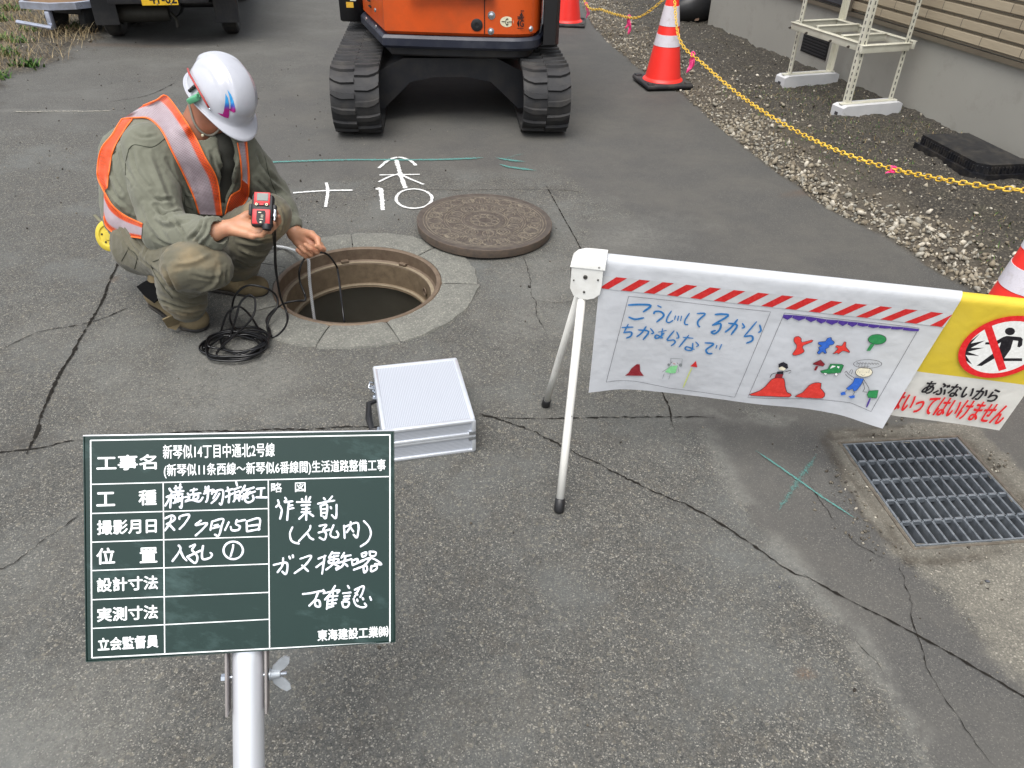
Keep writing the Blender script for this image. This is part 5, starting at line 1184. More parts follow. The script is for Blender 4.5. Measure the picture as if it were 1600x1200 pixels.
for k, (pp, wd) in enumerate([([(235, 205), (340, 200), (440, 210), (370, 268)], 3.4), ([(240, 310), (300, 332), (380, 318)], 3.2), ([(498, 208), (535, 226)], 4), ([(465, 285), (480, 262), (530, 265), (555, 300), (490, 358)], 3), ([(625, 255), (590, 310), (580, 350), (605, 360), (640, 340)], 2.2),
        ([(662, 298), (650, 335)], 3), ([(688, 300), (678, 345)], 3), ([(715, 300), (705, 345)], 2.5), ([(785, 275), (745, 340), (745, 375), (775, 378)], 2.2), ([(850, 280), (925, 282), (865, 340), (860, 380), (878, 402)], 2.6),
        ([(1010, 290), (1070, 285), (1130, 300), (985, 385)], 3.2), ([(985, 385), (1060, 370), (1055, 420), (1010, 460), (980, 445), (1020, 430)], 3), ([(1130, 365), (1210, 385), (1155, 470)], 3), ([(1215, 330), (1160, 400), (1100, 448)], 3), ([(1255, 365), (1275, 400), (1250, 410)], 2.4),
        ([(1385, 350), (1270, 485)], 2.4), ([(1270, 485), (1340, 480), (1345, 520), (1290, 545)], 3), ([(1410, 378), (1422, 430), (1398, 450)], 2.6),
        ([(180, 405), (285, 400)], 3), ([(240, 372), (200, 450)], 2.4), ([(195, 450), (265, 445), (262, 480), (220, 500)], 2.8), ([(325, 425), (420, 440), (370, 515)], 2.8), ([(400, 392), (360, 450), (312, 488)], 2.6), ([(435, 410), (465, 450), (440, 460)], 2.2),
        ([(505, 445), (580, 430)], 2.6), ([(545, 412), (530, 505)], 2.4), ([(560, 450), (520, 490), (480, 500), (490, 470), (550, 500)], 2.6), ([(650, 430), (585, 515), (645, 515), (655, 540), (620, 568)], 2.4), ([(670, 440), (690, 490), (665, 500)], 2.2),
        ([(725, 490), (820, 500)], 2.4), ([(780, 470), (690, 580)], 2.4), ([(838, 530), (865, 560), (845, 575)], 2), ([(815, 540), (805, 605), (750, 600), (760, 575), (830, 600)], 2.4),
        ([(920, 540), (1000, 550), (935, 600), (950, 635), (990, 635)], 3), ([(1030, 560), (1020, 590)], 3), ([(1072, 552), (1052, 600)], 3)]):
    DW.line(pp, wd*.0018, mb, 4)
mb.build('blue_writing', BLU, ban)
RED = ink('red_marker', srgb(196, 34, 34)); DRED = ink('dark_red_marker', srgb(130, 22, 34)); GRNM = ink('green_marker', srgb(36, 128, 70)); LGR = ink('light_green', srgb(130, 200, 140)); PUR = ink('purple_marker', srgb(66, 40, 130)); BLK_ = ink('black_marker', srgb(22, 20, 34)); YGR = ink('yellow_green', srgb(196, 206, 110)); BL2 = ink('blue_fill', srgb(40, 96, 190)); SKN = ink('skin_crayon', srgb(222, 214, 190)); GRY = ink('pencil', srgb(120, 126, 128)); REDC = ink('red_fill', srgb(214, 54, 44)); WCR = ink('white_crayon', srgb(236, 236, 236))
DW.poly([(210, 832), (240, 810), (270, 765), (315, 730), (342, 732), (345, 790), (378, 835)], 'drawn_cone', DRED)
DW.poly([(792, 750), (842, 702), (855, 758)], 'drawn_arrow', RED); mb = MB(); DW.line([(808, 760), (770, 840), (728, 940)], .0030, mb); mb.build('drawn_pole', YGR, ban)
DW.poly([(610, 750), (680, 742), (660, 810), (620, 812), (565, 800)], 'drawn_dress', LGR); mb = MB()
for pp in ([(630, 742), (540, 800)], [(680, 745), (690, 800)], [(560, 812), (545, 858)], [(615, 815), (600, 865)], [(618, 680), (615, 735)], [(618, 678), (720, 682), (715, 735)]): DW.line(pp, .0011, mb, 0)
mb.build('pencil_lines', GRY, ban)
mb = MB()
for (cx, cy, r_) in ((705, 738, 15), (600, 735, 12)): DW.poly([(cx+r_*math.cos(a), cy+r_*math.sin(a)) for a in np.linspace(0, 2*PI, 11)[:-1]], '', None, mb)
mb.build('pencil_fill', GRY, ban)
mb = MB()
for pp in ([(632, 706), (618, 722)], [(672, 715), (685, 730)]): DW.line(pp, .002, mb, 0)
mb.build('eyes', BLK_, ban)
mb = MB(); DW.line([(640, 722), (660, 730)], .003, mb, 0); mb.build('mouth', RED, ban)
# second drawing
DW.conv = z5; mb = MB(); x = 335; tops = [(340, 108), (420, 112), (530, 122), (620, 135), (700, 148), (800, 155), (880, 165), (960, 172), (1050, 185), (1140, 195), (1240, 205), (1340, 212), (1472, 228)]
for i in range(len(tops)-1):
    a, b = tops[i], tops[i+1]; m_ = ((a[0]+b[0])/2-6, (a[1]+b[1])/2+(42 if i < 7 else 30)*(1 if i < 9 else .8)); DW.poly([a, b, (b[0]-8, b[1]+18), m_, (a[0]-6, a[1]+24)], '', None, mb)
mb.build('purple_scallops', PUR, ban)
def outline_poly(pts, name, mat, w_=.0013, curve=4):
    DW.poly(pts, name, mat, curve=curve); m = MB(); DW.line(pts, w_, m, curve, True); m.build('outline', BLK_, ban)
outline_poly([(430, 300), (465, 288), (490, 310), (495, 338), (575, 318), (580, 335), (510, 362), (500, 385), (515, 410), (495, 430), (440, 448), (415, 435), (445, 395), (450, 360), (430, 335)], 'letter_to', REDC, curve=2)
outline_poly([(738, 298), (742, 318), (764, 335), (755, 356), (722, 362), (718, 380), (690, 395), (700, 425), (685, 432), (665, 415), (640, 436), (620, 425), (640, 400), (632, 380), (660, 368), (632, 355), (635, 335), (690, 330), (705, 305)], 'letter_ma', BL2, curve=2)
outline_poly([(845, 335), (862, 340), (860, 375), (885, 405), (890, 425), (835, 408), (800, 435), (785, 425), (750, 435), (795, 392), (775, 378), (785, 362), (825, 368)], 'letter_re', REDC, curve=2)
outline_poly([(1120+76*math.cos(a), 313+42*math.sin(a)) for a in np.linspace(0, 2*PI, 13)[:-1]], 'tree_top', GRNM, curve=2); DW.poly([(1065, 352), (1100, 352), (1062, 408), (1030, 408)], 'tree_stem', GRNM)
outline_poly([(75, 765), (140, 742), (195, 700), (240, 648), (290, 632), (345, 640), (355, 700), (370, 752), (402, 768), (390, 793), (240, 788), (70, 780)], 'drawn_cone', REDC, .0018, 2)
outline_poly([(435, 790), (500, 755), (550, 700), (600, 675), (655, 678), (650, 720), (685, 762), (665, 803), (560, 800)], 'drawn_cone', REDC, .0018, 2)
outline_poly([(590, 512), (650, 483), (685, 520), (670, 538), (585, 520)], 'drawn_arrow', DRED, curve=0); DW.poly([(610, 536), (632, 534), (612, 572), (594, 570)], 'arrow_stem', DRED)
outline_poly([(648, 575), (710, 560), (730, 518), (825, 520), (842, 530), (815, 590), (700, 600), (655, 590)], 'drawn_car', GRNM, curve=0); DW.poly([(728, 555), (745, 530), (775, 534), (762, 556)], 'car_window', WCR); DW.poly([(780, 556), (790, 535), (808, 540), (800, 556)], 'car_window', WCR)
for cx, cy in ((690, 597), (780, 604)): outline_poly([(cx+14*math.cos(a), cy+12*math.sin(a)) for a in np.linspace(0, 2*PI, 9)[:-1]], 'car_wheel', WCR, .001, 0)
# crayon figure standing on the mound (plain child, red cap)
DW.poly([(300, 550), (300, 518), (340, 500), (374, 518), (380, 550), (360, 562), (330, 540)], 'figure_hair', BLK_); DW.poly([(300, 548), (330, 538), (362, 556), (345, 572), (310, 568)], 'figure_face', SKN)
outline_poly([(290, 582), (340, 578), (340, 604), (282, 602)], 'figure_shirt', BLK_, .0008, 0); outline_poly([(278, 600), (338, 602), (330, 634), (268, 632)], 'figure_trousers', DRED, .0008, 0)
mb = MB()
for pp in ([(285, 590), (245, 602), (228, 632)], [(345, 585), (380, 575), (405, 570)], [(385, 596), (405, 580)]): DW.line(pp, .0022, mb, 2)
mb.build('figure_arms', BLK_, ban)
# second figure
outline_poly([(1010+70*math.cos(a), 585+40*math.sin(a)) for a in np.linspace(0, 2*PI, 13)[:-1]], 'figure_head', SKN, .0013, 2)
mb = MB()
for k in range(6): DW.line([(965+k*18, 555-abs(k-3)*-3), (955+k*19, 590)], .0009, mb, 0)
DW.line([(985, 600), (1000, 612), (1020, 603)], .001, mb, 2); mb.build('figure_face_lines', GRY, ban)
outline_poly([(935, 632), (1010, 640), (985, 690), (950, 735), (925, 745), (915, 722), (880, 735), (862, 720), (915, 675)], 'figure_overalls', BL2, .0012, 0)
mb = MB()
for pp in ([(930, 632), (880, 600), (862, 575), (850, 590)], [(915, 650), (872, 620), (855, 598)], [(905, 600), (915, 568), (900, 565), (890, 590)], [(1010, 650), (1048, 712), (1052, 735)], [(1000, 668), (1015, 720), (1000, 745), (1040, 750)], [(865, 735), (845, 765)], [(935, 745), (915, 780)]): DW.line(pp, .0012, mb, 2)
mb.build('figure_limbs', BLK_, ban)
mb = MB(); DW.poly([(815, 755), (850, 745), (860, 770), (820, 778)], '', None, mb); DW.poly([(880, 785), (930, 775), (935, 795), (900, 803)], '', None, mb); mb.build('figure_shoes', BL2, ban)
outline_poly([(1050, 738), (1130, 733), (1115, 800), (1045, 795), (1035, 770)], 'sign_top', GRNM, .001, 0); mb = MB(); DW.line([(1062, 800), (1030, 876)], .0050, mb, 0); mb.build('sign_stem', PUR, ban)
mb = MB(); DW.line([(1040+118*math.cos(a), 515+36*math.sin(a)) for a in np.linspace(0, 2*PI, 19)[:-1]], .0012, mb, 0, True)
for k in range(8):
    x = 955+k*23; 
    for pp in ([(x, 498+k*1.5), (x-4, 520)], [(x+6, 505), (x+14, 518)]): DW.line(pp, .0011, mb, 0)
for k in range(4):
    x = 968+k*24
    for pp in ([(x, 525), (x-5, 542)], [(x+4, 532), (x+13, 536)]): DW.line(pp, .0011, mb, 0)
mb.build('speech_bubble', BLK_, ban)
# prohibition sign on the yellow banner
DY = Draw('y', bany, z6)
SR = ink('sign_red', srgb(214, 30, 36), .4); SK = ink('sign_black', srgb(20, 16, 24), .4); SW_ = ink('sign_white', srgb(224, 224, 220), .45)
L_ = np.array(DY.st([(540, 590)])[0]); T_ = np.array(DY.st([(1040, 255)])[0]); Bm = np.array(DY.st([(735, 735)])[0]); rad_ = (Bm[1]-T_[1])/2; cen = np.array([(L_[0]+rad_), (Bm[1]+T_[1])/2]); print('sign', L_, T_, Bm, rad_, cen)
def disc(r0, r1, mat, name, n=64):
    o = nxt(); mb = MB(); vs = []
    A = np.linspace(0, 2*PI, n, endpoint=False)
    if r0 == 0:
        rings = [r1*k/6 for k in range(1, 7)]; 
    else: rings = [r0, (r0+r1)/2, r1]
    for r_ in rings: vs.append(surf(cen[0]+r_*np.cos(A), cen[1]+r_*np.sin(A), 'y', o)-bl_)
    V_ = np.concatenate(vs); fs = [[j*n+i, j*n+(i+1) % n, (j+1)*n+(i+1) % n, (j+1)*n+i] for j in range(len(rings)-1) for i in range(n)]
    if r0 == 0: fs.append(list(range(n)))
    mb.add(V_, fs); return mb.build(name, mat, bany)
disc(0, rad_*.86, SW_, 'sign_field')
mb = MB()
for pp in ([(612, 530), (660, 470), (755, 395), (680, 475), (790, 452), (680, 510), (785, 508), (655, 540), (745, 572), (640, 565), (690, 640), (612, 590), (605, 560)],): DY.poly(pp, '', None, mb)
mb.build('burst', SK, bany)
mb = MB(); DY.poly([(985+40*math.cos(a)*1.0, 380+30*math.sin(a)) for a in np.linspace(0, 2*PI, 15)[:-1]], '', None, mb)
DY.poly([(930, 425), (960, 415), (1070, 425), (1085, 440), (1080, 490), (1060, 505), (1042, 500), (1050, 455), (1010, 450), (990, 520), (940, 590), (1080, 590), (1080, 612), (920, 612), (900, 570), (765, 650), (725, 648), (870, 540), (905, 500), (915, 465), (880, 485), (790, 482), (795, 465), (860, 465)], '', None, mb); mb.build('walking_figure', SK, bany)
o = nxt(); a0_ = R(-135); mb = MB(); th_ = rad_*.085; dS = V(math.cos(R(52)), math.sin(R(52))); nS = V(-dS[1], dS[0])
sd0 = np.array(DY.st([(815, 350)])[0]); sd1 = np.array(DY.st([(920, 660)])[0]); dS = nrm(sd1-sd0); nS = V(-dS[1], dS[0]); L2_ = rad_*.9
pts = []
mid_ = (sd0+sd1)/2; 
for k in range(13):
    q_ = sd0-dS*.01+(sd1-sd0+dS*.02)*k/12
    for s2 in (-1, 1): pts.append(q_+nS*s2*th_)
pts = np.array(pts); vs = surf(pts[:, 0], pts[:, 1], 'y', o)-bl_; mb.add(vs, [[2*i, 2*i+1, 2*i+3, 2*i+2] for i in range(12)]); mb.build('sign_bar', SR, bany)
disc(rad_*.84, rad_, SR, 'sign_ring')
def cloth_text(body, BLp, TRp, mat, name, kind='y', conv=z6, bold=.03):
    v, fs = text_me(body); a = np.array(Draw(kind, None, conv).st([BLp])[0]); b = np.array(Draw(kind, None, conv).st([TRp])[0]); o = nxt()
    mb = MB()
    for dx_2, dy_2 in ((-1, -.6), (1, -.6), (-1, .6), (1, .6), (0, 1), (0, -1), (0, 0)):
        P = surf(a[0]+(b[0]-a[0])*v[:, 0]+dx_2*.0011, a[1]+(b[1]-a[1])*v[:, 1]+dy_2*.0011, kind, o)-bl_; mb.add(P, fs); o += .00002
    mb.build(name, mat, bany if kind == 'y' else ban)
cloth_text('あぶないから', (288, 862), (928, 838), SK, 'black_lettering')
cloth_text('はいってはいけません', (30, 985), (1003, 962), SR, 'red_lettering')

# ================================================================ green site board on its pole
cor = [(129.8, 679.8), (616.3, 671.7), (618, 1003.5), (134, 1035)]
rr_ = [ray(*c_) for c_ in cor]     # TL TR BR BL ; depths: a*TL + c*BR = b*TR + d*BL
A_ = np.array([rr_[1], -rr_[2], rr_[3]]).T; sol = np.linalg.solve(A_, rr_[0]); dep = np.array([1, sol[0], sol[1], sol[2]])
P4 = [rr_[i]*dep[i] for i in range(4)]; sc_b = .45/np.linalg.norm(P4[1]-P4[0]); P4 = [Cc+p*sc_b for p in P4]
TLb, TRb, BRb, BLb = P4; bex = nrm(TRb-TLb); bw_ = np.linalg.norm(TRb-TLb); bey = TLb-BLb; bhh = np.linalg.norm(bey); ben = nrm(np.cross(bex, nrm(bey))); bey = np.cross(ben, bex); print('board', TLb, bex, bey, ben, bw_, bhh, dep)
pole_foot_dir = -bey
# pole axis
pc = PPl(387.5, 1030, BLb-ben*.026, ben); tt_ = (pc[2]-.004)/(-pole_foot_dir[2]); foot = pc+pole_foot_dir*tt_; print('pole foot', foot, 'len', tt_)
brd = tag(empty('site_board', (foot[0], foot[1], 0)), 'green construction record board with white Japanese printing and handwriting, on an aluminium pole', 'sign board')
bo_ = V(foot[0], foot[1], 0)
class BB(MB):
    def fin(s, name, mat, parent=brd, **k): s.v = [Vector(v)-Vector(bo_) for v in s.v]; return s.build(name, mat, parent, **k)
BMx = frame_M(BLb, bex, bey)       # origin bottom-left, X right, Y up, Z towards viewer
def bpx(x, y):
    p = PPl(x, y, BLb, ben)-BLb; return np.dot(p, bex), np.dot(p, bey)
z8 = lambda x, y: bpx(100+x/2.857, 650+y/2.857)
t = NT('green_board'); co = t.coord(); n = t.noise(co, 9, 6, .65); c = t.mix(srgb(11, 38, 34), srgb(17, 46, 41), n)
mp = t.n('Mapping'); mp.inputs['Scale'].default_value = (1, 3.5, 1); mp.inputs['Rotation'].default_value = (0, 0, .4); t.l(co, mp.inputs[0]); c = t.mix(c, srgb(110, 140, 138), t.ramp(t.noise(mp.outputs[0], 7, 7, .7), [(.55, 0), (.8, .32)]))
M_GRB = t.fin(c, t.math('ADD', .32, t.math('MULTIPLY', n, .25)), 0, t.bump(t.noise(co, 400, 2), .05, .0005))
mb = BB(); mb.box((bw_/2, bhh/2, -.004), (bw_-.004, bhh-.004, .008), .001, M=BMx); pan = mb.fin('panel', M_GRB)
M_WPR = paint('white_print', srgb(236, 240, 240), .5, var=.04, bump=0)
mb = BB()
e_ = .0018
mb.box((bw_/2, bhh-e_/2-.0002, -.0038), (bw_, e_, .0095), .0008, M=BMx); mb.fin('top_edge', M_ALU, auto=40)
mb = BB(); mb.box((bw_/2, e_/2, -.0038), (bw_, e_, .0095), .0008, M=BMx); mb.box((e_/2, bhh/2, -.0038), (e_, bhh-2*e_, .0094), .0008, M=BMx); mb.box((bw_-e_/2, bhh/2, -.0038), (e_, bhh-2*e_, .0094), .0008, M=BMx); mb.fin('edge_trim', M_GRB, auto=40)
zc_ = [.0003]
def bline(a, b, w_=.0016):
    a, b = V(*a), V(*b); d = nrm(b-a); n_ = V(-d[1], d[0])*w_/2; zc_[0] += .00001
    return [(*(a+n_), zc_[0]), (*(a-n_), zc_[0]), (*(b-n_), zc_[0]), (*(b+n_), zc_[0])]
mb = BB()
def L2(a, b, w_=.0016): mb.add(bline(z8(*a), z8(*b), w_), [[0, 1, 2, 3]], M=BMx)
L2((118, 109), (1457, 84), .0019); L2((1455, 84), (1455, 1012), .0019); L2((1457, 1010), (123, 1079), .0019); L2((119, 109), (125, 1079), .0019)
for a, b in (((120, 305), (1453, 270)), ((122, 435), (911, 413)), ((123, 563), (912, 537)), ((124, 690), (913, 660)), ((125, 820), (914, 787)), ((126, 948), (915, 907)), ((443, 297), (450, 1060)), ((912, 285), (918, 1035))): L2(a, b)
mb.fin('ruled_lines', M_WPR, pan)
def btext(body, BLp, TRp, bold=.0, name='printed_text'):
    v, fs = text_me(body); a, b = V(*z8(*BLp)), V(*z8(*TRp)); m = BB(); dl = max(0.0, bold-.012)/.010*.00045+.00016
    for dx_2, dy_2 in ((-1, 0), (1, 0), (0, 1), (0, -1), (0, 0)):
        zc_[0] += .000004; m.add([(a[0]+(b[0]-a[0])*u_+dx_2*dl, a[1]+(b[1]-a[1])*w_+dy_2*dl, zc_[0]) for u_, w_ in v], fs, M=BMx)
    m.fin(name, M_WPR, pan)
B_ = .022
btext('工事名', (147, 243), (412, 172), B_); btext('新琴似14丁目中通北2号線', (443, 192), (940, 120), .014); btext('(新琴似11条西線〜新琴似6番線間)生活道路整備工事', (447, 278), (1435, 192), .014)
for s_, a, b in (('工', (147, 402), (226, 340)), ('種', (335, 398), (412, 330)), ('撮影月日', (150, 530), (412, 458)), ('位', (147, 662), (226, 588)), ('置', (340, 655), (415, 586)), ('設計寸法', (149, 785), (418, 712)), ('実測寸法', (150, 918), (418, 843)), ('立会監督員', (153, 1048), (420, 976))): btext(s_, a, b, B_)
btext('略', (925, 341), (973, 297), .01); btext('図', (1032, 339), (1078, 296), .01); btext('東海建設工業㈱', (1133, 1004), (1447, 936), .018)
HW = []
def hw(conv, lst): HW.extend([[conv(*p) for p in s] for s in lst])
c1 = lambda x, y: bpx(240+x/8.39, 745+y/8.39); c2 = lambda x, y: bpx(415+x/7.79, 745+y/7.79); c3 = lambda x, y: bpx(415+x/7.79, 850+y/7.79)
hw(c1, [[(165, 268), (245, 235)], [(205, 150), (228, 190)], [(240, 185), (230, 280), (218, 412)], [(215, 255), (190, 320), (150, 385)], [(245, 245), (262, 285)], [(255, 205), (400, 185)], [(268, 155), (375, 138)], [(292, 115), (300, 215)], [(352, 90), (345, 205)], [(262, 243), (388, 226)], [(285, 262), (290, 345)], [(378, 250), (366, 402), (340, 388)], [(292, 292), (370, 280)], [(288, 322), (365, 312)], [(328, 215), (322, 335)], [(255, 348), (398, 268)],
    [(478, 182), (575, 165)], [(532, 150), (515, 232)], [(475, 238), (622, 215)], [(530, 248), (588, 242), (575, 288), (525, 290), (530, 250)], [(445, 215), (462, 238)], [(405, 270), (472, 262), (450, 302), (408, 326), (500, 305), (600, 325), (650, 265)],
    [(680, 125), (692, 192)], [(722, 120), (715, 225), (705, 300), (685, 335)], [(655, 225), (780, 165)], [(665, 192), (742, 172)], [(790, 165), (762, 232)], [(770, 205), (892, 170), (915, 230), (890, 362), (862, 345)], [(832, 200), (780, 290)], [(868, 215), (820, 292), (755, 350)],
    [(970, 135), (995, 230), (985, 345)], [(945, 190), (1042, 160)], [(940, 270), (1048, 215)], [(1080, 60), (1098, 122)], [(1050, 170), (1152, 130)], [(1070, 190), (1062, 310), (1040, 325)], [(1085, 202), (1132, 195), (1122, 322)], [(1075, 250), (1122, 240)], [(1075, 285), (1118, 280)], [(1202, 110), (1150, 212)], [(1160, 185), (1322, 140)], [(1250, 155), (1205, 230), (1160, 302)], [(1180, 220), (1242, 282)], [(1140, 262), (1338, 190)], [(1272, 190), (1200, 290), (1230, 335), (1282, 325), (1312, 290), (1300, 240)],
    [(1345, 160), (1462, 148)], [(1415, 155), (1405, 275)], [(1340, 270), (1492, 272)],
    [(145, 550), (240, 508), (282, 540), (255, 580), (165, 625)], [(235, 535), (215, 610), (145, 710)], [(195, 612), (278, 702)], [(340, 560), (350, 520), (470, 500), (412, 610), (338, 690)], [(628, 570), (550, 635), (702, 608), (640, 690), (548, 775)],
    [(770, 580), (745, 705)], [(760, 590), (912, 552), (892, 650), (855, 772), (798, 755)], [(790, 642), (850, 625)], [(770, 678), (872, 648)], [(990, 590), (935, 705)], [(1095, 560), (1080, 620), (1132, 650), (1110, 697), (1030, 702), (1010, 650)], [(1085, 590), (1205, 565)],
    [(1220, 590), (1225, 722)], [(1215, 587), (1388, 548), (1380, 702)], [(1230, 647), (1378, 630)], [(1225, 717), (1397, 685)],
    [(325, 895), (355, 940), (320, 1010), (245, 1112)], [(350, 962), (390, 1050), (437, 1102)], [(470, 920), (548, 888), (500, 960)], [(500, 960), (572, 1040), (565, 1112), (530, 1127), (438, 1047)], [(435, 1052), (530, 1010), (622, 965)], [(650, 900), (635, 1020), (652, 1082), (740, 1062), (767, 1020), (740, 993)],
    [(1045, 888), (1040, 940), (1010, 1045)]])
HW.append([c1(1045+127*math.cos(a), 965+115*math.sin(a)) for a in np.linspace(-.5, 2*PI-.45, 22)])
hw(c2, [[(150, 280), (162, 330), (125, 372)], [(165, 345), (197, 400), (190, 460), (175, 517)], [(235, 250), (255, 285), (225, 300)], [(230, 312), (335, 298)], [(285, 312), (275, 400), (263, 532)], [(285, 392), (348, 380)], [(280, 355), (335, 345)],
    [(440, 265), (452, 300)], [(495, 235), (490, 305)], [(548, 240), (520, 305)], [(375, 308), (552, 308)], [(430, 350), (545, 342)], [(440, 395), (540, 388)], [(500, 345), (495, 532)], [(495, 432), (405, 517)], [(500, 422), (587, 482)], [(432, 432), (550, 425)],
    [(705, 255), (728, 282)], [(815, 235), (770, 290)], [(632, 330), (740, 305), (842, 290)], [(670, 345), (680, 482)], [(675, 352), (748, 343), (735, 502), (700, 480)], [(690, 397), (738, 390)], [(690, 442), (738, 436)], [(790, 362), (802, 392)], [(865, 335), (858, 502), (803, 463)],
    [(330, 610), (297, 690), (312, 770), (350, 800), (412, 815)], [(547, 590), (530, 650), (400, 790)], [(510, 690), (540, 740), (587, 767)], [(650, 600), (742, 585), (700, 642)], [(700, 642), (738, 700), (715, 767), (653, 737)], [(640, 682), (790, 640)], [(830, 585), (790, 690), (810, 732), (870, 737), (887, 700), (863, 660)],
    [(955, 590), (960, 670), (963, 752)], [(960, 612), (1122, 563), (1115, 737), (1068, 700)], [(1035, 545), (1035, 600), (985, 682)], [(1035, 618), (1072, 672)], [(1192, 535), (1260, 610), (1282, 700), (1240, 790), (1153, 852)],
    [(93, 1075), (240, 1045), (268, 1090), (247, 1187), (200, 1150)], [(215, 985), (205, 1080), (143, 1167)], [(285, 965), (302, 1002)], [(330, 950), (337, 988)], [(418, 1000), (557, 963), (480, 1080), (348, 1177)], [(440, 1075), (522, 1152)],
    [(638, 1000), (737, 960)], [(722, 955), (705, 1070), (688, 1187)], [(700, 1040), (613, 1105)], [(815, 910), (770, 992)], [(800, 932), (902, 930)], [(775, 987), (892, 960)], [(765, 1022), (882, 1000), (870, 1042), (780, 1052), (765, 1022)], [(832, 960), (820, 1060), (733, 1135)], [(830, 1060), (902, 1102), (850, 1117)],
    [(960, 920), (920, 992)], [(930, 972), (1042, 955)], [(880, 1052), (1052, 1000)], [(975, 970), (940, 1080), (858, 1135)], [(970, 1060), (1002, 1092)], [(1050, 1010), (1060, 1082)], [(1060, 1020), (1122, 1000), (1110, 1062)], [(1055, 1077), (1202, 1015)],
    [(1170, 930), (1177, 977)], [(1170, 937), (1227, 920), (1215, 962), (1175, 977)], [(1265, 905), (1272, 962)], [(1270, 910), (1342, 920), (1330, 962), (1275, 967)], [(1150, 1030), (1290, 990), (1412, 1065), (1328, 1060)], [(1280, 990), (1200, 1080), (1068, 1135)], [(1190, 1092), (1202, 1167), (1237, 1130), (1225, 1080), (1190, 1097)], [(1290, 1080), (1285, 1152), (1352, 1120), (1345, 1080), (1290, 1092)]])
hw(c3, [[(448, 610), (540, 600), (640, 580), (702, 570)], [(640, 592), (600, 680), (528, 757)], [(600, 692), (610, 752), (662, 760), (652, 690), (605, 692)], [(700, 555), (722, 592)], [(700, 602), (892, 563), (870, 602)], [(850, 505), (790, 600), (718, 682)], [(762, 630), (745, 797)], [(760, 642), (882, 630)], [(765, 692), (872, 675)], [(760, 737), (862, 720)], [(750, 777), (832, 755)], [(822, 590), (810, 752)],
    [(998, 505), (1022, 542)], [(935, 602), (1042, 590)], [(950, 642), (1032, 630)], [(945, 677), (1022, 665)], [(930, 702), (950, 767), (1002, 760), (1012, 705), (935, 702)], [(1080, 562), (1192, 513), (1180, 592), (1150, 652)], [(1142, 540), (1080, 652)], [(1090, 592), (1122, 622)], [(1070, 662), (1100, 742), (1180, 772), (1227, 755), (1203, 720)], [(1112, 670), (1122, 702)], [(1180, 652), (1192, 682)], [(1268, 640), (1287, 687)]])
t = NT('paint_marker'); co = t.coord(); M_HW = t.fin(t.mix(srgb(232, 236, 244), srgb(190, 202, 214), t.ramp(t.noise(co, 350, 4, .7), [(.5, 0), (.75, .6)])), .6)
mb = BB()
for k, s_ in enumerate(HW):
    P = catmull([np.array([p[0], p[1], 0]) for p in s_], 5) if len(s_) > 2 else np.array([[*p, 0] for p in s_]); P = resample(P, .0012) if len(P) > 1 else P
    if len(P) < 2: continue
    n_ = len(P); r_ = .0016*(1+.16*vnoise(np.stack([P[:, 0]*200+k*7, P[:, 1]*200, P[:, 0]*0], 1))); r_[0] *= .8; r_[-1] *= .8
    tmp = MB(); ext = np.vstack([P[0]-nrm(P[1]-P[0])*.0006, P, P[-1]+nrm(P[-1]-P[-2])*.0006]); tmp.tube(ext, np.r_[r_[0]*.5, r_, r_[-1]*.5], 8)
    mb.add([(v[0], v[1], .00012+v[2]*.32+.00001*(k % 9)) for v in tmp.v], tmp.f, M=BMx)
mb.fin('handwriting', M_HW, pan, smooth=True)
# pole, clamp plates, bolt and wing nut
t = NT('pole_aluminium'); co = t.coord(); M_POLE = t.fin(t.mix(srgb(232, 235, 240), srgb(216, 219, 226), t.noise(co, 4, 3)), .30, .5, t.bump(t.noise(co, 500, 2), .03, .0004))
PR = .0235
mb = BB(); mb.tube([pc+bey*.16, pc, pc+pole_foot_dir*.25, foot+bey*.02], PR, 40); pole = mb.fin('pole', M_POLE, smooth=True)
mb = BB(); mb.tube([foot+bey*.022, foot+bey*.0205, foot+bey*.0, foot-bey*.0], [PR+.001, PR+.003, PR+.003, PR*.8], 28); mb.fin('rubber_foot', M_BLK, smooth=True)
M_PL = paint('clamp_grey', srgb(150, 144, 142), .5, .2, var=.1, nscale=30)
for s_ in (-1, 1):
    c_ = pc+bex*s_*(PR+.0055)+ben*.006; mb = BB(); m_ = frame_M(c_, bex, bey); mb.box((0, -.022, 0), (.0035, .115, .030), .001, M=m_); cl = mb.fin('clamp_plate', M_PL, auto=40)
ax = pc+bey*(-.026)
mb = BB(); mb.lathe([(0, -.039), (.0035, -.039), (.0035, .056), (.0028, .058), (0, .058)], 12, M=frame_M(ax, bey, ben)); mb.lathe([(0, -.0395), (.0060, -.0395), (.0060, -.0338), (0, -.0338)], 6, M=frame_M(ax, bey, ben)); mb.fin('bolt', M_CHR, auto=40)
wn_ = ax+bex*(PR+.0095)
mb = BB(); fm = frame_M(wn_, bey, ben); mb.lathe([(.0035, -.001), (.0095, -.001), (.0095, .001), (.0085, .0015), (.0078, .004), (.0060, .015), (.0036, .016)], 20, M=fm)
for s_ in (-1, 1):
    wing = [(.004, .002), (.012, .004), (.020, .013), (.0245, .021), (.0215, .0265), (.014, .0255), (.007, .019), (.003, .012)]
    m2 = fm @ Matrix.Rotation(R(14), 4, 'Z') @ Matrix.Diagonal((s_*1.3, 1, 1.15, 1)); mb.add([(x, -.0014, z) for x, z in wing]+[(x, .0014, z) for x, z in wing], [list(range(8)), [8+i for i in range(8)][::-1]]+[[i, (i+1) % 8, 8+(i+1) % 8, 8+i] for i in range(8)], M=m2)
mb.fin('wing_nut', paint('zinc', srgb(186, 192, 198), .35, .5, var=.15, nscale=60), auto=40)
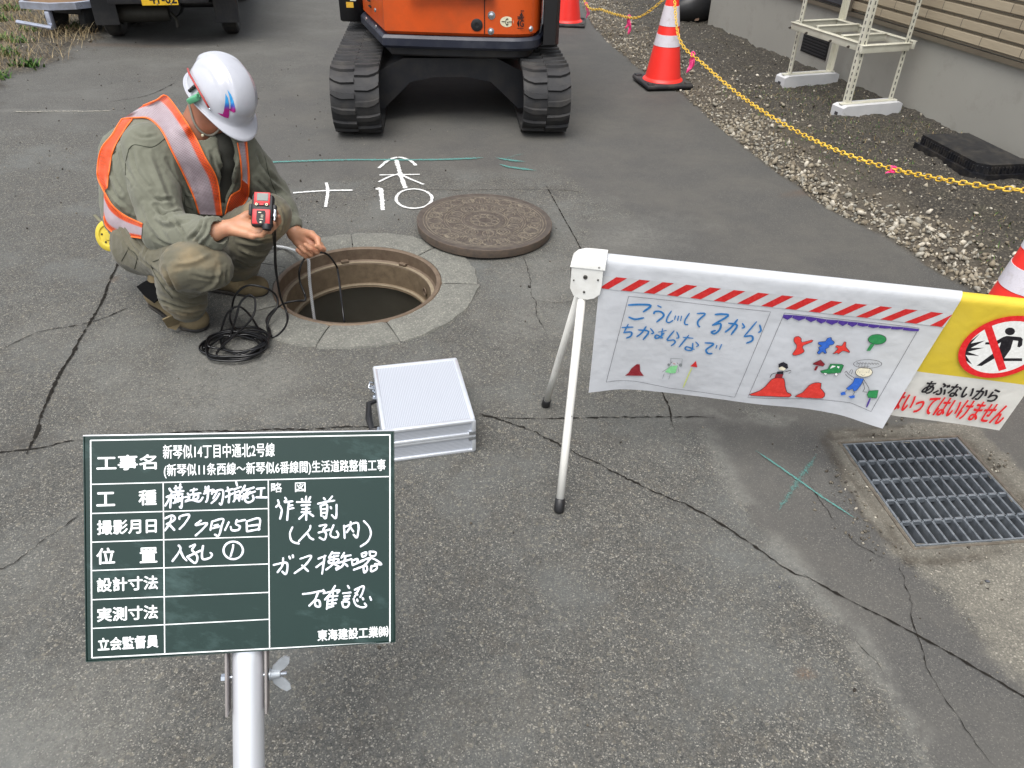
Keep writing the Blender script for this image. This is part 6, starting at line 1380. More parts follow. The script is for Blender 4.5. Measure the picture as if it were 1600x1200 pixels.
# ================================================================ crouching worker
class SDF:
    def __init__(s, lo, hi, h):
        s.lo = np.array(lo, float); s.h = h; s.n = np.ceil((np.array(hi)-lo)/h).astype(int)+1
        s.ax = [s.lo[i]+h*np.arange(s.n[i]) for i in range(3)]; s.D = np.full(s.n, 1.0, np.float32)
    def _sl(s, lo, hi):
        a = np.clip(np.floor((np.array(lo)-s.lo)/s.h).astype(int), 0, s.n-1); b = np.clip(np.ceil((np.array(hi)-s.lo)/s.h).astype(int)+1, 1, s.n)
        sl = tuple(slice(a[i], b[i]) for i in range(3)); X, Y, Z = np.meshgrid(*[s.ax[i][sl[i]] for i in range(3)], indexing='ij'); return sl, X, Y, Z
    def _comb(s, sl, d, k, mode):
        D = s.D[sl]
        if mode == 'add':
            h = np.clip(.5+.5*(D-d)/k, 0, 1); s.D[sl] = D+(d-D)*h-k*h*(1-h)
        else:
            h = np.clip(.5-.5*(D+d)/k, 0, 1); s.D[sl] = D+(-d-D)*h+k*h*(1-h)
    def cap(s, a, b, ra, rb=None, k=.02, mode='add'):
        a = np.array(a, float); b = np.array(b, float); rb = ra if rb is None else rb; m = max(ra, rb)+k*2+.03
        sl, X, Y, Z = s._sl(np.minimum(a, b)-m, np.maximum(a, b)+m); ab = b-a; L = ab@ab+1e-12
        t = np.clip(((X-a[0])*ab[0]+(Y-a[1])*ab[1]+(Z-a[2])*ab[2])/L, 0, 1)
        d = np.sqrt((X-a[0]-t*ab[0])**2+(Y-a[1]-t*ab[1])**2+(Z-a[2]-t*ab[2])**2)-(ra+(rb-ra)*t); s._comb(sl, d, k, mode); return s
    def chain(s, pts, k=.02):
        for (p, r1), (q, r2) in zip(pts[:-1], pts[1:]): s.cap(p, q, r1, r2, k)
        return s
    def ell(s, c, rad, Mx=None, k=.02, mode='add'):
        c = np.array(c, float); m = max(rad)+k*2+.03; sl, X, Y, Z = s._sl(c-m, c+m); P = np.stack([X-c[0], Y-c[1], Z-c[2]], -1)
        if Mx is not None: P = P@np.array(Mx).T
        r = np.array(rad); k0 = np.linalg.norm(P/r, axis=-1); k1 = np.linalg.norm(P/r**2, axis=-1)+1e-9; d = k0*(k0-1)/k1; s._comb(sl, d, k, mode); return s
    def mesh(s):
        D = s.D; n = np.array(D.shape); S = D < 0
        C_ = [S[i:n[0]-1+i, j:n[1]-1+j, k:n[2]-1+k] for i in (0, 1) for j in (0, 1) for k in (0, 1)]
        cnt = sum(c.astype(np.int8) for c in C_); act = np.argwhere((cnt > 0) & (cnt < 8)); idx = -np.ones(n-1, np.int64); idx[tuple(act.T)] = np.arange(len(act))
        acc = np.zeros((len(act), 3)); w_ = np.zeros(len(act)); cor = np.array([(i, j, k) for i in (0, 1) for j in (0, 1) for k in (0, 1)])
        for a in range(8):
            for b in range(a+1, 8):
                if abs(cor[a]-cor[b]).sum() != 1: continue
                va = D[tuple((act+cor[a]).T)]; vb = D[tuple((act+cor[b]).T)]; m = (va < 0) != (vb < 0); t = np.where(m, va/(va-vb+1e-12), 0)
                acc += np.where(m[:, None], cor[a]+(cor[b]-cor[a])*t[:, None], 0); w_ += m
        V_ = s.lo+(act+acc/w_[:, None])*s.h; Q = []
        for ax in range(3):
            o = [i for i in range(3) if i != ax]; A = S; sh = [slice(None)]*3; sh2 = [slice(None)]*3; sh[ax] = slice(0, n[ax]-1); sh2[ax] = slice(1, n[ax])
            a_, b_ = S[tuple(sh)], S[tuple(sh2)]; e = np.argwhere(a_ != b_); e = e[(e[:, o[0]] > 0) & (e[:, o[1]] > 0) & (e[:, o[0]] < n[o[0]]-1) & (e[:, o[1]] < n[o[1]]-1)]
            u = np.zeros(3, int); u[o[0]] = 1; v = np.zeros(3, int); v[o[1]] = 1
            q = np.stack([idx[tuple((e-u-v).T)], idx[tuple((e-v).T)], idx[tuple(e.T)], idx[tuple((e-u).T)]], 1)
            fl = S[tuple(e.T)] ^ (ax == 1); q[~fl] = q[~fl][:, ::-1]; Q.append(q)
        Q = np.concatenate(Q); Q = Q[(Q >= 0).all(1)]; return V_, Q
def vnorm(v, q):
    n = np.cross(v[q[:, 2]]-v[q[:, 0]], v[q[:, 3]]-v[q[:, 1]]); N = np.zeros_like(v)
    for k in range(4): np.add.at(N, q[:, k], n)
    return N/(np.linalg.norm(N, axis=1)[:, None]+1e-12)
def smooth(v, q, it=2, lam=.5):
    for _ in range(it):
        A = np.zeros_like(v); c_ = np.zeros(len(v))
        for k in range(4): np.add.at(A, q[:, k], v[q[:, (k+1) % 4]]+v[q[:, k-1]]); np.add.at(c_, q[:, k], 2)
        v = v+(A/c_[:, None]-v)*lam
    return v
def bvh(v, q): return BVHTree.FromPolygons([tuple(p) for p in v], [tuple(int(i) for i in f) for f in q])
def shoot(B, x, y):
    d = Vector(nrm(ray(x, y))); h = B.ray_cast(Vector(Cc), d)
    return (None, None) if h[0] is None else (np.array(h[0]), np.array(h[1]))
def seg_dist(v, P):
    best = np.full(len(v), 9.0); 
    for a, b in zip(P[:-1], P[1:]):
        ab = b-a; t = np.clip(((v-a)@ab)/(ab@ab+1e-12), 0, 1); best = np.minimum(best, np.linalg.norm(v-a-t[:, None]*ab, axis=1))
    return best
def folds(v, q, N, lst):
    B = bvh(v, q); out_ = np.zeros(len(v))
    for pts, wd, dp in lst:
        P = []
        for x, y in catmull([(x, y, 0) for x, y in pts], 5)[:, :2]:
            h, _n = shoot(B, x, y)
            if h is not None and (not P or np.linalg.norm(h-P[-1]) < .06): P.append(h)
        if len(P) < 2: continue
        P = np.array(P); m = np.where(np.linalg.norm(v-P.mean(0), axis=1) < .4)[0]; d = seg_dist(v[m], P)
        e = np.clip(np.minimum(np.linalg.norm(v[m]-P[0], axis=1), np.linalg.norm(v[m]-P[-1], axis=1))/.025, .15, 1)
        out_[m] += dp*e*(np.exp(-(d/(wd*.75))**1.3)-.45*np.exp(-((d-wd*1.9)/wd)**2))
    return out_
PO = V(-1.28, 2.68, 0)
per = tag(empty('person', tuple(PO)), 'worker squatting by the open manhole in olive clothes, orange vest and white helmet', 'person')
def plink(name, v, q, mat, parent=per):
    return link(name, mesh_np(name, v-PO, q), mat, parent, smooth=True)
# joints
PEL = V(-1.400, 2.80, .275); RS = V(-1.345, 2.735, .615); LS = V(-1.065, 2.875, .575); NB = V(-1.195, 2.835, .655)
RE = V(-1.262, 2.555, .375); RCUF = G(334, 364, .425); RW = G(360, 355, .435); LE = V(-.995, 2.965, .36); LCUF = G(456, 353, .275); LW_ = G(463, 367, .25)
RHIP = V(-1.395, 2.69, .262); LHIP = V(-1.34, 2.90, .245); RK = G(315, 414, .322); LK = G(420, 338, .375); RA = V(-1.345, 2.565, .17); LA = V(-1.20, 2.81, .12)
for nm_, p_ in (('rcuf', RCUF), ('rw', RW), ('lcuf', LCUF), ('lw', LW_)): print(nm_, p_)
# --- head frame
HU = nrm(V(.55, -.196, .813)); HF = nrm(V(.60, -.58, -.55)); HF = nrm(HF-HU*np.dot(HF, HU)); HR = np.cross(HF, HU); HELC = G(351, 138, .80); HC = HELC-HU*.040-HF*.004
HM3 = np.array([HR, HF, HU])       # rows: right, forward, up
def HP3(x, y, z): return HC+HR*x+HF*y+HU*z
# ---------------- skin: head, neck, hands as one body
S = SDF((-1.45, 2.35, .05), (-.65, 3.1, .98), .0046)
S.ell(HP3(0, -.010, .030), (.076, .095, .092), HM3, .01); S.ell(HP3(0, .020, -.035), (.063, .075, .072), HM3, .03); S.ell(HP3(0, .058, -.082), (.034, .030, .026), HM3, .03)
S.cap(HP3(-.058, -.02, -.05), HP3(-.030, .060, -.085), .020, .020, .03); S.cap(HP3(.058, -.02, -.05), HP3(.030, .060, -.085), .020, .020, .03)
S.cap(HP3(0, .092, .000), HP3(0, .112, -.032), .009, .013, .012); S.cap(HP3(-.014, .096, -.034), HP3(.014, .096, -.034), .009, None, .008)
S.cap(HP3(-.045, .082, .012), HP3(.045, .082, .012), .012, None, .015)
for s_ in (-1, 1):
    S.ell(HP3(s_*.034, .094, -.006), (.014, .012, .009), HM3, .008, 'sub'); S.ell(HP3(s_*.032, .082, -.006), (.012, .011, .011), HM3, .004)
    S.ell(HP3(s_*.079, -.012, -.012), (.009, .020, .032), HM3, .008); S.ell(HP3(s_*.087, -.006, -.008), (.006, .010, .016), HM3, .004, 'sub'); S.ell(HP3(s_*.045, .060, -.030), (.022, .022, .020), HM3, .02)
S.cap(HP3(-.022, .094, -.056), HP3(.022, .094, -.056), .007, None, .008); S.cap(HP3(-.024, .101, -.0585), HP3(.024, .101, -.0585), .0015, None, .003, 'sub')
S.cap(HP3(0, -.035, -.035), NB+V(0, 0, -.02), .060, .066, .03)
def hand(W, d, n, flip, curls, thumb, sc=1.0, spread=.07, fa=None):
    d = nrm(d); n = nrm(n-d*np.dot(n, d)); y = np.cross(n, d)*flip   # y towards the thumb
    L = lambda a, b, c_: W+(d*a+y*b+n*c_)*sc
    if fa is not None: S.cap(fa, W, .030*sc, .024*sc, .015)
    S.cap(L(-.01, -.006, 0), L(.02, .008, 0), .021*sc, .021*sc, .015)
    yb = [.030, .010, -.011, -.030]; xb = [.092, .096, .090, .080]; ln = [(.044, .026, .021), (.048, .030, .022), (.044, .028, .021), (.034, .021, .019)]; rr_2 = [.0100, .0103, .0097, .0086]
    for i in range(4):
        S.cap(L(.012, yb[i]*.45, -.002), L(xb[i], yb[i], -.002), .0145*sc, .0118*sc, .012)
    S.cap(L(.03, .018, .006), L(.07, .005, .006), .013*sc, .013*sc, .015); S.cap(L(.02, -.018, .004), L(.06, -.024, .004), .012*sc, .011*sc, .012)
    for i in range(4):
        p = np.array([xb[i], yb[i], 0.]); a = 0; sp = (1.5-i)*spread
        for j in range(3):
            a += curls[i][j]; q_ = p+np.array([math.cos(a)*math.cos(sp), math.sin(sp)*math.cos(a), math.sin(a)])*ln[i][j]; S.cap(L(*p), L(*q_), rr_2[i]*(1-.07*j)*sc, rr_2[i]*(.93-.07*j)*sc, .0035); p = q_
    for (a, ra), (b, rb) in zip(thumb[:-1], thumb[1:]): S.cap(L(*a), L(*b), ra*sc, rb*sc, .006)
DET_U = nrm(V(.0, .62, .78)); DET_N = nrm(V(.05, -.80, .60)); DETC = G(411, 329, .505)
hand(RW, V(.98, -.02, -.04), V(-.05, -.35, .93), 1, [(.20, .75, .5), (.15, .75, .5), (.15, .7, .5), (.2, .7, .5)], [((.008, .016, .0), .019), ((.045, .046, .012), .0145), ((.078, .052, .030), .0120), ((.104, .040, .040), .0098)], 1.06, .04, RCUF+V(-.05, .01, 0))
dl_ = nrm(V(1, 0, 0)*.78-Cu*.66-Cf*.06); hand(LW_, dl_, -Cf-Cu*.20, 1 if np.cross(-Cf, dl_)@Cu > 0 else -1, [(.75, .9, .5), (1.15, 1.0, .5), (1.25, 1.0, .5), (1.3, 1.0, .5)], [((.012, .018, .004), .019), ((.048, .040, .014), .0140), ((.082, .044, .028), .0115), ((.108, .030, .042), .0095)], 1.10, .03, LCUF+V(-.03, .03, .02))
S.cap(NB+V(0, 0, -.05), RS, .05, .035, .02); S.cap(RS, RE, .036, .034, .02); S.cap(RE, RCUF, .034, .03, .02); S.cap(NB+V(0, 0, -.05), LS, .05, .035, .02); S.cap(LS, LE, .036, .034, .02); S.cap(LE, LCUF, .034, .028, .02)
v, q = S.mesh(); v = smooth(v, q, 1, .4)
t = NT('skin'); co = t.coord(); n = t.noise(co, 40, 6, .6); c = t.mix(srgb(150, 98, 72), srgb(128, 80, 58), n); 
hz = t.sep(co)[2]; c = t.mix(c, srgb(186, 136, 106), t.ramp(hz, [(.44, 1), (.52, 0)])); c = t.mix(c, srgb(196, 110, 92), t.ramp(t.noise(co, 18, 3), [(.52, 0), (.8, .35)]))  # head skin coloured darker for the shade under the helmet, hands lighter
M_SK = t.fin(c, .5, 0, t.bump(t.noise(co, 220, 5, .65), .3, .0012), Subsurface_Weight=.12); M_SK.node_tree.nodes['Principled BSDF'].inputs['Subsurface Radius'].default_value = (.01, .004, .002)
body = plink('body', v, q, M_SK)
HEADB = bvh(v, q)
# hair
S = SDF(HC-.14, HC+.14, .004); S.ell(HP3(0, -.016, .026), (.0795, .094, .092), HM3, .004); S.ell(HP3(0, .075, -.02), (.12, .075, .075), HM3, .006, 'sub'); S.ell(HP3(0, -.0, -.115), (.15, .15, .075), HM3, .006, 'sub')
S.cap(HP3(-.09, .03, -.03), HP3(.09, .03, -.03), .036, None, .01, 'sub')
hv, hq = S.mesh(); nn = vnorm(hv, hq); hv = hv+nn*(fbm(hv*260, 3)*.0035)[:, None]; plink('hair', hv, hq, paint('hair_black', srgb(24, 21, 20), .6, bump=.5, bdist=.001, nscale=60))
# ---------------- trousers
S = SDF((-1.72, 2.2, -.01), (-.80, 3.12, .56), .0058)
S.ell(PEL+V(-.02, 0, -.01), (.150, .165, .14), None, .03); S.cap(PEL+V(.0, 0, .0), PEL+V(.03, .01, .10), .145, .13, .03)
S.chain([(RHIP+V(-.03, 0, -.01), .118), ((RHIP+RK)/2+V(-.01, 0, -.015), .090), (RK, .072)], .025); S.chain([(LHIP, .11), ((LHIP+LK)/2+V(0, 0, -.06), .072), (LK, .078)], .03)
S.chain([(RK, .076), (RK*.55+RA*.45+V(0, -.01, -.02), .078), (G(286, 458, .16), .080), (G(293, 476, .105), .066)], .03); S.chain([(LK, .074), ((LK+LA)/2+V(.02, -.01, 0), .078), (G(374, 412, .12), .070), (G(374, 420, .09), .066)], .03)
S.cap(RK+V(-.055, -.015, -.0), RK+V(.02, .0, -.01), .078, .068, .025); S.cap(RK+V(.01, -.0, .03), RK+V(.045, .01, -.02), .042, .045, .03); S.cap(RK+V(.03, .01, -.02), RK+V(.02, .05, -.02), .055, .05, .04)
S.cap(V(-1.2, 2.8, -.05), V(-1.0, 2.8, -.05), .05, None, .02, 'sub')
v, q = S.mesh(); v = smooth(v, q, 2); N = vnorm(v, q)
FT = [([(246, 352), (232, 380), (226, 402)], .006, -.008), ([(262, 352), (246, 380), (240, 415)], .007, .008), ([(285, 360), (262, 385), (252, 420)], .006, -.009), ([(300, 368), (278, 392), (262, 430)], .007, .008), ([(196, 345), (210, 372), (222, 390)], .006, -.009), ([(186, 352), (200, 380), (215, 400)], .006, .007),
    ([(240, 400), (275, 405), (300, 404)], .005, -.005), ([(258, 420), (275, 452), (300, 462)], .007, -.009), ([(262, 452), (300, 470), (340, 462)], .007, .010), ([(250, 470), (290, 482), (330, 474)], .007, -.010), ([(345, 420), (335, 445), (310, 455)], .007, .007), ([(356, 420), (350, 450), (330, 468)], .006, -.007),
    ([(268, 484), (300, 493), (322, 486)], .006, .007), ([(222, 405), (250, 430), (262, 446)], .006, -.006), ([(330, 395), (300, 410), (270, 412)], .008, .004), ([(300, 430), (330, 436), (350, 430)], .006, -.004),
    ([(370, 372), (400, 378), (430, 372)], .007, -.008), ([(375, 390), (405, 398), (430, 386)], .007, .008), ([(372, 408), (395, 415), (418, 402)], .006, -.008), ([(352, 395), (375, 402), (400, 402)], .006, .006), ([(425, 310), (440, 335), (440, 365)], .007, .005), ([(365, 350), (385, 362), (405, 365)], .006, -.007)]
dsp = 1.5*folds(v, q, N, FT); ns = v*V(1, 1, 1.6); rdg = 1-np.abs(fbm(ns*7, 3))*2.6; dsp += (1-np.abs(fbm(v*V(15, 13, 20)+4, 3))*3.2)**3*.0022; dsp += (rdg-.55)*.0045+fbm(v*26, 3)*.0022+fbm(v*70, 2)*.0008
hemR = np.linalg.norm(v-(RA+V(.055, -.015, -.03)), axis=1); dsp += .006*np.exp(-((hemR-.075)/.02)**2)*fbm(v*30+5, 2)*2
kn = np.minimum(np.linalg.norm((v-(RK+V(-.03, -.04, .03)))/V(1.25, 1, .95), axis=1), np.linalg.norm(v-(LK+V(.03, -.05, .02)), axis=1)*1.15)
dirt = np.clip(1.35-kn/.105-fbm(v*10, 4)*2.2, 0, 1); dirt = np.maximum(dirt, np.clip(.55-np.abs(v[:, 2]-.12)/.10-fbm(v*12+3, 4), 0, .7))
v2 = v+N*dsp[:, None]; v2_t, q_t = v2, q; me = mesh_np('trousers', v2-PO, q)
def putmask(me, a, b=None, c_=None): z_ = np.zeros(len(a)); setattr4(me, 'msk', a, z_ if b is None else b, z_ if c_ is None else c_, z_+1)
cav = np.clip(-dsp*90, 0, 1)*0
putmask(me, dirt)
def cloth_mat(name, ca, cb, dirtc):
    t = NT(name); co = t.coord(); n = t.noise(co, 7, 6, .65); c = t.mix(ca, cb, t.ramp(n, [(.3, 0), (.7, 1)])); m = t.sep(t.attr('msk')['Color'])
    c = t.mix(c, tuple(x*.8 for x in ca[:3])+(1,), t.ramp(t.noise(co, 60, 4, .7), [(.4, 0), (.8, .18)]))
    c = t.mix(c, dirtc, t.math('MULTIPLY', m[0], t.ramp(t.noise(co, 30, 6, .7), [(.25, .55), (.6, 1)]))); c = t.mix(c, srgb(44, 40, 34), t.math('MULTIPLY', m[0], t.ramp(t.noise(co, 75, 4, .75), [(.64, 0), (.68, .8)])))
    wv = t.n('TexWave'); wv.inputs['Scale'].default_value = 260; t.l(co, wv.inputs[0]); h = t.math('ADD', t.math('MULTIPLY', t.noise(co, 34, 6, .68), 1.0), t.math('MULTIPLY', wv.outputs['Fac'], .04))
    return t.fin(c, .88, 0, t.bump(h, .35, .006), spec=.25, Sheen_Weight=.15)
M_TR = cloth_mat('trouser_cloth', srgb(88, 85, 71), srgb(98, 95, 81), srgb(132, 118, 92)); M_JK = cloth_mat('jacket_cloth', srgb(101, 102, 89), srgb(112, 113, 100), srgb(124, 114, 92))
tro = link('trousers', me, M_TR, per, smooth=True)
# ---------------- jacket
S = SDF((-1.68, 2.36, .16), (-.80, 3.16, .80), .0056)
sa = nrm(LS-RS); back = nrm(np.cross(sa, NB-PEL)); back = back if back[0] < 0 else -back; print('back', back)
sp = [(PEL+V(.01, 0, .06), .128, .070), (PEL*.6+NB*.4, .130, .072), (PEL*.3+NB*.7+back*.015, .126, .078)]
for s_ in (-1, 1):
    S.chain([(p+sa*s_*o_2, r_) for p, r_, o_2 in sp], .04)
S.chain([(G(246, 203, .63), .085), (G(212, 248, .53), .112), (G(212, 300, .42), .108), (G(222, 335, .34), .10)], .05)
S.chain([(G(325, 245, .50), .10), (G(335, 300, .39), .105), (G(318, 338, .30), .10)], .05)
S.cap(RS+V(.02, .01, -.015), LS+V(-.02, -.01, -.015), .082, .078, .05); S.cap(NB+back*.03-V(0, 0, .03), NB+back*.02-V(0, 0, .02), .080, .062, .05)
S.cap(PEL*.4+NB*.6-sa*.08-back*.0, PEL*.25+NB*.75+back*.03, .125, .12, .04)
S.chain([(RS, .082), ((RS+RE)/2+V(0, -.005, 0), .080), (RE, .080)], .03); S.chain([(RE, .078), ((RE+RCUF)/2+V(0, 0, -.01), .068), (RCUF, .052)], .025)
S.chain([(LS, .080), ((LS+LE)/2, .074), (LE, .070)], .03); S.chain([(LE, .068), ((LE+LCUF)/2, .055), (LCUF, .040)], .025)
# rolled cuffs
def ringS(c_, ax, r_, th, k=.008, n=14):
    ax = nrm(ax); u = nrm(np.cross(ax, V(0, 0, 1))); w_ = np.cross(ax, u); P = [c_+(u*math.cos(a)+w_*math.sin(a))*r_ for a in np.linspace(0, 2*PI, n+1)]
    for a, b in zip(P[:-1], P[1:]): S.cap(a, b, th, None, k)
cax = nrm(RCUF-RE+V(.03, 0, .03)); ringS(RCUF-cax*.012, cax, .050, .0095, .006); ringS(RCUF+cax*.012, cax, .050, .0095, .006)
lax = nrm(LCUF-LE); ringS(LCUF-lax*.004, lax, .036, .008, .006)
S.cap(RCUF, RCUF+cax*.07, .036, .036, .006, 'sub'); S.cap(LCUF+lax*.005, LCUF+lax*.06, .026, .026, .006, 'sub')
# collar
nax = nrm(HP3(0, -.035, -.05)-NB); cu_ = nrm(np.cross(nax, sa)); cp = [NB+nax*.012+(sa*math.cos(a)*.078+cu_*math.sin(a)*.084)-nax*.004+back*.012 for a in np.linspace(0, 2*PI, 17)]
front_dir = -back
for a, b in zip(cp[:-1], cp[1:]):
    m_ = (a+b)/2-NB
    if np.dot(nrm(m_), front_dir) < .75: S.cap(a, b, .011, None, .006); S.cap(a-nax*.022, b-nax*.022, .013, None, .010)
S.cap(NB-nax*.02, NB+nax*.10, .062, .075, .008, 'sub'); S.cap(NB+front_dir*.045+nax*.02, NB+front_dir*.06+nax*.09, .040, .055, .01, 'sub')
_v, _q = S.mesh(); _B = bvh(_v, _q); opn = [shoot(_B, x, y)[0] for x, y in ((352, 222), (357, 240), (357, 262), (352, 288), (346, 315))]; opn = [p for p in opn if p is not None]
for a, b in zip(opn[:-1], opn[1:]): S.cap(a, b, .026 if a is not opn[-2] else .018, None, .008, 'sub')
v, q = S.mesh(); v = smooth(v, q, 2); N = vnorm(v, q)
FJ = [([(205, 235), (215, 270), (240, 300)], .008, -.006), ([(232, 240), (250, 285), (262, 320)], .010, .006), ([(262, 250), (282, 290), (300, 330)], .007, -.006), ([(243, 322), (256, 335), (282, 330)], .006, -.013), ([(245, 340), (262, 350), (290, 342)], .007, .010), ([(285, 330), (280, 348), (262, 362)], .006, -.010), ([(300, 332), (300, 350), (282, 372)], .006, .009),
    ([(318, 340), (312, 358), (296, 376)], .006, -.009), ([(330, 345), (325, 365), (310, 382)], .005, .007), ([(225, 320), (236, 352), (262, 380)], .008, .006), ([(240, 372), (275, 386), (310, 384)], .006, -.006), ([(268, 338), (285, 362), (290, 376)], .005, -.008), ([(238, 300), (248, 312), (268, 312)], .006, -.008),
    ([(172, 240), (178, 272), (190, 300)], .008, -.009), ([(185, 225), (190, 255), (205, 285)], .008, .007), ([(165, 262), (172, 300), (200, 330)], .007, .007), ([(175, 310), (195, 335), (220, 345)], .006, -.007), ([(205, 205), (222, 214), (245, 212)], .006, -.004),
    ([(290, 290), (300, 305), (312, 300)], .006, -.007), ([(296, 268), (302, 290), (306, 315)], .007, .006), ([(330, 238), (338, 280), (346, 330)], .006, -.010), ([(340, 236), (350, 280), (352, 320)], .006, .008), ([(362, 262), (352, 300), (350, 330)], .006, -.010), ([(372, 250), (365, 285), (356, 305)], .006, .008),
    ([(402, 240), (415, 265), (432, 285)], .008, -.007), ([(408, 262), (425, 285), (445, 300)], .008, .007), ([(400, 280), (420, 300), (440, 318)], .007, -.008), ([(435, 305), (450, 322), (462, 335)], .006, .006), ([(395, 300), (412, 318), (432, 330)], .006, .006), ([(448, 318), (452, 335), (448, 352)], .005, -.005)]
dsp = 1.45*folds(v, q, N, FJ); ns = v*V(1.3, 1, .8); rdg = 1-np.abs(fbm(ns*6+2, 3))*2.6; armd = np.minimum(seg_dist(v, np.array([RS, RE, RCUF])), seg_dist(v, np.array([LS, LE, LCUF])))
dsp += (1-np.abs(fbm(v*V(17, 15, 11)+8, 3))*3.2)**3*.0022; dsp += (rdg-.55)*.0038+fbm(v*24+9, 3)*.0018+fbm(v*70, 2)*.0007
v = v+N*dsp[:, None]; N = vnorm(v, q); me = mesh_np('jacket', v-PO, q); dj = np.clip(.4-np.linalg.norm(v-(RCUF-cax*.03), axis=1)/.12-fbm(v*20, 3), 0, .5); putmask(me, dj)
jac = link('jacket', me, M_JK, per, smooth=True); JB = bvh(v, q); jv, jq, jN = v, q, N
def seam(B, pts, name, par, conv=lambda x, y: (100+x/3.478, 60+y/3.478), r_=.0013, mat=None):
    P = []
    for p in catmull([(*p, 0) for p in pts], 6)[:, :2]:
        h, n_ = shoot(B, *conv(*p))
        if h is not None and (not P or np.linalg.norm(h-P[-1]) < .04): n_ = n_ if n_@(Cc-h) > 0 else -n_; P.append(h+n_*.0008)
    if len(P) > 3: MB().tube(np.array(P)-PO, r_, 5).build(name, mat, par, smooth=True)
M_SEAM = paint('seam_thread', srgb(58, 60, 48), .9, bump=0)
for pts in ([(352, 602), (385, 578), (480, 590), (548, 545)], [(352, 602), (334, 700), (345, 840), (372, 960)], [(250, 645), (300, 600), (348, 560)], [(655, 852), (690, 862), (722, 858)], [(655, 862), (660, 910), (700, 928)], [(1090, 640), (1120, 760), (1175, 900)]): seam(JB, pts, 'seam', jac, mat=M_SEAM)
TB = bvh(v2_t, q_t)
for pts in ([(352, 440), (420, 500), (402, 600)], [(300, 540), (352, 448)], [(545, 545), (640, 512), (760, 480)], [(530, 570), (560, 640), (640, 760), (700, 830)]): seam(TB, pts, 'seam', tro, conv=lambda x, y: (130+x/5, 300+y/5), mat=M_SEAM)
# darker T-shirt and jacket opening below the chin
S = SDF(NB-.28, NB+.25, .006)
for a, b in zip(opn[:-1], opn[1:]): S.cap(a+back*.048, b+back*.048, .040, None, .01)
v3, q3 = S.mesh(); plink('undershirt', v3, q3, paint('undershirt', srgb(46, 46, 40), .9))
# ---------------- boots
def boot(heel, toe, lift, ank, name='boot'):
    d = nrm(toe-heel); sd_ = nrm(np.cross(V(0, 0, 1), d)); L = np.linalg.norm(toe-heel); S2 = SDF(np.minimum(np.minimum(heel, toe), ank)-.09, np.maximum(np.maximum(heel, toe), ank)+.10, .005)
    ball = heel+(toe-heel)*.68; hl = heel+V(0, 0, lift)
    S2.cap(hl+d*.035+V(0, 0, .042), ball+V(0, 0, .040), .036, .036, .03); S2.cap(ball+V(0, 0, .036), toe-d*.040+V(0, 0, .036), .040, .038, .02); S2.ell(toe-d*.042+V(0, 0, .040), (.047, .047, .038), None, .02)
    S2.cap(ball+V(0, 0, .05)-d*.03, ank, .036, .045, .03); S2.cap(hl+d*.03+V(0, 0, .04), ank, .036, .046, .03); S2.cap(ank, ank+V(.01, 0, .06), .046, .047, .02)
    X, Y, Z = np.meshgrid(*S2.ax, indexing='ij'); S2.D = np.maximum(S2.D, .013-Z).astype(np.float32) if lift < .02 else S2.D
    vv, qq = S2.mesh(); nn2 = vnorm(vv, qq); vv = vv+nn2*(fbm(vv*30, 3)*.003)[:, None]; vv[:, 2] = np.maximum(vv[:, 2], .004)
    o = plink(name, vv, qq, paint('boot_suede', srgb(122, 108, 80), .9, var=.2, nscale=14, dirt=srgb(84, 72, 54), dirt_amt=.6, bump=.5, bdist=.002))
    S3 = SDF(np.minimum(heel, toe)-.08, np.maximum(heel, toe)+.08+V(0, 0, lift+.02), .004)
    S3.cap(hl+d*.03+V(0, 0, .004), ball+V(0, 0, .002), .036, .042, .01); S3.cap(ball+V(0, 0, .002), toe-d*.042+V(0, 0, .002), .042, .044, .01)
    X, Y, Z = np.meshgrid(*S3.ax, indexing='ij'); t_ = np.clip(((X-heel[0])*d[0]+(Y-heel[1])*d[1])/L, 0, 1); base = lift*np.clip(1-t_/.62, 0, 1); S3.D = np.maximum(S3.D, np.maximum(base+.0035-Z, Z-base-.017)).astype(np.float32)
    v4, q4 = S3.mesh(); v4 = smooth(v4, q4, 1, .4); plink('sole', v4, q4, paint('sole_black', srgb(30, 28, 27), .75, dirt=srgb(96, 86, 70), dirt_amt=.3), o); return o
toeR = G(324, 515); heelR = G(232, 490); toeR = V(toeR[0], toeR[1], 0); heelR = toeR-nrm(V(.225, -.01, 0)+V(0, -.06, 0)*0)*.275+V(0, .075, 0)
heelR = toeR+nrm(heelR-toeR)*.235
boot(heelR, toeR, .07, RA+V(.015, -.01, -.03)); toeL = G(418, 463); heelL = toeL+V(-.262, .06, 0); boot(V(heelL[0], heelL[1], 0), V(toeL[0], toeL[1], 0), .0, LA+V(.02, 0, -.01))
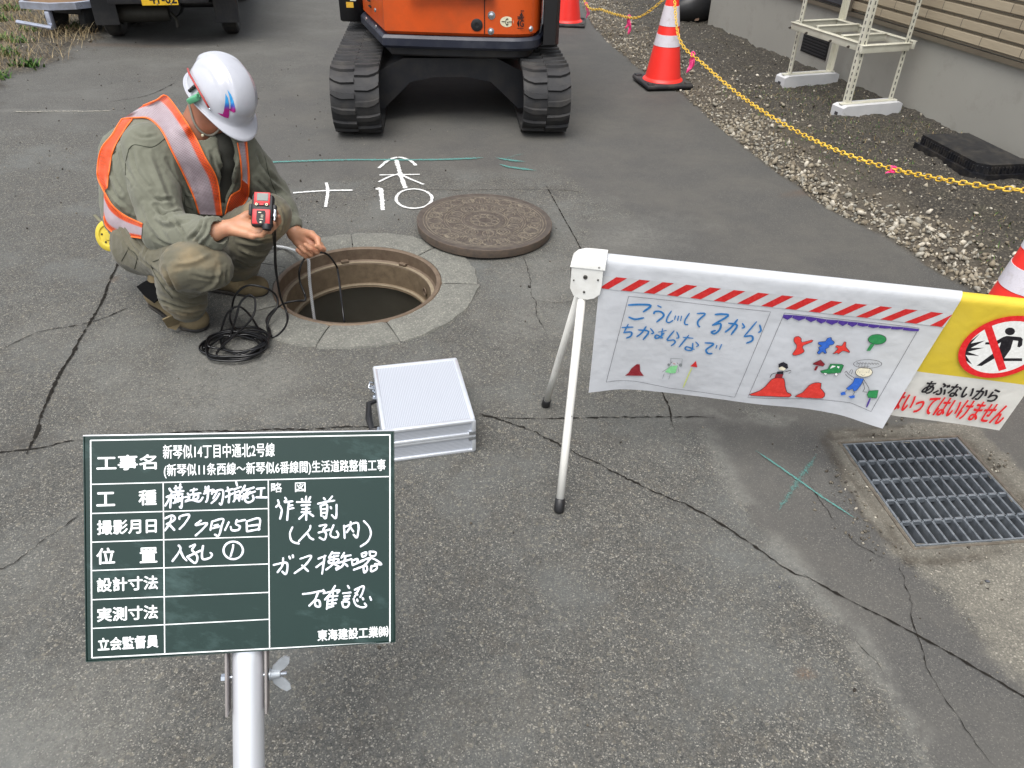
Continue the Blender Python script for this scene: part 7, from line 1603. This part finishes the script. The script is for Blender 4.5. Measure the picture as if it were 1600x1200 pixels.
# leather flap on the right boot, black holder behind the calf
mb = MB(); fp_ = [G(254, 500, .075), G(262, 512, .03), G(275, 516, .018), G(284, 505, .035), G(272, 492, .085)]; n_ = nrm(np.cross(fp_[1]-fp_[0], fp_[3]-fp_[0])); n_ = n_ if n_[1] < 0 else -n_
mb.add([p-PO for p in fp_]+[p-PO-n_*.006 for p in fp_], [[0, 1, 2, 3, 4], [9, 8, 7, 6, 5]]+[[i, (i+1) % 5, 5+(i+1) % 5, 5+i] for i in range(5)]); mb.build('boot_flap', paint('boot_suede', srgb(122, 108, 80), .9), per)
mb = MB(); P = [G(213, 448, .17), G(226, 441, .185), G(246, 444, .19), G(250, 462, .16), G(241, 474, .135), G(226, 463, .15)]; mb.add([p-PO for p in P]+[p-PO+V(.01, .035, 0) for p in P], [list(range(6)), [6+i for i in range(6)][::-1]]+[[i, (i+1) % 6, 6+(i+1) % 6, 6+i] for i in range(6)]); mb.build('heel_guard', paint('matt_black', srgb(12, 12, 13), .95, bump=0, spec=.1), per, auto=60)

# ---------------- reflective vest laid on the jacket
def vest_mat(name, bands):
    t = NT(name); uv = t.sep(t.coord('UV')); co = t.coord('UV'); mp = t.n('Mapping'); mp.inputs['Scale'].default_value = (1, 1, 1); t.l(t.coord('UV'), mp.inputs[0])
    # uv: u in metres along, v in metres across ; w mask through second attribute
    m = t.sep(t.attr('vm')['Color'])    # r: 0 orange 1 silver, g: piping, b: hole density
    fu = t.math('FRACT', t.math('MULTIPLY', uv[0], 190.0)); fv = t.math('FRACT', t.math('MULTIPLY', uv[1], 190.0)); du_ = t.math('SUBTRACT', fu, .5); dv_ = t.math('SUBTRACT', fv, .5)
    r2 = t.math('ADD', t.math('MULTIPLY', du_, du_), t.math('MULTIPLY', dv_, dv_)); hole = t.math('LESS_THAN', r2, t.math('MULTIPLY', m[2], .11)); hole = t.math('MULTIPLY', hole, t.math('SUBTRACT', 1.0, m[1]))
    org = t.mix(srgb(242, 92, 36), srgb(228, 76, 30), t.noise(t.coord(), 30, 3)); sil = t.mix(srgb(152, 136, 143), srgb(178, 164, 171), t.noise(t.coord(), 40, 4)); wht = srgb(214, 206, 216)
    c = t.mix(org, sil, m[0]); c = t.mix(c, srgb(255, 122, 48), m[1]); t.fin(c, .5, 0, t.bump(r2, .2, .001))
    tr = t.n('BsdfTransparent'); mx = t.n('MixShader'); t.l(hole, mx.inputs[0]); t.l(t.p.outputs[0], mx.inputs[1]); t.l(tr.outputs[0], mx.inputs[2]); t.l(mx.outputs[0], t.out.inputs[0]); return t.m
M_VS = vest_mat('vest_mesh', None)
vest = bpy.data.objects.new('safety_vest', None); COL.objects.link(vest); vest.parent = per
def vstrip(name, Lp, Rp, bands, nu=56, nv=15, off=.007, conv=lambda x, y: (100+x/3.478, 60+y/3.478), maxd=.05, sm=6):
    A = catmull([(*conv(*p), 0) for p in Lp], 10); B = catmull([(*conv(*p), 0) for p in Rp], 10)
    def rs(P, n): s_ = np.r_[0, np.cumsum(np.linalg.norm(np.diff(P, axis=0), axis=1))]; tt = np.linspace(0, s_[-1], n); return np.stack([np.interp(tt, s_, P[:, k]) for k in (0, 1)], 1)
    A, B = rs(A, nu), rs(B, nu); Pg = np.full((nu, nv, 3), np.nan)
    for i in range(nu):
        for j in range(nv):
            x, y = A[i]+(B[i]-A[i])*j/(nv-1); h, n_ = shoot(JB, x, y)
            if h is not None: Pg[i, j] = h
    # fill misses with the depth of the nearest hit
    ok = ~np.isnan(Pg[..., 0]); I = np.argwhere(ok)
    if len(I) == 0: print('vest miss', name); return None
    for i in range(nu):
        for j in range(nv):
            if not ok[i, j]:
                k = I[np.argmin(((I-(i, j))**2).sum(1))]; x, y = A[i]+(B[i]-A[i])*j/(nv-1); dd = np.dot(Pg[k[0], k[1]]-Cc, Cf); Pg[i, j] = Cc+ray(x, y)*dd
    # keep depth continuous and smooth
    dep = (Pg-Cc)@Cf
    for j in range(1, nv): dep[:, j] = np.minimum(dep[:, j], dep[:, j-1]+.010)
    for i in range(1, nu): dep[i] = np.minimum(dep[i], dep[i-1]+.012)
    for i in range(nu-2, -1, -1): dep[i] = np.minimum(dep[i], dep[i+1]+.012)
    d0 = dep.copy()
    for _ in range(sm):
        dp_ = np.pad(dep, 1, mode='edge'); dep = (dp_[:-2, 1:-1]+dp_[2:, 1:-1]+dp_[1:-1, :-2]+dp_[1:-1, 2:]+dep*2)/6; dep = np.minimum(dep, d0)
    for i in range(nu):
        for j in range(nv):
            x, y = A[i]+(B[i]-A[i])*j/(nv-1); Pg[i, j] = Cc+ray(x, y)*(dep[i, j]-off)
    Pg += (vnoise(Pg.reshape(-1, 3)*14)*.0025).reshape(nu, nv)[..., None]*(-Cf)
    idx = np.arange(nu*nv).reshape(nu, nv); q_ = np.stack([idx[:-1, :-1], idx[:-1, 1:], idx[1:, 1:], idx[1:, :-1]], -1).reshape(-1, 4)
    me = mesh_np(name, Pg.reshape(-1, 3)-PO, q_); u_ = np.r_[0, np.cumsum(np.linalg.norm(np.diff(Pg[:, nv//2], axis=0), axis=1))]; wv = np.linalg.norm(Pg[:, -1]-Pg[:, 0], axis=1).mean()
    UVv = np.stack([np.repeat(u_[:, None], nv, 1), np.repeat(np.linspace(0, wv, nv)[None], nu, 0)], -1).reshape(-1, 2); ul = me.uv_layers.new(name='UVMap'); lv = np.zeros(len(me.loops), np.int32); me.loops.foreach_get('vertex_index', lv); ul.data.foreach_set('uv', UVv[lv].astype(np.float32).ravel())
    vv_ = np.tile(np.linspace(0, 1, nv), nu); uu_ = np.repeat(np.linspace(0, 1, nu), nv); a, b, c_ = bands(uu_, vv_)
    setattr4(me, 'vm', a, b, c_, np.ones(len(a))); o = link(name, me, M_VS, vest, smooth=True); sol_ = None
    # piping along both long edges
    for side, mn in ((0, 'piping'), (nv-1, 'piping')):
        m_ = MB(); m_.tube(Pg[:, side]-PO, .0028, 6); m_.build(mn, paint('piping_orange', srgb(255, 118, 44), .5, bump=0), o, smooth=True)
    return o
def bd(lo, hi, hs=.6, ho=1.0): return lambda u, v: (((v > lo) & (v < hi)).astype(float), ((v < .03) | (v > .97)).astype(float)*0, np.where((v > lo) & (v < hi), hs, ho))
vstrip('shoulder_strap', [(318, 437), (390, 432), (462, 437), (530, 500), (590, 620), (650, 740), (700, 850), (735, 955)], [(430, 366), (505, 335), (556, 312), (640, 420), (710, 530), (770, 650), (832, 770), (858, 962)], bd(.05, .72))
vstrip('back_edge', [(316, 437), (262, 520), (202, 603), (181, 740), (216, 830)], [(372, 440), (322, 505), (268, 605), (245, 725), (235, 815)], bd(2, 3), nu=36, nv=8)
vstrip('waist_band', [(216, 828), (262, 905), (330, 962), (425, 1008)], [(216, 968), (232, 1024), (290, 1064), (420, 1086)], bd(.30, .80, .0), nu=36, nv=14)
vstrip('far_strap', [(944, 568), (960, 660), (966, 740), (966, 765)], [(992, 560), (1000, 650), (1006, 740), (1006, 800)], bd(.0, .82), nu=30, nv=8)
vstrip('lower_front', [(966, 762), (958, 822), (905, 862), (872, 972)], [(1006, 800), (1002, 860), (955, 930), (884, 976)], bd(2, 3), nu=30, nv=10)
# back panel of the vest (the side turned away from the photo)
jc = jv[jq].mean(1); tors = armd[jq].min(1); rel = (jc-(PEL+NB)/2)@back; selq = (rel > .045) & (jN[jq].mean(1)@back > .80) & (jc[:, 2] > .30) & (jc[:, 2] < .66) & (seg_dist(jc, np.array([RS, RE])) > .088) & (seg_dist(jc, np.array([LS, LE])) > .085)
qq = jq[selq]; un, inv = np.unique(qq, return_inverse=True); vb = (jv+jN*.006)[un]; me = mesh_np('back_panel', vb-PO, inv.reshape(-1, 4)); z_ = np.zeros(len(vb)); setattr4(me, 'vm', ((vb[:, 2] > .40) & (vb[:, 2] < .46)).astype(float), z_, z_, z_+1); me.uv_layers.new(name='UVMap'); link('back_panel', me, M_VS, vest, smooth=True)

# ---------------- helmet
def hel(th, ph, grow=0.0):     # th: azimuth from forward, ph: 0 rim .. pi/2 crown
    cx, sx = math.cos(th), math.sin(th); front = max(cx, 0); 
    A = .113+grow; Bf = .137+grow if cx > 0 else .137+grow; Hh = .134+grow; c_ = math.cos(ph)**.85; x = A*sx*c_; y = Bf*cx*c_; z = Hh*math.sin(ph)**.95-.012
    rb = .0085*(sstep(.050, .040, abs(x)) if False else (1-sstep(.038, .048, abs(x)+.10*max(0, .02-z))))*sstep(.10, .35, math.sin(ph)); 
    rb2 = .0045*(1-sstep(.072, .082, abs(x)))*sstep(.25, .5, math.sin(ph)); k = 1+(rb+rb2)/.13
    return V(x*k, y*k, z*k+ (0 if ph > .02 else 0))
HMX = np.array([HR, HF, HU]); HO = HELC-HU*.028
NTh, NPh = 96, 34; vs = []; fs = []
rows = []
brim = lambda th: .007+.043*max(0, math.cos(th))**3.5+.004*max(0, -math.cos(th))
for j in range(6):      # brim rows outer->inner
    row = []
    for i in range(NTh):
        th = 2*PI*i/NTh; b = hel(th, 0.0); o_2 = nrm(V(b[0], b[1], 0)); w_ = brim(th)*(1-j/5); p = b+o_2*w_; p[2] += -.008-.34*w_*max(0, math.cos(th))-.10*w_+(.003*math.cos(th)); row.append(p)
    rows.append(row)
for j in range(1, NPh): rows.append([hel(2*PI*i/NTh, (PI/2)*j/NPh) for i in range(NTh)])
for r_ in rows: vs += r_
m_ = len(rows); fs = [[j*NTh+i, j*NTh+(i+1) % NTh, (j+1)*NTh+(i+1) % NTh, (j+1)*NTh+i] for j in range(m_-1) for i in range(NTh)]
vs.append(hel(0, PI/2)); top_i = len(vs)-1; fs += [[(m_-1)*NTh+i, (m_-1)*NTh+(i+1) % NTh, top_i] for i in range(NTh)]
vs = np.array(vs); 
inner = vs*V(.965, .965, .955)+V(0, 0, -.002); nb_ = len(vs); inner[:NTh] = vs[:NTh]+V(0, 0, -.004); fs2 = [[x+nb_ for x in f[::-1]] for f in fs]; rim_f = [[i, nb_+i, nb_+(i+1) % NTh, (i+1) % NTh] for i in range(NTh)]
W3 = np.vstack([vs, inner])@HMX+HO
t = NT('helmet_white'); co = t.coord(); n = t.noise(co, 22, 6, .7); c = t.mix(srgb(184, 186, 193), srgb(170, 172, 181), n); c = t.mix(c, srgb(150, 132, 110), t.ramp(t.noise(co, 26, 6, .78), [(.66, 0), (.76, .5)]))
M_HEL = t.fin(c, .22, 0, t.bump(t.noise(co, 12, 2), .05, .002), Coat_Weight=.3)
me = mesh_np('helmet', W3-PO, fs+fs2+rim_f); helm = link('helmet', me, M_HEL, per, smooth=True)
HB2 = BVHTree.FromPolygons([tuple(p) for p in W3], fs)
def onhel(x, y, off=.001):
    d = Vector(nrm(ray(x, y))); h = HB2.ray_cast(Vector(Cc), d)
    k_ = 0
    while h[0] is None and k_ < 40: k_ += 1; x += 1; h = HB2.ray_cast(Vector(Cc), Vector(nrm(ray(x, y))))
    n_ = np.array(h[1]); n_ = n_ if n_@(Cc-np.array(h[0])) > 0 else -n_; return np.array(h[0])+n_*off, n_
zh = lambda x, y: (270+x/8, 80+y/8)
# two-finned mark, blue running to magenta
t = NT('helmet_mark'); co = t.coord(); zz = t.sep(co)[2]; zt_ = onhel(*zh(690, 500))[0][2]; zb_ = onhel(*zh(690, 820))[0][2]
fac = t.math('DIVIDE', t.math('SUBTRACT', zz, float(zb_)), float(zt_-zb_)); M_MK = t.fin(t.ramp(fac, [(.30, srgb(150, 24, 112)), (.45, srgb(60, 80, 170)), (.6, srgb(36, 140, 200))]), .35)
def decal_px(poly, name, mat, parent, conv=zh, off=.0012, sub=6):
    P = np.array(poly, float); n = len(P); cen_ = P.mean(0)
    # fill by fan strips subdivided so that it hugs the dome
    import mathutils
    tri = mathutils.geometry.tessellate_polygon([[Vector((p[0], p[1], 0)) for p in P]]); mb = MB()
    for a, b, c_ in tri:
        A, B, C2 = P[a], P[b], P[c_]; K = sub; idx = {}; vs_ = []; fs_ = []
        for i in range(K+1):
            for j in range(K+1-i): u_, w_ = i/K, j/K; idx[(i, j)] = len(vs_); p = A+(B-A)*u_+(C2-A)*w_; vs_.append(onhel(*conv(*p), off)[0]-PO)
        for i in range(K):
            for j in range(K-i):
                fs_.append([idx[(i, j)], idx[(i+1, j)], idx[(i, j+1)]])
                if j < K-i-1: fs_.append([idx[(i+1, j)], idx[(i+1, j+1)], idx[(i, j+1)]])
        mb.add(vs_, fs_)
    return mb.build(name, mat, parent)
decal_px([(658, 528), (690, 585), (703, 660), (706, 740), (704, 800), (695, 838), (650, 825), (600, 800), (560, 768), (625, 785), (640, 740), (655, 640)], 'logo_fin', M_MK, helm)
decal_px([(680, 480), (730, 545), (760, 620), (780, 700), (785, 755), (765, 768), (720, 745), (690, 722), (722, 715), (720, 640), (705, 560)], 'logo_fin', M_MK, helm)
# green clip with marker and pencil
pA, nA = onhel(*zh(250, 610), .006); pB, _ = onhel(*zh(180, 560), .006); pC, _ = onhel(*zh(360, 580), .006)
cx_ = nrm(onhel(*zh(330, 555))[0]-onhel(*zh(200, 600))[0]); cn = nA; cm = frame_M(onhel(*zh(295, 592), .008)[0]-PO, cx_, np.cross(cn, cx_)); M_GCL = paint('clip_green', srgb(92, 164, 124), .35, var=.05, bump=0)
clp = MB().box((0, 0, 0), (.050, .034, .020), .005, M=cm).build('pen_clip', M_GCL, helm, auto=40)
for dx2, s2 in ((.024, .012), (.032, -.008)): MB().tube([cm @ Vector((dx2-.004, s2+.007*math.cos(a), .004+.007*math.sin(a))) for a in np.linspace(-1.2, 3.6, 9)], .0022, 6).build('clip_claw', M_GCL, clp, smooth=True)
pp0 = onhel(*zh(172, 240), .013)[0]; pp1 = onhel(*zh(470, 700), .010)[0]; pp2 = onhel(*zh(500, 755), .008)[0]
pen = MB().tube(np.array([onhel(*zh(*(np.array([205, 240])*(1-f_)+np.array([470, 700])*f_)), .010)[0]-PO for f_ in np.linspace(0, 1, 9)]), .0036, 8).build('red_pencil', paint('pencil_red', srgb(176, 62, 56), .4, bump=0), helm, smooth=True); MB().tube([pp1-PO, pp2-PO], [.0028, .0006], 8).build('pencil_tip', M_CHR, pen, smooth=True)
a_ = onhel(*zh(238, 505), .009)[0]-PO; b_ = onhel(*zh(285, 465), .010)[0]-PO
for k in range(3):
    o2 = (b_-a_)*(k-1)*.5+cn*.002; e1 = (a_+b_)/2+o2; MB().tube([e1-np.cross(cn, cx_)*.002, e1+np.cross(cn, cx_)*.022*(1 if np.cross(cn, cx_)@Cu > 0 else -1)], .0062, 10).build('marker_cap', M_BLK, clp, smooth=True)
# chin strap, rear headband
def onhead(x, y, off=.004):
    h, n_ = shoot(HEADB, x, y); 
    if h is None: return None
    n_ = n_ if n_@(Cc-h) > 0 else -n_; return h+n_*off
def strap(px_, name, r_=.0042):
    P = [onhead(*p) for p in catmull([(*p, 0) for p in px_], 5)[:, :2]]; P = [p for p in P if p is not None]
    if len(P) > 3: P = smooth_line(P); MB().tube(P-PO, r_, 6, flat=.6).build(name, paint('strap_grey', srgb(122, 118, 108), .7), helm, smooth=True)
    else: print('strap miss')
def smooth_line(P, it=3):
    P = np.array(P)
    for _ in range(it): P[1:-1] = (P[:-2]+P[2:]+2*P[1:-1])/4
    return P
strap([(294, 150), (299, 172), (304, 192), (314, 206), (326, 211), (338, 206), (346, 196)], 'chin_strap'); p_ = onhead(316, 212, .007)
if p_ is not None: MB().lathe([(0, 0), (.005, 0), (.005, .006), (0, .007)], 10, M=Matrix.Translation(p_-PO)).build('strap_bead', M_CREAM, helm, auto=40)
MB().tube([HP3(.082*math.cos(a), -.012+.100*math.sin(a), .012)-PO for a in np.linspace(PI+.3, 2*PI-.3, 14)], .009, 8, flat=1).build('headband', paint('headband_grey', srgb(120, 124, 132), .5), helm, smooth=True)
# ---------------- gas detector in the right hand
MB_ = frame_M((0, 0, 0), nrm(np.cross(DET_U, DET_N)), DET_U); dM = frame_M(DETC, nrm(np.cross(DET_U, DET_N)), DET_U)
det = tag(empty('gas_detector', tuple(DETC)), 'red and black handheld gas detector with a grey screen, held in the worker\'s right hand', 'gas detector')
dloc = frame_M((0, 0, 0), nrm(np.cross(DET_U, DET_N)), DET_U)
M_DR = paint('detector_red', srgb(196, 40, 46), .4, var=.04, bump=0); M_DB = paint('detector_black', srgb(26, 26, 30), .5, bump=0)
dd_ = [MB().box((0, -.002, 0), (.072, .112, .034), .010, M=dloc).build('case', M_DB, det, auto=40)]
MB().box((0, -.026, .0175), (.060, .052, .008), .006, M=dloc).build('front_cover', M_DR, det, auto=40)
MB().box((0, .036, .0165), (.054, .044, .006), .003, M=dloc).build('screen_bezel', M_DR, det, auto=40); MB().box((.002, .041, .0200), (.038, .026, .002), .001, M=dloc).build('screen', paint('lcd', srgb(98, 108, 104), .25, bump=0), det)
MB().box((0, .0155, .0195), (.046, .008, .003), .001, M=dloc).build('key_panel', M_DB, det)
for x in (-.017, .017): MB().lathe([(.0022, 0), (.0046, 0), (.0046, .0015), (.0022, .0015)], 14, M=dloc @ Matrix.Translation((x, .0155, .0212))).build('key', M_CREAM, det)
MB().box((0, .0155, .0215), (.014, .006, .002), .001, M=dloc).build('key', M_DR, det)
MB().prism([(-.015, .010), (.012, .010), (.015, .004), (.015, -.030), (.0, -.038), (-.010, -.034), (-.015, -.022)], .0216, .0230, M=dloc @ Matrix.Translation((0, -.016, 0))).build('label_panel', M_INK, det)
for (x, y, w_, h_) in ((-.004, -.013, .010, .003), (.004, -.022, .008, .002), (.004, -.028, .008, .002), (.002, -.036, .012, .002), (.0, -.046, .006, .005)): MB().box((x, y, .0234), (w_, h_, .0006), M=dloc).build('label_print', M_CREAM, det)
MB().box((-.040, .000, .002), (.012, .040, .022), .005, M=dloc).build('side_bumper', M_DB, det, auto=40); MB().box((.040, .002, .002), (.012, .036, .022), .005, M=dloc).build('side_bumper', M_DB, det, auto=40)
MB().lathe([(0, 0), (.016, 0), (.017, .006), (.015, .018), (0, .019)], 18, M=dloc @ Matrix.Translation((.018, -.050, .010)) @ Matrix.Rotation(PI/2, 4, 'X')).build('pump_cap', M_DB, det, auto=40)
noz = dloc @ Vector((.044, -.012, .012)); MB().lathe([(0, .012), (.005, .012), (.005, 0), (.007, -.002), (.007, -.012), (.004, -.014), (.004, -.024), (0, -.024)], 12, M=dloc @ Matrix.Translation((.044, -.012, .014)) @ Matrix.Rotation(-PI/2, 4, 'X')).build('hose_fitting', M_CHR, det, auto=40)
# ---------------- sampling hose and white rope
t = NT('hose_black'); M_HOSE = t.fin(srgb(14, 14, 16), .28)
z2 = lambda x, y, z=.006: G(100+x/3.478, 300+y/3.478, z)
hs0 = np.array(noz)+DETC-DET_U*.02
HH = [hs0, z2(1148, 260, .34), z2(1150, 380, .24), z2(1160, 480, .16), z2(1180, 580, .08), z2(1205, 640, .03), z2(1215, 690, .012), z2(1195, 745, .010), z2(1140, 788, .008), z2(1105, 740, .02), z2(1120, 680, .04), z2(1160, 620, .06), z2(1150, 560, .10), z2(1090, 520, .14), z2(1000, 508, .15), z2(935, 555, .12), z2(912, 630, .06),
    z2(905, 700, .03), z2(960, 780, .010), z2(1060, 800, .008), z2(1105, 775, .008), z2(1040, 735, .012), z2(900, 745, .010), z2(790, 800, .008), z2(752, 850, .008), z2(800, 895, .008), z2(900, 905, .008), z2(1020, 880, .008), z2(1090, 820, .012), z2(1060, 750, .018), z2(1010, 670, .04), z2(950, 622, .06), z2(890, 655, .05), z2(858, 740, .02), z2(852, 810, .012), z2(880, 860, .016), z2(980, 885, .018), z2(1085, 830, .02),
    z2(1110, 780, .018), z2(1040, 750, .020), z2(920, 760, .018), z2(800, 830, .016), z2(790, 885, .018), z2(900, 895, .020), z2(1010, 860, .022), z2(1080, 810, .020), z2(1000, 775, .022), z2(900, 790, .022), z2(860, 835, .022), z2(930, 870, .024), z2(1060, 840, .024), z2(1120, 770, .018), z2(1100, 700, .012), z2(1130, 650, .010), z2(1200, 605, .010), z2(1262, 592, .014), z2(1310, 588, .02),
    z2(1308, 555, .03), z2(1283, 490, .07), z2(1280, 425, .12), z2(1305, 365, .155), z2(1345, 333, .165), z2(1385, 328, .165), z2(1430, 338, .15), z2(1470, 385, .11), z2(1490, 440, .06)]
lastp = HH[-1]; e_p = G(535, 492, .02); HH += [V(e_p[0]-.004, e_p[1]+.03, .0), V(e_p[0], e_p[1]+.035, -.25), V(e_p[0], e_p[1]+.03, -1.3)]
HP_ = catmull(HH, 7); HP_[:, 2] = np.where((np.linalg.norm(HP_[:, :2]-MH, axis=1) > .34), np.maximum(HP_[:, 2], .0045), HP_[:, 2])
HQ = catmull([hs0+V(-.012, 0, .01), z2(1143, 300, .30), z2(1146, 400, .22), z2(1163, 510, .14), z2(1188, 600, .06), z2(1212, 660, .02), z2(1216, 700, .010)], 8)
TG = []
rg = np.random.default_rng(12); ph0 = 0
for k in range(4):
    cx6, cy6, rx6, ry6 = 925+rg.normal()*22, 828+rg.normal()*12, 150+rg.normal()*20, 62+rg.normal()*9
    for a in np.linspace(0, 2*PI, 11)[:-1]: TG.append(z2(cx6+rx6*math.cos(a+3), cy6+ry6*math.sin(a+3), .009+.006*k+.004*rg.random()))
for p6 in ((1010, 700, .05), (1040, 600, .10), (1010, 560, .12), (960, 600, .10), (930, 700, .05), (900, 790, .03)): TG.append(z2(*p6))
tag(MB().tube(HP_, .0042, 8).tube(HQ, .0030, 8).tube(catmull(TG, 6), .0042, 8).build('sampling_hose', M_HOSE, smooth=True), 'thin black hose coiled on the road, running from the gas detector into the manhole', 'hose')
t = NT('rope_white'); co = t.coord(); wv = t.n('TexWave'); wv.bands_direction = 'DIAGONAL'; wv.inputs['Scale'].default_value = 60; t.l(co, wv.inputs[0]); M_ROPE = t.fin(t.mix(srgb(232, 233, 234), srgb(196, 196, 194), wv.outputs['Fac']), .9, 0, t.bump(wv.outputs['Fac'], .5, .002))
r0_ = G(380, 392, .012); RP_ = [r0_, G(415, 386, .012), G(440, 386, .016), G(462, 392, .05), G(476, 399, .10), G(482, 407, .12), G(483, 425, .085)]; rp = G(479, 470, -.02); RP_ += [V(rp[0]+.005, rp[1]+.06, -.01), V(rp[0]+.005, rp[1]+.05, -.3), V(rp[0], rp[1]+.05, -1.4)]
tag(MB().tube(catmull(RP_, 8), .0064, 10).build('white_rope', M_ROPE, smooth=True), 'white braided rope running past the worker\'s hand down into the manhole', 'rope')
# ---------------- yellow tape reel on the belt
rc = G(168, 368, .262)+V(.012, .0, 0); rl = tag(empty('tape_reel', tuple(rc)), 'round yellow tape reel with a pale edge hanging behind the worker\'s hip', 'tape reel')
rM = Matrix.Rotation(R(-28), 4, 'Y') @ Matrix.Rotation(R(66), 4, 'X') @ Matrix.Rotation(R(0), 4, 'Z')
MB().lathe([(0, -.016), (.052, -.016), (.060, -.010), (.060, .010), (.052, .016), (.040, .017), (.036, .012), (.020, .012), (.016, .018), (0, .018)], 32, M=rM).build('reel_case', paint('reel_yellow', srgb(206, 184, 62), .45), rl, auto=40)
MB().lathe([(.058, -.030), (.064, -.028), (.064, -.012), (.058, -.010)], 32, M=rM).build('reel_edge', M_CREAM, rl, auto=40)
for k in range(5): a = k*2*PI/5; MB().box((.028*math.cos(a), .028*math.sin(a), .0135), (.007, .007, .003), .001, M=rM).build('reel_slot', M_INK, rl)
bk = G(148, 336, .30)-rc; MB().tube([tuple(bk*1.0), tuple(bk*.6+V(.0, 0, .01)), (0, .02, .03)], .007, 6, flat=.5).build('belt_hook', paint('hook_olive', srgb(120, 116, 92), .6), rl, smooth=True)
bpy.context.view_layer.update()
